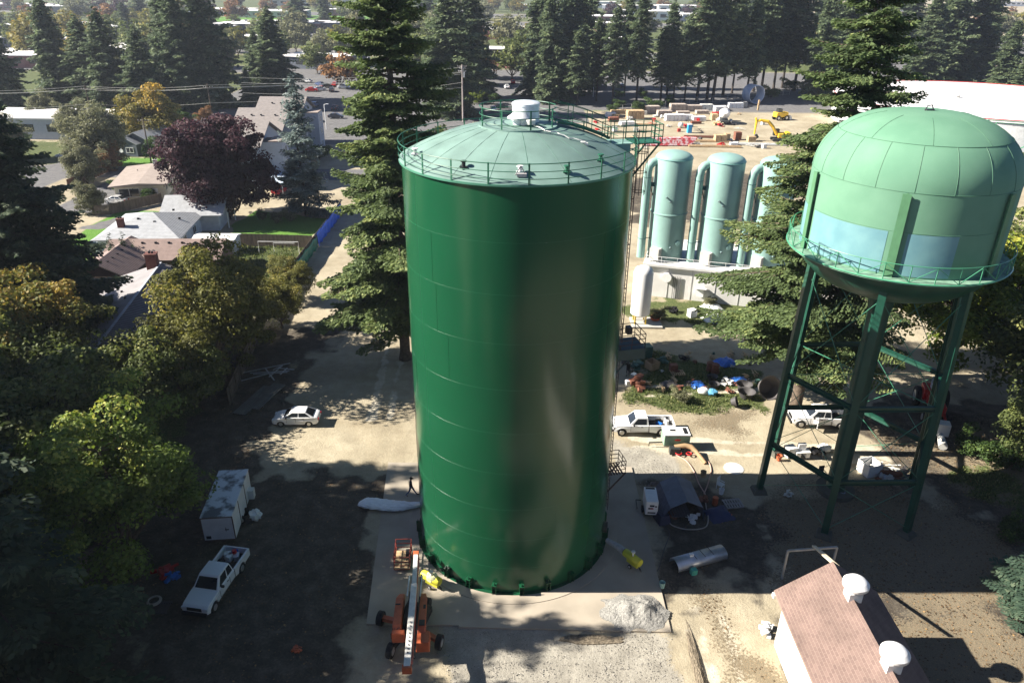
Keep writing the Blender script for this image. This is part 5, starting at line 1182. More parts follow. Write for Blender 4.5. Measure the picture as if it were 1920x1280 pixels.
def pickup(loc, rz, lab, paint=M_carwhite, cargo=0, ext=False):
    t = thing("pickup_truck", lab, "pickup truck", loc, rz); b = MB()
    def arch(cx, r=.47, n=7): return [(cx+r*math.cos(math.pi*k/n), .36+r*math.sin(math.pi*k/n)) for k in range(n+1)]
    xb = -0.55 if not ext else -0.85
    out = [(xb,.45),(xb,1.12),(1.15,1.12),(1.6,1.10),(2.45,1.02),(2.68,.85),(2.72,.5),(2.6,.42)]+arch(1.9)+[(1.3,.42)]
    car_body(b, out, lambda x,z: 0.96-0.08*max(0,x-2.2)/.5-0.02*(z>1)); b.build("body", paint, t, bevel=0.05)
    bx0, bx1 = -2.95, xb-0.04
    for s in (-1,1):
        b = MB(); o2 = [(bx0,.55),(bx0,1.12),(bx1,1.12),(bx1,.45)]+[(-1.75+.46*math.cos(math.pi*k/7), .36+.46*math.sin(math.pi*k/7)) for k in range(8)]+[(-2.25,.5)]
        n = len(o2); y0, y1 = s*.96, s*.82
        b.add([(x,y0,z) for x,z in o2]+[(x,y1,z) for x,z in o2],[tuple(range(n)), tuple(range(2*n-1,n-1,-1))]+[(i,n+i,n+(i+1)%n,(i+1)%n) for i in range(n)])
        b.build("bed_side", paint, t, bevel=0.02)
    b = MB(); b.box((bx0+.04,0,.84),(.08,1.64,.56)); b.build("tailgate", paint, t)
    b = MB(); b.box(((bx0+bx1)/2,0,.62),(bx1-bx0-.05,1.64,.06)); b.box((bx1-.04,0,.86),(.06,1.64,.5)); b.build("bed_liner", M_black, t)
    b = MB(); b.box((2.78,0,.52),(.16,1.7,.2)); b.build("bumper", M_rim if cargo == 0 else M_black, t)
    b = MB(); b.box((-3.02,0,.52),(.12,1.6,.16)); b.build("rear_bumper", M_rim, t)
    b = MB(); b.box((2.71,0,.82),(.05,1.0,.24)); b.build("grille", M_black, t)
    if ext: cabin(t, [(-0.83,1.10),(-0.70,1.78),(0.55,1.80),(1.25,1.10)], .88,.70, paint, door_split=[(0.06,0.36),(0.42,0.88)])
    else: cabin(t, [(-0.53,1.10),(-0.40,1.80),(0.55,1.82),(1.25,1.10)], .88,.70, paint, door_split=[(0.12,0.86)])
    for x in (1.9,-1.75):
        for y in (-.84,.84): wheel(t,x,y,.39,.25)
    lights(t,2.64,.83,-2.97,.86,.74); mirrors(t,.85,1.02,1.2)
    b = MB()
    for s in (-1,1):
        for x in ((xb+.05,1.12) if not ext else (xb+.05,-.15,1.12)): b.box((x,s*.962,.80),(.018,.02,.6))
        b.box(((xb+1.12)/2,s*.962,.52),(1.12-xb,.02,.018))
    b.build("door_gap", M_black, t)
    for s in (-1,1): b = MB(); b.box((0.1,s*.965,.98),(.18,.04,.04)); b.build("door_handle", M_black, t)
    rr = random.Random(cargo); cols = [M_white, M_black, M_blue, M_offwhite, M_silver, M_red]
    for k in range(cargo):
        b = MB(); x, y = rr.uniform(bx0+.35,bx1-.9), rr.uniform(-.5,.5)
        if k % 2: b.cyl((x,y,.66),(x,y,1.05+rr.random()*.25),.16,n=12)
        else: b.box((x,y,.85),(.5,.36,.4),rz=rr.random()*3)
        o = b.build("cargo_item", cols[k % 6], None); o.parent = t
    return t
sedan((-19.95,59.35,0), math.radians(180+2), "white four-door saloon parked alone on the dirt left of the tank")
pickup((12.0,58.6,0), math.radians(180+1), "white single-cab pickup partly hidden behind the tank's right side", cargo=4)
pickup((-19.8,38.2,0), math.radians(-99), "white extended-cab pickup parked in shade by the box trailer", cargo=7, ext=True)
# white utility vehicle with open door behind the water tower leg
sv = pickup((29.0,60.2,0), math.radians(180-3), "white utility pickup with its front door open behind the water tower leg", cargo=3, ext=True)
b = MB(); b.box((0.55,1.35,.85),(0.08,0.9,.75), rz=math.radians(-25)); b.build("open_door", M_carwhite, sv)
b = MB(); b.box((0.5,1.32,1.4),(0.05,0.8,.4), rz=math.radians(-25)); b.build("door_glass", M_glass, sv)
p = G(215,383); sedan((p.x,p.y+.8,0), math.radians(170), "silver saloon beside the cream house", mat("silver_car_paint",(0.45,0.45,0.44),rough=.3,coat=.5))
# van
def van(loc, rz, lab, paint=M_carwhite, group=None, sc=1.0):
    t = thing("van", lab, "van", loc, rz, group); t.scale = (sc,)*3; b = MB()
    car_body(b, [(-2.4,.4),(-2.45,1.2),(1.6,1.2),(2.3,1.0),(2.42,.45),(1.9,.3),(-2.2,.3)], lambda x,z: .95); b.build("body", paint, t, bevel=.06)
    cabin(t, [(-2.42,1.18),(-2.25,1.95),(0.95,1.98),(1.75,1.18)], .92,.78, paint, door_split=[(0.06,0.34),(.38,.64),(.68,.92)])
    for x in (1.5,-1.5):
        for y in (-.84,.84): wheel(t,x,y,.35,.24)
    lights(t,2.36,.8,-2.42,1.0,.7); return t
p = G(185,476); van((p.x,p.y+1.0,0), math.radians(182), "white van at the left of the brown shingle roof")
p = G(125,296); sedan((p.x,p.y,0), math.radians(175), "dark-roofed pale car on the drive by the reddish fence", mat("pale_grey_car",(0.4,0.42,0.45),rough=.3,coat=.5))
# red car under carport
sedan((-44.8,141,0), math.radians(80), "red car under the pale carport roof", M_red)
# parking lot cars
car_cols = [("white",M_carwhite),("dark grey",mat("dark_car",(0.05,0.05,0.055),rough=.3,coat=.5)),("silver",MATS["silver_car_paint"]),("red",M_red),("blue",mat("blue_car",(0.03,0.06,0.18),rough=.3,coat=.5))]
lots = [(585,172,3,"leftmost parked at the lawn's foot"),(600,170,0,"in front of the conifer by the lawn"),(612,164,1,"parked behind the white one below the lawn"),(628,162,3,"parked below the lawn slope"),(644,166,0,"right of the red one below the lawn"),(622,172,1,"beside the white cars below the lawn"),(600,161,4,"in the back rank below the lawn"),(575,155,2,"in shade at the left of the back rank"),(560,150,1,"at the left end of the shaded kerb"),
        (590,200,4,"parked at the wall right of the apartment block"),(628,206,1,"at the lower edge of the left car park"),(592,228,1,"in the street behind the street lamp"),(630,222,1,"in the street right of the street lamp"),
        (700,162,2,"seen through the tall fir's left branches"),(712,160,4,"seen through the tall fir"),(903,165,4,"nearest the hardware pole"),(895,160,2,"behind the blue one near the pole"),(950,166,0,"left of the full conifer"),(962,157,3,"beside the reddish shrubs"),(925,208,0,"behind the left side of the roof vent"),(940,203,1,"behind the roof vent rail"),
        (1155,118,0,"large one at the far left of the right-hand car park"),(1100,135,1,"behind the thin trio"),(1230,118,0,"behind the row, left"),(1245,122,2,"behind the row, middle"),(1330,120,3,"glimpsed between the trunks"),(1165,165,1,"left of the clipped bushes"),(1250,165,1,"in the shade of the thin row"),(1210,125,4,"behind the fifth thin conifer"),(1120,160,1,"behind the first thin conifer"),
        (1438,90,4,"far behind the row at right"),(1500,120,1,"right of the row, in the lane"),(1670,82,3,"far beyond the tall right fir"),(1685,84,2,"beside the red one beyond the right fir"),(1675,90,0,"in front of the red one beyond the right fir"),(1660,86,1,"left of the red one beyond the right fir"),(1700,88,4,"right of the cars beyond the right fir"),(1830,105,1,"in the lane above the reservoir"),(1720,105,0,"at the road end above the reservoir")]
src = {}
for i, (px, py, ci, where) in enumerate(lots):
    p = G(px,py); cn, cm = car_cols[ci]; lab = "%s car %s" % (cn, where)
    if ci not in src: src[ci] = sedan((p.x,p.y,0), 0.4*i, lab, cm, group="cars in the car parks", sc=1.08); KID[src[ci].name] = kids(src[ci])
    else: copy_tree(src[ci], (p.x,p.y,0), math.radians(90+(i % 3)*4 if i % 4 else 5), None, lab, "cars in the car parks")
# red machine under the maple
p = G(1755,800)
rt = thing("tractor", "red tractor-like machine with white front attachment in the maple's shade", "tractor", (40.6,62.0,0), math.radians(-108)); rt.scale = (1.3,1.3,1.3)
b = MB(); b.box((0.4,0,1.15),(2.2,.95,.75)); b.box((-1.2,0,1.3),(1.3,1.5,.9)); b.build("engine_cover", M_red, rt, bevel=.06)
b = MB(); b.box((-.9,0,1.95),(.6,.6,.5)); b.box((-1.15,0,2.3),(.15,.6,.6)); b.build("seat", mat("grey_seat",(0.3,0.33,0.42)), rt)
for x,y,r in ((-1.4,.95,.75),(-1.4,-.95,.75),(1.3,.75,.45),(1.3,-.75,.45)): wheel(rt,x,y,r,.35)
b = MB(); b.beam((1.4,.35,1.1),(3.2,.35,.7),.14); b.beam((1.4,-.35,1.1),(3.2,-.35,.7),.14); b.build("loader_arm", M_red, rt)
b = MB(); b.box((3.4,0,.9),(.7,.8,.9)); b.cyl((3.6,-.1,.5),(5.0,-.1,.35),.2,.3,n=10); b.build("front_attachment", M_offwhite, rt)
# ---------------------------------------------------------------- box trailer
bt = thing("box_trailer", "long stained white box trailer in tree shade left of the tank", "trailer", (-21.45,45.45,0), math.radians(6.5))
b = MB(); b.box((0,0,1.42),(2.2,5.7,2.05)); b.build("box_body", mat("trailer_white",(0.62,0.64,0.66),rough=.5,var=.08), bt)
b = MB(); b.box((0,0,2.49),(2.24,5.74,0.08)); b.build("roof", mat("stained_trailer_roof",(0.14,0.15,0.16),col2=(0.62,0.65,0.68),rough=.7,scale=.9,thr=(.42,.52),detail=9), bt)
b = MB()
for x in (-1.1,1.1): b.box((x,-2.87,1.42),(.06,.05,2.1))
for z in (.42,2.43): b.box((0,-2.872,z),(2.2,.05,.06))
for y in (-2.85,-1,1,2.85): b.box((1.115,y,1.42),(.04,.05,2.05))
b.build("frame_edge", mat("rust_edge",(0.12,0.08,0.06)), bt)
b = MB(); b.box((.62,-2.9,1.35),(.28,.05,.05)); b.cyl((.55,-2.9,1.2),(.55,-2.9,1.55),.02,n=6); b.build("door_latch", M_black, bt)
b = MB(); b.box((-.75,-2.9,.72),(.34,.03,.24)); b.build("number_board", M_black, bt)
for y in (-.6,.35): wheel(bt,1.0,y,.35,.22); wheel(bt,-1.0,y,.35,.22)
b = MB(); b.box((1.3,1.9,.9),(.5,.5,.8)); b.build("side_locker", M_offwhite, bt)
b = MB(); b.sphere((-19.4,45.3,.55),.45,jitter=.25,seed=3,sc=(1,.8,1)); tag(b.build("white_bag", M_white), "crumpled white bag hanging beside the box trailer", "bag")
# ---------------------------------------------------------------- boom lift
jl = thing("boom_lift", "orange boom lift with long white telescopic boom left of the tank", "boom lift", (-6.1,34.6,0.1), math.radians(3)); jl.scale = (0.88,1,0.96)
b = MB(); b.box((0,0,.85),(1.9,3.0,.5), rz=-0.35); b.box((0,0,1.2),(1.3,1.3,.4)); b.build("chassis", M_black, jl, bevel=.04)
for (x,y) in ((-2.35,.75),(-1.35,-1.85),(.95,1.8),(2.0,-1.3)):
    q = MB(); q.beam((x*.3,y*.3,.6),(x*.92,y*.92,.55),.3); q.build("axle_beam", M_orange if (x < -2 or x > 1.9) else M_black, jl); w = wheel(jl,x,y,.48,.42); w.rotation_euler = (0,0,math.pi/2-0.3)
for s, xx in ((-1,-.88),(1,.82)):
    b = MB(); w = .62
    pr = [(-1.75,1.25),(-1.75,1.75),(-1.3,2.1),(.9,2.1),(1.5,1.85),(1.7,1.3)]
    n = len(pr); x0, x1 = xx-w/2, xx+w/2; taper = [(.0) for _ in pr]
    vs = [(x0+(0.18 if (p[0] > 1 and s < 0) else 0),p[0],p[1]) for p in pr]+[(x1-(0.18 if (p[0] > 1 and s > 0) else 0),p[0],p[1]) for p in pr]
    b.add(vs,[tuple(range(n)),tuple(range(2*n-1,n-1,-1))]+[(i,n+i,n+(i+1)%n,(i+1)%n) for i in range(n)]); b.build("engine_cowl", M_orange, jl, bevel=.08)
b = MB(); b.box((.95,-2.0,1.35),(.95,.9,.85)); b.build("counterweight", M_orange, jl, bevel=.06)
b = MB(); b.box((-.75,-1.75,1.6),(.9,.35,.8)); b.build("rear_cover", M_orange, jl, bevel=.06)
b = MB(); b.box((.85,-1.2,2.12),(.4,.45,.03)); b.box((.95,.1,2.12),(.18,.3,.03)); b.box((-.95,.35,2.12),(.35,.1,.03)); b.build("vent_grille", M_black, jl)
b = MB(); b.box((0,.2,1.75),(.5,2.6,.6)); b.build("turret", M_black, jl)
p0 = Vector((.18,-4.9,2.55)); p1 = Vector((.12,1.5,2.5)); p2 = Vector((-.02,4.7,2.15))
b = MB(); b.beam(p0,p1,.42,.46); b.build("boom_base", mat("worn_white_boom",(0.66,0.64,0.58),rough=.5,var=.15,scale=3), jl, bevel=.02)
b = MB(); b.beam(p1,p2,.32,.36); b.build("boom_fly", mat("worn_white_fly",(0.6,0.6,0.57),rough=.5), jl)
b = MB(); b.beam(p0+Vector((.27,.4,-.05)),p2+Vector((.24,-.3,0)),.12,.2); b.build("boom_side_rail", mat("pink_red_rail",(0.55,0.16,0.13),rough=.5), jl)
b = MB(); b.beam(p0+Vector((0,-.15,-.05)),p0+Vector((0,.12,-.05)),.62,.5); b.beam(p2-Vector((0,.15,0)),p2+Vector((0,.25,-.05)),.42,.42); b.build("boom_end", M_orange, jl)
for x in (-.3,.62):
    q = MB(); q.cyl((x,.6,2.5),(x+.02,2.4,2.5),.055,n=8); q.build("lift_cylinder", M_silver, jl)
q = MB(); q.tube([p0+Vector((.42,.6,.1)), Vector((.55,-1,2.35)), Vector((.6,1.4,2.4)), Vector((.55,2.6,2.4))],.06,6); q.build("hose_track", M_black, jl)
q = MB()
for k in range(9): q.box((p0.x-.02,p0.y+.9+k*.28,2.8),(.07,.12,.012),rz=.5)
q.build("boom_marking", mat("grey_marking",(0.12,0.12,0.13)), jl)
q = MB(); q.beam(p2+Vector((0,.2,-.1)),p2+Vector((-.4,.9,-.9)),.16); q.beam(p2+Vector((-.4,.9,-.9)),p2+Vector((-.9,1.3,-1.6)),.14); q.box(p2+Vector((-.1,.7,-.3)),(.3,.3,.35)); q.build("jib_arm", M_dark_steel, jl)
q = MB(); bc = Vector((-1.25,6.3,0.25)); M_red_o = mat("basket_red_orange",(0.25,0.05,0.035),rough=.5)
W, Dp = .62, .95
for z in (0,.35,.7,1.1):
    P = [bc+Vector((-W,-Dp,z)),bc+Vector((W,-Dp,z)),bc+Vector((W,Dp,z)),bc+Vector((-W,Dp,z))]
    for i in range(4): q.beam(P[i],P[(i+1)%4],.05)
for x in (-W,W):
    for y in (-Dp,-.3,.3,Dp): q.beam(bc+Vector((x,y,0)),bc+Vector((x,y,1.1)),.045)
bk = q.build("basket_rail", M_red_o, jl)
q = MB(); q.box(bc+Vector((0,0,.02)),(2*W,2*Dp,.04)); q.build("basket_floor", M_plank, jl)
q = MB(); q.box(bc+Vector((.45,-.3,.95)),(.3,.5,.25)); q.build("control_panel", M_black, jl)
# writing on the cowl
fc = bpy.data.curves.new("letters", 'FONT'); fc.body = "JLG"; fc.size = 0.42; fc.extrude = 0.006; fc.align_x = 'CENTER'; fo = bpy.data.objects.new("t", fc)
COL.objects.link(fo); bpy.context.view_layer.update(); dg = bpy.context.evaluated_depsgraph_get(); fm = bpy.data.meshes.new_from_object(fo.evaluated_get(dg)); bpy.data.objects.remove(fo)
lo_ = bpy.data.objects.new("lettering", fm); COL.objects.link(lo_); fm.materials.append(M_black); lo_.parent = jl; lo_.location = (-.88,-1.70,1.87); lo_.rotation_euler = (math.radians(38),0,0)
# ---------------------------------------------------------------- heaters, sleeve
def heater(loc, rz, lab, duct=None, cover=False):
    t = thing("space_heater", lab, "heater", loc, rz); b = MB(); b.smooth = True
    b.tube([(-.75,0,.72),(-.7,0,.72),(.7,0,.72),(.75,0,.72)],[.27,.3,.3,.27],20); b.build("heater_drum", M_heater, t)
    b = MB(); b.box((.1,0,.38),(1.0,.34,.3)); b.build("fuel_tank", M_heater, t)
    b = MB(); b.cyl((-.76,0,.72),(-.80,0,.72),.24,n=16); b.build("outlet_ring", M_black, t)
    for s in (-1,1): wheel(t,.1,s*.34,.16,.08)
    b = MB(); b.beam((.55,0,.4),(.9,0,.06),.05); b.beam((.3,.15,.25),(.75,.15,.05),.04); b.build("stand_leg", M_black, t)
    b = MB(); b.cyl((.1,-.1,1.0),(.1,-.1,1.35),.05,n=8); b.cyl((.1,-.1,1.35),(.1,-.1,1.42),.14,n=12); b.build("flue_stack", M_offwhite, t)
    if cover: b = MB(); b.sphere((.1,0,.8),.42,jitter=.12,seed=5,sc=(1.3,.85,.8)); b.build("crumpled_cover", mat("pale_cover",(0.5,0.5,0.3),rough=.7,var=.2,scale=4), t)
    return t
heater((-5.3,38.6,.1), math.radians(-32), "yellow space heater with crumpled cover at the tank's lower left", cover=True)
heater((8.7,40.8,.1), math.radians(-52), "yellow space heater with fabric duct at the tank's lower right")
b = MB(); b.smooth = True; pts = [(8.2,41.45,.82),(7.85,41.9,.8),(7.5,42.3,.75),(7.05,42.65,.8)]; pts2 = []
for i in range(25):
    u = i/24*(len(pts)-1); k = min(int(u),len(pts)-2); pts2.append(Vector(pts[k]).lerp(Vector(pts[k+1]),u-k))
b.tube(pts2,[.26+.02*(i % 2)-.004*i for i in range(25)],16); tag(b.build("flexible_duct", mat("dusty_white_fabric",(0.42,0.42,0.42),rough=.7,var=.2,scale=4)), "whitish fabric air duct joining the right heater to the tank", "duct")
b = MB(); b.smooth = True; vs = []; n1, n2 = 60, 28; rr = random.Random(8)
for i in range(n1+1):
    u = i/n1; x = -7.0-5.0*u; y = 46.72+0.30*math.sin(u*2.6)-0.12; y = 46.9-0.55*math.sin(u*3.0)*(1-u)+.25*u
    w = 0.62*(1-abs(u-.6)**2*1.1)*(min(1,(1-u)*7)**.5)*(0.50+0.5*min(1,u*3)); hgt_ = .30*min(1,(1-u)*6)**.5*(.6+.4*u)
    for j in range(n2):
        a = 2*math.pi*j/n2; wr = 1+0.09*math.sin(j*2.9+u*9+math.sin(u*23))*(1.4-u)+0.05*math.sin(j*1.7+u*40)
        vs.append((x+0.10*math.sin(a)*0, y+w*math.cos(a)*wr+0.25*(1-u), .12+max(0,hgt_*(1+math.sin(a)*wr))))
b.add(vs,[(i*n2+j,i*n2+(j+1)%n2,(i+1)*n2+(j+1)%n2,(i+1)*n2+j) for i in range(n1) for j in range(n2)]+[tuple(n1*n2+j for j in range(n2))])
tag(b.build("plastic_sleeve", mat("wrinkled_silver_plastic",(0.85,0.88,0.90),rough=.28,var=.1,scale=3,bump=.6,bscale=5,stretch=(.6,4,4))), "long crumpled silvery plastic air sleeve lying left of the tank", "air sleeve")
# ---------------------------------------------------------------- generator, compressor
gn = thing("generator", "white towable generator in the tank's shadow at the pad edge", "generator", (10.95,47.0,0), math.radians(-3))
b = MB(); b.box((0,0,1.0),(.95,1.9,1.25)); b.build("canopy", M_white, gn, bevel=.05)
b = MB(); b.box((0,-.96,1.25),(.35,.03,.15)); b.box((.3,-.96,1.2),(.15,.03,.1)); b.box((0,-.96,.6),(.6,.03,.1)); b.box((0,.75,1.635),(.7,.2,.02)); b.box((-.1,-.96,1.0),(.35,.03,.12)); b.build("panel_marking", M_black, gn)
b = MB(); b.box((0,-.965,1.0),(.25,.03,.07)); b.build("red_badge", M_red, gn)
for s in (-1,1): wheel(gn,s*.58,-.1,.28,.16).rotation_euler = (0,0,math.pi/2)
b = MB(); b.beam((-.6,.9,.35),(-1.0,.9,.35),.06); b.beam((-1.0,.9,.35),(-1.0,-.2,.35),.06); b.beam((0,.9,.3),(0,1.7,.3),.08); b.box((0,0,.34),(.9,1.9,.1)); b.build("tow_frame", M_dark_steel, gn)
cm_ = thing("compressor", "pale green and white towable air compressor behind the pickup's shadow", "compressor", (14.65,56.1,0), math.radians(1))
b = MB(); b.box((0,0,1.0),(2.3,1.35,1.0)); b.build("canopy", mat("sage_green_paint",(0.24,0.37,0.27),rough=.45), cm_, bevel=.05)
b = MB(); b.box((0,0,1.56),(2.32,1.38,.14)); b.build("canopy_top", M_white, cm_, bevel=.04)
b = MB(); b.box((.8,0,1.64),(.35,1.0,.02)); b.box((-.3,.1,1.64),(.5,.3,.02)); b.build("top_vent", M_black, cm_)
b = MB(); b.sphere((.05,-.69,1.1),.16,sc=(1.8,.1,.6)); b.build("red_emblem", M_red, cm_)
for y in (-.75,.6): wheel(cm_,.2,y,.3,.18)
b = MB(); b.beam((-1.1,0,.45),(-2.3,0,.4),.09); b.beam((-2.3,0,.4),(-2.3,0,.05),.06); b.box((0,0,.45),(2.2,1.2,.12)); b.build("tow_bar", M_dark_steel, cm_)
bp = thing("blast_pot", "brown blasting hose elbow with pump beside the compressor", "pump", (15.3,54.9,0))
b = MB(); b.smooth = True; b.tube([(-.9,.2,.6),(0,.2,.75),(.5,.1,.7),(.9,-.3,.5),(1.3,-1.1,.25),(1.5,-1.5,.1)],[.2,.22,.24,.2,.17,.15],14); b.build("hose_elbow", mat("tan_brown_hose",(0.36,0.24,0.13),rough=.7), bp)
b = MB(); b.box((-.9,0,.4),(.9,.6,.6)); b.build("pump_body", M_dark_steel, bp)
b = MB(); b.ring((-.6,-.3,.3),.25,.05,n=20); b.ring((.3,-.35,.3),.22,.05,n=20); b.build("red_wheel", M_red, bp)
def hose(pts, r, lab, m, name="hose"):
    P = [Vector(p) for p in pts]; out = []
    for i in range(len(P)-1):
        p0_, p1_, p2_, p3_ = P[max(i-1,0)], P[i], P[i+1], P[min(i+2,len(P)-1)]
        for k in range(8):
            t = k/8; out.append(0.5*((2*p1_)+(-p0_+p2_)*t+(2*p0_-5*p1_+4*p2_-p3_)*t*t+(-p0_+3*p1_-3*p2_+p3_)*t**3))
    out.append(P[-1]); b = MB(); b.smooth = True; b.tube(out, r, 6); return tag(b.build(name, m), lab, "hose")
GH = lambda *a: [tuple(G(x,y,.06)) for x,y in a]
M_hosep = mat("pinkish_hose",(0.5,0.33,0.27),rough=.7); M_hosed = mat("dark_hose",(0.06,0.06,0.065),rough=.6); M_hosel = mat("pale_hose",(0.42,0.36,0.31),rough=.7)
hose(GH((1255,848),(1285,862),(1302,885),(1310,905),(1322,925)), .05, "pinkish hose from the compressor toward the grey tent", M_hosep)
hose(GH((1300,850),(1325,862),(1333,880),(1328,905),(1320,925)), .05, "pale hose curving around right of the blasting elbow", M_hosep)
hose(GH((1322,925),(1324,950),(1328,970),(1322,988),(1290,992),(1262,985),(1252,975)), .045, "pale hose looping in front of the grey tent", M_hosel)
hose(GH((1145,1060),(1170,1072),(1205,1078),(1232,1070),(1245,1030),(1255,1000),(1245,985)), .03, "dark cable running from right heater to the generator side", M_hosed)
hose(GH((1120,1040),(1140,1055),(1180,1082),(1215,1090)), .03, "dark cable looping on the pad beside the right heater", M_hosed)
# ---------------------------------------------------------------- grey tent with clutter
tn = thing("work_tent", "sagging grey work tent open at the front in the tank's shadow", "tent", (13.35,47.4,0), math.radians(4))
b = MB(); w, d = 1.25, 1.7
b.add([(-w,-d,1.35),(0,-d,1.95),(0,d,1.9),(-w,d,1.3)],[(0,1,2,3)]); b.add([(w,-d,1.35),(0,-d,1.95),(0,d,1.9),(w,d,1.3)],[(3,2,1,0)])
o = b.build("canopy_sheet", mat("grey_canvas",(0.17,0.185,0.22),rough=.8,var=.12), tn); o.modifiers.new("s",'SOLIDIFY').thickness = .02
b = MB(); b.add([(-w,-d,1.35),(-w,d,1.3),(-w-.75,d+.1,.05),(-w-.9,-d,.05)],[(0,1,2,3)]); b.add([(w,-d,1.35),(w,d,1.3),(w+.25,d,.05),(w+.3,-d,.05)],[(3,2,1,0)]); b.add([(-w,d,1.3),(w,d,1.3),(w,d+.3,.05),(-w,d+.3,.05)],[(0,1,2,3)])
o = b.build("side_sheet", mat("dark_blue_grey_canvas",(0.10,0.11,0.15),rough=.8,var=.2,scale=3), tn); o.modifiers.new("s",'SOLIDIFY').thickness = .02
b = MB(); b.box((-.2,-.4,.25),(1.5,1.8,.12)); 
for k in range(7): b.box((-.9+k*.22,-.8,.35),(.12,1.4,.04))
b.build("pallet_floor", mat("grey_slat",(0.12,0.11,0.12)), tn)
b = MB(); b.sphere((12.1,49.6,.35),.7,jitter=.2,seed=9,sc=(1.3,.8,.6)); tag(b.build("crumpled_tarp", mat("brown_grey_tarp",(0.16,0.13,0.12),rough=.8,var=.3,scale=4)), "crumpled brown tarp at the back left of the grey tent", "tarp")
b = MB(); b.box((11.75,45.9,.35),(1.0,1.2,.7),rz=.3,taper=.7); tag(b.build("covered_pallet", mat("navy_cover",(0.03,0.035,0.07),rough=.7)), "dark navy covered pile at the tent's front left", "pile")
rg = random.Random(21)
def junk(px, py, kind, m, lab, sc=1.0, rz=0.0, cat="junk", z=0.0):
    p = G(px,py); b = MB(); r = random.Random(px*7+py)
    nm = kind
    if kind == "box": b.box((0,0,.3*sc),(.6*sc,.5*sc,.6*sc))
    elif kind == "open_box":
        for (c,d) in (((0,-.5,.4),(1.0,.04,.8)),((0,.5,.4),(1.0,.04,.8)),((-.5,0,.4),(.04,1,.8)),((.5,0,.4),(.04,1,.8)),((0,0,.03),(1,1,.04))): b.box(tuple(x*sc for x in c),tuple(x*sc for x in d))
    elif kind == "bag": b.smooth = True; b.sphere((0,0,.28*sc),.42*sc,12,8,jitter=.16,seed=px,sc=(1.2,.9,.75))
    elif kind == "barrel": b.smooth = True; b.lathe([(.01,0),(.28*sc,0),(.29*sc,.02),(.29*sc,.85*sc),(.27*sc,.87*sc),(.01,.87*sc)],n=18)
    elif kind == "tub": b.smooth = True; b.lathe([(.01,0),(.32*sc,0),(.48*sc,.42*sc),(.53*sc,.44*sc),(.45*sc,.40*sc),(.30*sc,.06),(.01,.06)],n=24)
    elif kind == "tub_side":
        b.smooth = True; b.M = Matrix.Rotation(rz,4,'Z') @ Matrix.Rotation(math.radians(68),4,'X') @ Matrix.Translation((0,0.3,0)); b.lathe([(.01,0),(.34*sc,0),(.52*sc,.5*sc),(.57*sc,.52*sc),(.49*sc,.48*sc),(.32*sc,.06),(.01,.06)],c=(0,.2*sc,0),n=24)
    elif kind == "pallet":
        for k in range(7): b.box(((-.6+k*.2)*sc,0,.12*sc),(.12*sc,1.0*sc,.025))
        for y in (-.45,0,.45): b.box((0,y*sc,.06*sc),(1.3*sc,.09,.09))
    elif kind == "boards":
        for k in range(9): b.beam((r.uniform(-.9,.6)*sc,r.uniform(-.5,.5)*sc,.06+k*.05),(r.uniform(.1,1.2)*sc,r.uniform(-.6,.6)*sc,.08+k*.05),.14,.035)
    elif kind == "plate": b.smooth = True; b.lathe([(.01,.08),(.25*sc,.08),(.3*sc,.12),(.5*sc,.12),(.62*sc,.05),(.62*sc,0)],n=32)
    elif kind == "chair":
        b.box((0,0,.42),(.5,.5,.05)); b.box((0,.24,.75),(.5,.04,.6))
        for x in (-.22,.22):
            for y in (-.22,.22): b.beam((x,y,0),(x,y,.42),.05)
            b.beam((x,-.22,.6),(x,.24,.62),.05)
    elif kind == "desk":
        b.box((0,0,.55),(1.3,.7,.08)); b.box((-.4,0,.27),(.4,.65,.5)); b.box((.45,0,.27),(.35,.65,.5)); b.box((0,.2,.9),(.7,.3,.6))
    elif kind == "bucket": b.smooth = True; b.lathe([(.01,0),(.13*sc,0),(.16*sc,.34*sc),(.14*sc,.34*sc),(.12*sc,.03),(.01,.03)],n=16)
    elif kind == "heap":
        for k in range(16): 
            a = r.uniform(0,6.3); d = r.uniform(0,.6)*sc; b.box((d*math.cos(a),d*math.sin(a),r.uniform(.05,.45)*sc),(r.uniform(.15,.6)*sc,r.uniform(.08,.35)*sc,r.uniform(.04,.25)*sc),rz=r.uniform(0,3),rx=r.uniform(-.5,.5))
    elif kind == "tarp": 
        b.smooth = True; n = 9; vs = []
        for i in range(n):
            for j in range(n): e = 1-max(abs(i-4),abs(j-4))/4; vs.append(((i-4)*.22*sc+r.uniform(-.05,.05),(j-4)*.2*sc+r.uniform(-.05,.05),.02+e**.5*.45*sc+r.uniform(-.08,.08)*sc))
        b.add([(x,y,max(z_,.01)) for x,y,z_ in vs],[(i*n+j,i*n+j+1,(i+1)*n+j+1,(i+1)*n+j) for i in range(n-1) for j in range(n-1)])
    names = {"box":"box","open_box":"open_crate","bag":"bag","barrel":"barrel","tub":"plant_tub","tub_side":"plant_tub","pallet":"pallet","boards":"board_pile","plate":"round_cover","chair":"chair","desk":"desk","bucket":"bucket","heap":"scrap_heap","tarp":"tarp_bundle"}
    cats = {"box":"box","open_box":"crate","bag":"bag","barrel":"barrel","tub":"plant tub","tub_side":"plant tub","pallet":"pallet","boards":"boards","plate":"lid","chair":"chair","desk":"desk","bucket":"bucket","heap":"scrap","tarp":"tarp"}
    o = b.build(names[kind], m); o.location = (p.x,p.y,z); o.rotation_euler = (0,0,rz if kind != "tub_side" else 0); tag(o, lab, cats[kind]); return o
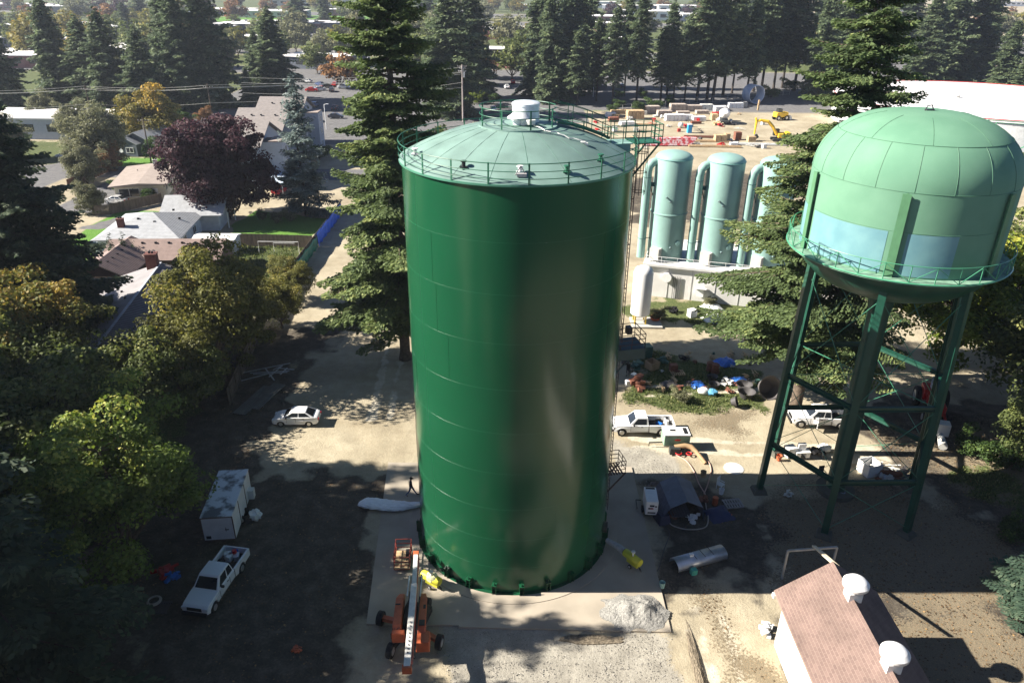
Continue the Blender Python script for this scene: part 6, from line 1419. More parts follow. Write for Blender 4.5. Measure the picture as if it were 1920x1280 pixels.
M_bluet = mat("bright_blue_tarp",(0.03,0.15,0.55),rough=.5,var=.3,scale=4); M_dkp = mat("dark_grey_pot",(0.07,0.065,0.065),rough=.6); M_card = mat("cardboard",(0.42,0.29,0.17),rough=.9); M_rusty = mat("rusted_steel",(0.20,0.08,0.05),rough=.85,var=.3,scale=4); M_greensteel = mat("dull_green_steel",(0.06,0.14,0.11),rough=.6)
for a in ((1195,690,"heap",M_greensteel,"dull green cabinet scrap nearest the tank in the junk yard",1.5,.3),(1208,668,"box",M_greensteel,"tall dull green cabinet in the junk yard",2.3,.2),(1172,682,"bag",M_dkp,"dark bag at the junk yard's left edge",.9),(1180,700,"chair",M_black,"black chair frame on the junk yard grass",1,.5),
          (1188,710,"box",M_silver,"silver box among the junk",1.0,.8),(1194,722,"heap",M_rusty,"rust-red scrap barrels heap in the junk yard",1.9,.1),(1178,722,"box",M_white,"pale white box lying beside the rusty heap",1.0,.2),(1222,690,"open_box",M_card,"tan open crate with purple cloth in the junk yard",1.1,.6),
          (1242,678,"heap",M_greensteel,"green frame scrap in the junk yard's middle",1.1,.3),(1282,675,"heap",M_black,"black and white scrap behind the others by the track",1.0,.9),(1262,695,"box",M_rusty,"dark red box on a pallet",1.3,.1),(1270,700,"pallet",M_plank,"tan pallet under the dark red box",1.1,.1),
          (1256,722,"tarp",M_dkp,"dark chair-like bundle alone on the grass",1.0,.4),(1308,722,"tarp",M_bluet,"bright blue tarp bundle left of the plant tubs",.85,.2),(1318,738,"bag",M_white,"large white sack beside the blue bundles",1.2),(1335,740,"bag",mat("light_blue_sack",(0.10,0.32,0.5),rough=.6),"light blue sack in front of the tubs",1.1),
          (1335,712,"tub",M_dkp,"dark tub at the back of the blue bundles",1.1),(1338,726,"tub",M_dkp,"dark round tub between blue sacks",1.1),(1340,700,"barrel",M_rusty,"brown barrel beneath the fir branches",1.3),(1330,695,"barrel",M_rusty,"second brown barrel beneath the fir, further left",1.2),(1360,680,"tarp",M_bluet,"long blue tarp under the fir branches",1.2,.5),
          (1362,718,"heap",M_offwhite,"stack of pale rings under the fir",1.2,.2),(1386,715,"tarp",M_bluet,"small blue tarp right of the pale rings",1.0,.2),(1394,730,"tub",M_dkp,"grey tub standing behind the other",1.6),(1398,745,"tub",M_dkp,"round grey tub lying open in the sun",1.7),(1374,762,"tub_side",M_dkp,"small dark tub tipped on the sunny grass",1.0,1.2),
          (1434,738,"tub_side",mat("large_grey_tub",(0.13,0.12,0.12),rough=.6),"largest grey tub lying on its side beside the tower leg",2.2,.2),(1376,878,"plate",M_white,"white round lid lying on the sunny grass",1.35),(1318,893,"bucket",M_plank,"tan bucket beside the two hoses",1.6),
          (1350,915,"chair",M_white,"white folding chair in the shadow behind the round tub",1,.8),(1352,925,"bucket",M_white,"white bucket near the folding chair",1.4),(1374,945,"pallet",mat("grey_pallet",(0.3,0.28,0.27)),"grey slatted pallet in the tank's shadow",1.1,.15),(1348,965,"tarp",mat("navy_bag",(0.03,0.04,0.10)),"navy bag in the shadow by the pallet",1.1,.3),
          (1340,945,"barrel",M_orange,"orange-red drum beside the grey pallet",.8),(1322,940,"heap",M_rusty,"tangle of reddish fittings where the hoses meet",.8,.2),(1300,975,"heap",M_white,"white and red litter at the tent mouth",.9,.2),(1262,968,"heap",M_rusty,"rust-coloured scrap inside the tent's left side",.7,.2),
          (1362,965,"heap",M_orange,"orange scraps lying right of the navy bag",.6,.2),(1300,1075,"box",mat("mint_box",(0.08,0.4,0.3)),"mint green box beside the aluminium trough",.7,.3),(1241,1100,"bucket",mat("pale_mint_bucket",(0.3,0.5,0.45)),"pale mint bucket at the pad's right edge",1.3),(1437,1182,"heap",M_white,"white bucket and scrap beside the brown-roofed shed",.9,.3),
          (1480,853,"box",M_white,"white panel box left of the desk under the tower",1.5,.3),(1502,855,"desk",M_white,"white desk with monitor stand under the water tower",1.2,.1),(1460,862,"bucket",M_orange,"orange cone-like bucket at the tower's back leg",1.5),(1530,850,"heap",M_black,"black and red bags right of the white desk",1.3,.2),(1545,845,"bag",M_offwhite,"pale sack against the front leg of the tower",1.2),
          (1540,895,"chair",M_dkp,"dark chair frame left of the front tower leg",1.2,.2),(1628,885,"open_box",M_white,"big white open crate right of the riser pipe",1.35,.3),(1655,885,"boards",M_offwhite,"splayed white boards beside the big open crate",1.6,.2),(1668,895,"heap",M_rusty,"brown and white debris right of the white boards",1.5,.6),(1665,905,"heap",M_silver,"grey metal frame pieces in shadow under the tower",1.4,1.0),(1690,893,"boards",M_dkp,"dark boards at the tower's right leg",1.2,.5),
          (1578,930,"bucket",mat("pale_blue_bucket",(0.3,0.38,0.55)),"pale blue bucket at the riser foot",1.3),(1475,930,"boards",M_offwhite,"small bent pale strips lying in the tower's shadow",.5,.2),(1235,590,"heap",M_rusty,"orange barrel scraps in the weeds by the white wall",1.0,.3),(1262,585,"heap",M_black,"black scrap by the white wall",1.2,.3),(1297,593,"box",M_white,"white cube box on the concrete slab by the fir",1.6,.4),(1340,600,"tarp",M_white,"white heaped sheet beside the fir",1.6,.3),
          (1335,578,"tarp",M_white,"white pointed sheet behind the fir edge",1.4,.3),(1228,602,"tub",M_orange,"shallow orange tub near the landing",1.3),(310,1075,"heap",M_red,"red and white rubbish heap under the bright tree",1.2,.2),(325,1085,"heap",M_blue,"blue and teal rubbish under the bright tree",.9,.5),(555,1218,"heap",M_orange,"scattered orange and silver pieces on the shaded dirt",.55,.2),(628,625,"boards",M_dkp,"dark bent board on the sunny lane",.9,.7),(495,705,"boards",M_silver,"long grey pipes lying in the shade by the fence",3.2,.4)):
    junk(a[0],a[1],a[2],a[3],a[4],a[5] if len(a) > 5 else 1.0, a[6] if len(a) > 6 else 0.0)
jr = random.Random(77)
for i in range(34):
    px, py = jr.uniform(1170,1425), jr.uniform(664,738)
    k, m_, lb = jr.choice((("heap",M_dkp,"small dark scrap piece lying in the junk yard grass"),("heap",M_offwhite,"small pale scrap piece lying in the junk yard grass"),("box",M_greensteel,"small dull green box lying in the junk yard grass"),("heap",M_rusty,"small rusty scrap piece lying in the junk yard grass"),("boards",M_plank,"small splayed board bundle lying in the junk yard grass")))
    o = junk(int(px), int(py), k, m_, lb, jr.uniform(.4,.75), jr.uniform(0,3)); o["group"] = lb.replace("small ","").replace(" lying in the junk yard grass"," pieces in the junk yard")
for i in range(60):
    px, py = jr.uniform(1110,1440), jr.uniform(205,250) if i % 3 else jr.uniform(262,280)
    m_, lb = jr.choice(((M_offwhite,"small pale material piece lying on the building site"),(M_plank,"small timber piece lying on the building site"),(M_dkp,"small dark debris piece lying on the building site"),(M_red,"small red piece lying on the building site")))
    o = junk(int(px), int(py), jr.choice(("heap","box","boards")), m_, lb, jr.uniform(1.2,2.2), jr.uniform(0,3)); o["group"] = lb.replace("small ","").replace(" lying on"," items on")
b = MB(); b.ring((0,0,.3),.42,.06,n=28); b.ring((0,0,.36),.36,.05,n=28); o = b.build("hose_coil", M_hosel); o.location = G(291,1132); tag(o, "coiled pale hose on slats beneath the corner conifer", "hose")
b = MB(); 
for k in range(8): b.box((-.55+k*.16,0,.14),(.1,1.1,.03))
for y in (-.45,.45): b.box((0,y,.07),(1.3,.09,.09))
o = b.build("pallet", M_dkp); o.location = G(300,1140); tag(o, "dark slatted pallet under the coiled hose", "pallet")
for i, (px,py,L,lab) in enumerate(((478,752,5.5,"left stack of long grey boards in the shade"),(500,745,5.0,"right stack of long grey boards in the shade"))):
    p = G(px,py); b = MB()
    for k in range(5): b.box((-.55+k*.27,0,.16+.02*(k % 2)),(.24,L,.09))
    for y in (-L*.35,0,L*.35): b.box((0,y,.06),(1.4,.12,.1))
    o = b.build("board_stack", mat("grey_board_stack",(0.13,0.13,0.12),rough=.9,var=.2)); o.location = p; o.rotation_euler = (0,0,math.radians(-14)); tag(o, lab, "boards")
# aluminium trough
ct = thing("aluminium_trough", "half-round aluminium cover lying upside down in the tank's shadow", "cover", (13.6,41.5,0), math.radians(21))
b = MB(); b.smooth = True; n = 12; vs = []
for x in (-2.05,2.05):
    for k in range(n+1): a = math.pi*k/n; vs.append((x,-.62*math.cos(a),.05+.62*math.sin(a)**.7))
b.add(vs,[(k,k+1,n+1+k+1,n+1+k) for k in range(n)]); o = b.build("shell", M_silver, ct); o.modifiers.new("s",'SOLIDIFY').thickness = .03
b = MB(); b.box((-.7,0,.75),(.3,.22,.2)); b.build("fitting", M_white, ct)
b = MB()
for x in (-.5,.2,.9): b.box((x,0,.68),(.03,.9,.03))
b.build("seam", M_dark_steel, ct)
# gravel pile on the pad corner
def heap_mesh(name, c, rx, ry, h, m, lab, cat, seed, rough_=.12, n=56):
    rs = np.random.RandomState(seed); b = MB(); vs = []; xs = np.linspace(-1.15,1.15,n)
    X, Y = np.meshgrid(xs, xs); r = np.hypot(X, Y)+0.18*(vnoise(X*3+9,Y*3+9,1.0,seed)-.5)*2
    Z = h*np.clip(1-r,0,1)**1.15*(1+.5*(vnoise(X*4+20,Y*4+20,1.0,seed+2)-.5)); Z += (vnoise(X*18+50,Y*18+50,1.0,seed+3)-.5)*rough_*np.clip(1.25-r,0,.6); Z = np.where(r > 1.04, -0.4, Z+.02)
    vs = [(float(X[i,j]*rx),float(Y[i,j]*ry),float(Z[i,j])) for i in range(n) for j in range(n)]
    b.add(vs,[(i*n+j,i*n+j+1,(i+1)*n+j+1,(i+1)*n+j) for i in range(n-1) for j in range(n-1)]); b.smooth = False
    o = b.build(name, m); o.location = c; tag(o, lab, cat); return o
M_grav = mat("pale_gravel",(0.17,0.165,0.15),col2=(0.36,0.35,0.32),rough=.95,scale=14,detail=8,bump=.8,bscale=22)
heap_mesh("gravel_pile",(8.3,36.5,.1),2.2,1.55,.7,M_grav,"pale grey gravel pile on the pad's lower right corner","gravel pile",3)
heap_mesh("dirt_pile",(5.2,34.25,0),1.9,.4,.22,mat("brown_clods",(0.12,0.10,0.07),col2=(0.26,0.215,0.155),rough=.95,scale=8),"low ridge of brown dirt clods along the pad's front edge","dirt",6)
heap_mesh("dirt_pile",(11.5,31.5,0),.3,4.2,.16,MATS["brown_clods"],"narrow ridge of dirt clods running down from the pad corner","dirt",8)
# ---------------------------------------------------------------- brown-roofed shed lower right
shd = thing("shed", "white-walled shed with pinkish brown shingle roof and two round vents", "shed", (19.4,34.5,0))
Ls = 18.0; ze, zr = 4.0, 6.3
b = MB(); b.box((0,-Ls/2-.25,ze/2),(5.4,Ls-.5,ze)); b.add([(-2.7,-.25,ze),(2.7,-.25,ze),(0,-.25,zr-.2),(-2.7,-.4,ze),(2.7,-.4,ze),(0,-.4,zr-.2)],[(0,1,2),(5,4,3),(0,3,4,1),(1,4,5,2),(2,5,3,0)]); b.build("wall", mat("warm_white_wall",(0.76,0.72,0.64),rough=.8,var=.04), shd)
def shingle_mat():
    m = bpy.data.materials.new("pinkish_brown_shingles"); m.use_nodes = True; nt = m.node_tree; p = nt.nodes["Principled BSDF"]; p.inputs["Roughness"].default_value = .9
    tc = nt.nodes.new("ShaderNodeTexCoord"); mp = nt.nodes.new("ShaderNodeMapping"); mp.inputs["Rotation"].default_value = (0,0,math.pi/2); nt.links.new(tc.outputs["Object"], mp.inputs[0])
    br = nt.nodes.new("ShaderNodeTexBrick"); br.inputs["Scale"].default_value = 1.0; br.inputs["Brick Width"].default_value = .33; br.inputs["Row Height"].default_value = .15; br.inputs["Mortar Size"].default_value = .012
    br.inputs["Color1"].default_value = (.17,.115,.098,1); br.inputs["Color2"].default_value = (.135,.09,.078,1); br.inputs["Mortar"].default_value = (.22,.16,.13,1); nt.links.new(mp.outputs[0], br.inputs[0])
    n = nt.nodes.new("ShaderNodeTexNoise"); n.inputs["Scale"].default_value = .6; n.inputs["Detail"].default_value = 9; nt.links.new(tc.outputs["Object"], n.inputs[0])
    mr = nt.nodes.new("ShaderNodeMapRange"); mr.inputs[1].default_value = .3; mr.inputs[2].default_value = .7; mr.inputs[3].default_value = .8; mr.inputs[4].default_value = 1.2; nt.links.new(n.outputs[0], mr.inputs[0])
    s = nt.nodes.new("ShaderNodeVectorMath"); s.operation = 'SCALE'; nt.links.new(br.outputs[0], s.inputs[0]); nt.links.new(mr.outputs[0], s.inputs["Scale"]); nt.links.new(s.outputs[0], p.inputs["Base Color"])
    bp_ = nt.nodes.new("ShaderNodeBump"); bp_.inputs["Strength"].default_value = .6; bp_.inputs["Distance"].default_value = .02; nt.links.new(br.outputs[1], bp_.inputs["Height"]); bp_.invert = True; nt.links.new(bp_.outputs[0], p.inputs["Normal"]); return m
b = MB()
for s in (-1,1): b.add([(s*3.15,0.1,ze-.05),(0,.1,zr),(0,-Ls,zr),(s*3.15,-Ls,ze-.05),(s*3.15,0.1,ze-.2),(0,.1,zr-.15),(0,-Ls,zr-.15),(s*3.15,-Ls,ze-.2)],[(0,1,2,3),(7,6,5,4),(0,4,5,1),(1,5,6,2),(2,6,7,3),(3,7,4,0)])
sr = b.build("roof", shingle_mat(), shd)
for y in (-2.6,-7.4):
    b = MB(); b.smooth = True; b.box((0.1,y,zr+.05),(.75,.75,.6)); b.lathe([(.35,.3),(.35,.55),(.62,.6),(.72,.72),(.72,.9),(.55,1.08),(.52,1.1),(.35,1.2),(.01,1.25)],c=(.1,y,zr),n=28); b.build("round_roof_vent", M_white, shd)
b = MB(); b.box((-3.2,-.1,ze-.28),(.12,.3,.25)); b.build("gutter_end", M_white, shd)
# cable tray frame at shed's end
fr = thing("steel_frame", "pale steel portal frame standing at the shed's end", "frame", (20.8,40.1,0))
b = MB(); b.beam((-1.75,-.3,0),(-1.75,-.3,2.5),.14); b.build("upright", M_silver, fr); b = MB(); b.beam((1.7,-.0,0),(1.7,-.0,2.6),.14); b.build("upright", M_silver, fr)
b = MB(); b.beam((-1.75,-.3,2.5),(1.7,0,2.6),.13); b.build("crossbar", M_silver, fr)
b = MB(); b.beam((.1,.0,2.68),(-.1,-5.4,5.0),.26,.1); b.build("pipe_tray", mat("cream_tray",(0.7,0.62,0.45),rough=.5), fr)
# ---------------------------------------------------------------- building site
def stack(px, py, w, d, h, lab, m, rz=0.1, name="block_stack", cat="block stack"):
    p = G(px,py); b = MB(); r = random.Random(px); n = max(1,int(h/.35)); nx_ = max(1,int(w/1.2))
    for k in range(n):
        for i in range(nx_): b.box((-w/2+(i+.5)*w/nx_+r.uniform(-.05,.05),r.uniform(-.06,.06),(k+.5)*h/n),(w/nx_*.92,d,h/n*.9))
    o = b.build(name, m); o.location = p; o.rotation_euler = (0,0,rz); tag(o, lab, cat); return o
M_blk = mat("tan_blocks",(0.40,0.34,0.29),rough=.9,var=.15); M_wht = M_white
for a in ((1222,212,4.5,2.5,2.2,"first block stack from the left along the site fence",M_blk),(1245,217,4.5,2.2,1.6,"second block stack from the left along the site fence",M_blk),(1270,208,5,2.5,2.2,"third block stack from the left along the site fence",M_blk),(1280,216,4,2,1.2,"low block stack before the third",M_blk),(1300,208,5,2.4,1.8,"fourth block stack from the left along the site fence",M_blk),
          (1316,213,4,2,1.0,"low block stack before the fourth",M_blk),(1190,222,5,3,2.4,"wooden crate-like stack behind the landing rails",M_plank),(1175,235,4,3,1.2,"white wrapped stack behind the landing",M_white),(1265,226,6,2.2,1.8,"long white wrapped stack left in the site",M_white),(1285,224,4,2,1.4,"short white wrapped stack beside the long one",M_white),(1310,226,4,2,1.2,"white bagged stack in the site's middle",M_white),
          (1338,225,2,2,1.8,"tan box stack left of the white mixer",M_plank),(1345,218,3,2,1.2,"red and white striped stack behind the mixer",M_red),(1350,208,4,2.5,1.5,"pale bags stack behind the white mixer",M_white),(1324,205,4,2,1.6,"pale bag stack at the site's back",M_offwhite),(1378,202,5,2,1.6,"white pipes stack left of the big round pipe",M_white),(1395,200,1.6,1.6,1.6,"grey round tank by the big pipe",M_conc_grey),
          (1305,232,3,1.2,.7,"orange-brown planks before the white stacks",M_rusty),(1150,228,3,2,1.3,"pinkish bags left of the landing rails",M_rusty),(1145,219,3,2,1.3,"white heap behind the roof walkway",M_white),(1160,213,5,2.4,1.2,"pale lumber behind the roof walkway",M_plank),
          (1350,266,3.2,1.6,1.8,"tan plywood box in the lumber row",M_plank),(1362,264,1.4,1.4,1.9,"tall tan crate in the lumber row",M_plank),(1382,262,1.8,1.6,2.0,"brown metal basket in the lumber row",M_rusty),(1408,265,2.2,1.4,1.3,"tan box right of the brown basket",M_plank),(1375,273,2.0,1.2,.8,"small white box before the lumber row",M_white)):
    stack(*a[:7])
for (px,py,L,lab,m) in ((1318,258,10,"long brown beam at the back of the lumber row",M_rusty),(1325,266,12,"long tan plank stack before the beams",M_plank),(1420,272,14,"long pale board stack right of the crates",M_offwhite),(1340,276,13,"long low board stack at the front of the lumber row",M_plank),(1210,235,6,"leaning lumber behind the landing",M_plank)):
    p = G(px,py); b = MB()
    for k in range(4): b.box((0,-.5+k*.33,.2+.12*(k % 2)),(L,.28,.25))
    o = b.build("long_boards", m); o.location = p; o.rotation_euler = (0,0,-.03); tag(o, lab, "boards")
p = G(1250,272); t = thing("rebar_cage_stack", "stack of red and white spiral tubes behind the first teal vessel", "tube stack", (p.x,p.y,0), .08)
for r_ in range(4):
    for k in range(6-r_):
        b = MB(); b.cyl((-6+.5*r_,(k-2.5+r_*.5)*.55,.28+r_*.45),(6+.5*r_,(k-2.5+r_*.5)*.55,.28+r_*.45),.26,n=8); b.build("tube", mat("red_white_spiral",(0.5,0.06,0.07),col2=(0.65,0.5,0.5),scale=1.4,thr=(.45,.55)), t)
# excavator
p = G(1432,264); ex = thing("excavator", "yellow excavator with arched boom on the building site", "excavator", (p.x+4,p.y,0), math.radians(178))
for s in (-1,1): b = MB(); b.box((0,s*1.2,.45),(4.2,.6,.75)); b.build("track", M_dark_steel, ex, bevel=.2)
b = MB(); b.box((-.8,0,1.5),(3.0,2.5,1.1)); b.box((-1.9,0,1.7),(.9,2.5,1.3)); b.build("house_body", M_yellow, ex, bevel=.12)
b = MB(); b.box((.9,-.7,2.1),(1.5,1.1,1.7)); b.build("cab", M_glass, ex, bevel=.1)
b = MB(); b.tube([(.9,.2,1.6),(2.2,.2,3.6),(3.6,.2,4.9),(5.6,.2,5.2),(6.6,.2,4.9)],[.35,.42,.42,.35,.25],8); b.build("boom", M_yellow, ex)
b = MB(); b.tube([(6.9,.2,5.8),(6.6,.2,4.9),(6.7,.2,1.6)],[.25,.34,.2],8); b.build("stick", M_yellow, ex)
b = MB(); b.box((6.2,.2,1.0),(1.1,1.0,.9),ry=.6); b.build("bucket", M_dark_steel, ex)
p = G(1462,225); t = thing("wheel_loader", "yellow loader half hidden behind the tall right fir", "loader", (p.x,p.y,0), .3)
b = MB(); b.box((0,0,1.6),(4,2.2,1.4)); b.build("loader_body", M_yellow, t, bevel=.15); b = MB(); b.box((-.6,0,2.7),(1.4,1.4,1.2)); b.build("cab", M_glass, t, bevel=.1)
for x in (-1.3,1.5):
    for y in (-1,1): wheel(t,x,y,.7,.5)
b = MB(); b.box((3.0,0,.7),(.9,2.4,1.0),taper=.7); b.build("bucket", M_offwhite, t)
# concrete mixer truck seen from behind
p = G(1360,233); mx_ = thing("mixer_truck", "white concrete mixer lorry seen from behind on the building site", "truck", (p.x,p.y+2,0), math.radians(80))
b = MB(); b.smooth = True; b.tube([(-2.8,0,3.6),(-1.8,0,3.0),(.2,0,2.7),(2,0,2.4),(2.8,0,2.2)],[.6,1.25,1.55,1.2,.6],20); b.build("drum", M_white, mx_)
b = MB(); b.box((0,0,.95),(7.5,2.2,.35)); b.build("chassis", M_dark_steel, mx_); b = MB(); b.box((4.2,0,1.9),(1.8,2.3,2.0)); b.build("cab", M_white, mx_, bevel=.1)
for x in (-2.2,-1.0,4.0):
    for y in (-1,1): wheel(mx_,x,y,.5,.35)
# portable toilet
p = G(1292,249); pt = thing("portable_toilet", "bright blue portable toilet on the building site", "toilet", (p.x,p.y,0), .1)
b = MB(); b.box((0,0,1.1),(1.15,1.15,2.2)); b.build("cabin_wall", mat("toilet_blue",(0.03,0.30,0.62),rough=.5), pt, bevel=.04); b = MB(); b.box((0,0,2.28),(1.2,1.2,.16),taper=.8); b.build("roof", M_offwhite, pt); b = MB(); b.box((0,-.585,1.05),(.7,.03,1.8)); b.build("door", mat("toilet_door",(0.05,0.36,0.66),rough=.5), pt)
p = G(1276,240); b = MB(); b.smooth = True; b.sphere((0,0,.8),.8,jitter=.08,seed=4); o = b.build("concrete_bag", M_offwhite); o.location = p; tag(o, "round pale sack left of the blue toilet", "sack")
# big round pipe
p = G(1410,193); bpz = thing("large_pipe_section", "huge upright white pipe ring lying on its side by the trees", "pipe", (p.x,p.y,0), math.radians(-72))
b = MB(); b.smooth = True; b.M = Matrix.Translation((0,0,3.0)) @ Matrix.Rotation(math.pi/2,4,'Y'); b.lathe([(3.0,-2.2),(3.0,2.2),(2.85,2.2),(2.85,-2.2),(3.0,-2.2)],n=40); b.build("pipe_wall", mat("white_blue_pipe",(0.35,0.45,0.62),col2=(0.75,0.77,0.8),rough=.5,scale=.4), bpz)
p = G(1418,205); stack(1421,207,.5,.5,3.2,"tan post in front of the big round pipe",M_plank,name="timber_post",cat="post")
# walking worker
def person(loc, rz, lab, shirt, trouser, hat):
    J = {}; V = []; E = []; Rr_ = []
    def add(n, p, r): J[n] = len(V); V.append(p); Rr_.append(r)
    add('pel',(0,0,.95),.15); add('bel',(0.01,0,1.08),.135); add('chest',(0.03,0,1.28),.16); add('nb',(0.03,0,1.45),.075); add('neck',(0.05,0,1.50),.055); add('head',(0.07,0,1.63),.095); add('top',(0.07,0,1.71),.085)
    for a, c in (('pel','bel'),('bel','chest'),('chest','nb'),('nb','neck'),('neck','head'),('head','top')): E.append((J[a],J[c]))
    legs = {'l':((.26,.93),(.22,.50),(.46,.10),(.60,.05)), 'r':((-.02,.92),(-.10,.52),(-.42,.16),(-.36,.04))}
    for s, sg in (('l',1),('r',-1)):
        y = .10*sg; h = legs[s]
        add('hip'+s,(h[0][0]*.2,y,.90),.105); add('kn'+s,(h[1][0],y,h[1][1]),.068); add('an'+s,(h[2][0],y,h[2][1]),.045); add('to'+s,(h[3][0]+.12,y,h[3][1]),.038)
        E += [(J['pel'],J['hip'+s]),(J['hip'+s],J['kn'+s]),(J['kn'+s],J['an'+s]),(J['an'+s],J['to'+s])]
        x = -.16*sg; add('sh'+s,(.02,.20*sg,1.40),.062); add('el'+s,(x*.6,.26*sg,1.13),.046); add('wr'+s,(x*.6+.14,.24*sg,.94),.032)
        E += [(J['chest'],J['sh'+s]),(J['sh'+s],J['el'+s]),(J['el'+s],J['wr'+s])]
        hx, hz = x*.6+.17, .88; add('pa'+s,(hx,.24*sg,hz),.035); E.append((J['wr'+s],J['pa'+s]))
        for k in range(4): add('f%d'%k+s,(hx+.03+.01*k,(.215+.017*k)*sg,hz-.085+.006*abs(k-1)),.009); E.append((J['pa'+s],J['f%d'%k+s]))
        add('th'+s,(hx+.055,.205*sg,hz-.03),.010); E.append((J['pa'+s],J['th'+s]))
    me = bpy.data.meshes.new("person_body"); me.from_pydata(V, E, []); o = bpy.data.objects.new("person", me); COL.objects.link(o)
    sk = o.modifiers.new("skin",'SKIN'); lay = me.skin_vertices[0].data if me.skin_vertices else None
    bpy.context.view_layer.objects.active = o
    if lay is None:
        bm = bmesh.new(); bm.from_mesh(me); bm.verts.layers.skin.verify(); bm.to_mesh(me); bm.free(); lay = me.skin_vertices[0].data
    for i, r in enumerate(Rr_): lay[i].radius = (r, r*1.12 if r > .12 else r)
    lay[0].use_root = True; ss = o.modifiers.new("sub",'SUBSURF'); ss.levels = 2; ss.render_levels = 2
    dg = bpy.context.evaluated_depsgraph_get(); bpy.context.view_layer.update(); nm = bpy.data.meshes.new_from_object(o.evaluated_get(bpy.context.evaluated_depsgraph_get()))
    o.modifiers.clear(); o.data = nm; nm.materials.clear()
    for m in (shirt, trouser, mat("skin_tone",(0.42,0.24,0.17),rough=.6), mat("boot_brown",(0.05,0.035,0.03),rough=.7)): nm.materials.append(m)
    for f in nm.polygons:
        c = f.center; f.use_smooth = True
        f.material_index = 3 if c.z < .13 else 1 if (c.z < 1.0 and abs(c.y) < .2) else 2 if (c.z > 1.47 or (c.z < .97 and abs(c.y) >= .19)) else 0
    b = MB(); b.smooth = True; b.lathe([(.115,0),(.11,.06),(.08,.11),(.01,.125)],c=(.07,0,1.68),n=20); b.box((.20,0,1.69),(.13,.17,.015)); h = b.build("cap", hat, o)
    b = MB(); b.sphere((.165,0,1.62),.02); b.box((.16,.035,1.65),(.012,.025,.012)); b.box((.16,-.035,1.65),(.012,.025,.012)); b.box((.16,0,1.575),(.012,.045,.01)); b.build("face_feature", mat("face_feature_brown",(0.2,0.1,0.08)), o)  # dark brown nose, eyes and mouth
    b = MB(); b.beam((-.14,-.13,1.42),(-.15,.1,1.15),.05,.02,up=(1,0,0)); b.beam((-.14,.13,1.42),(-.15,-.05,1.15),.05,.02,up=(1,0,0)); b.build("reflective_strap", mat("hi_vis_green",(0.25,0.65,0.4)), o)
    o.location = loc; o.rotation_euler = (0,0,rz); o["label"] = lab; o["category"] = "person"; return o
person((-7.95,48.45,0.09), math.radians(4), "person in black cap, dark top and blue jeans striding toward the tank", mat("black_shirt",(0.03,0.033,0.04),rough=.9), mat("blue_jeans",(0.07,0.12,0.24),rough=.9), M_black)
for o_ in [o for o in bpy.data.objects if o.get("category") == "car" and not o.get("group")]:
    b = MB()
    for s in (-1,1):
        for x in (.75,-.08,-.85): b.box((x,s*.842,.70),(.016,.02,.46))
    b.build("door_gap", M_black, o_)
# ---------------------------------------------------------------- air
b = MB(); b.box((0,1450,26),(5200,3200,54)); hz = b.build("haze", bpy.data.materials.new("haze_air")); tag(hz, kind="stuff")
hm = hz.data.materials[0]; hm.use_nodes = True; nt = hm.node_tree; nt.nodes.clear(); out = nt.nodes.new("ShaderNodeOutputMaterial"); pv = nt.nodes.new("ShaderNodeVolumePrincipled")
pv.inputs["Density"].default_value = 0.00014; pv.inputs["Color"].default_value = (0.80,0.88,1.0,1); pv.inputs["Anisotropy"].default_value = 0.3; nt.links.new(pv.outputs[0], out.inputs["Volume"])

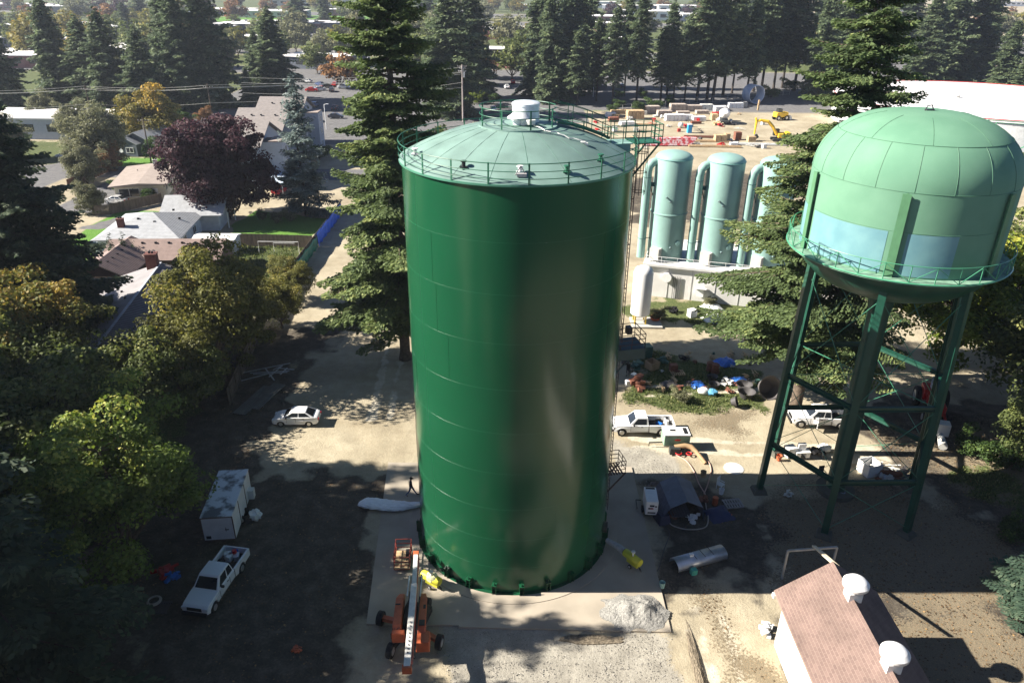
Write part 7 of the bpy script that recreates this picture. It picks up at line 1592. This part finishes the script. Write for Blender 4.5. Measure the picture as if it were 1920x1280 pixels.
# ---------------------------------------------------------------- litter, tufts and stones nobody could count
def zval(z, x, y):
    i = np.clip(np.searchsorted(gx, x), 1, nx-1); j = np.clip(np.searchsorted(gy, y), 1, ny-1); return z[j, i]
def scatter(name, n, x0, x1, y0, y1, zw, thr, kind, mats_, lab, cat, seed, size):
    rs = np.random.RandomState(seed); x = rs.uniform(x0,x1,n*6); y = rs.uniform(y0,y1,n*6); w = sum(zval(z,x,y)*k for z,k in zw); clump = vnoise(x,y,2.0,seed)
    keep = (w*(0.4+1.2*clump) > thr+rs.rand(n*6)*.5) & ~((x > -10.3)&(x < 10.6)&(y > 34.8)&(y < 53)) & ~((x > 16.2)&(x < 22.6)&(y < 34.7)) & ~(np.hypot(x-26.7,y-49.9) < 1.6)
    x = x[keep][:n]; y = y[keep][:n]; m_ = len(x); z = zval(hgt,x,y)
    P = np.stack([x,y,z+.03],1); ang = rs.rand(m_)*6.28
    if kind == 'leaf': D = np.stack([np.cos(ang),np.sin(ang),rs.randn(m_)*.15],1); N = np.stack([rs.randn(m_)*.3,rs.randn(m_)*.3,np.ones(m_)],1); L = size*(.6+.8*rs.rand(m_)); W = L*.8
    else: D = np.stack([rs.randn(m_)*.45,rs.randn(m_)*.45,np.ones(m_)],1); N = np.stack([np.cos(ang),np.sin(ang),np.zeros(m_)],1); L = size*(.6+.8*rs.rand(m_)); W = L*.35; P[:,2] += L*.35
    me = card_mesh(name, P, D, N, L, W, rs.rand(m_), mats_); o = bpy.data.objects.new(name, me); COL.objects.link(o); tag(o, lab, cat, kind="stuff"); return o
L_litter = leaf_mat("fallen_leaf_colours", (0.07,0.05,0.03), (0.17,0.105,0.055), (0.34,0.22,0.10), transl=.1)
L_grassb = leaf_mat("grass_blades", (0.05,0.075,0.02), (0.13,0.16,0.05), (0.30,0.29,0.13), transl=.3)
L_stone = leaf_mat("loose_stones", (0.16,0.15,0.13), (0.28,0.26,0.23), (0.42,0.40,0.36), transl=0)
scatter("fallen_leaves", 7000, 10, 50, 24, 60, ((litter,1.0),(soil_shade,.5),(grass,.3)), .45, 'leaf', L_litter, "scattered fallen brown leaves on the right-hand ground", "leaves", 5, .13)
scatter("fallen_leaves", 3500, -32, -9, 24, 72, ((soil_shade,1.0),(grass,.5),(litter,.5)), .4, 'leaf', L_litter, "scattered fallen leaves on the shaded left-hand ground", "leaves", 6, .12)
scatter("grass_tufts", 11000, 8, 52, 48, 84, ((grass,1.0),), .42, 'blade', L_grassb, "rough grass and weeds around the junk yard", "grass", 7, .24)
scatter("grass_tufts", 4000, -44, -28, 84, 128, ((grass,.9),), .4, 'blade', L_grassb, "rough grass in the fenced back yards", "grass", 8, .4)
scatter("loose_stones", 6000, -12, 16, 25, 58, ((gravel,1.0),), .35, 'leaf', L_stone, "loose pale stones in front of the pad and beside it", "stones", 9, .08)
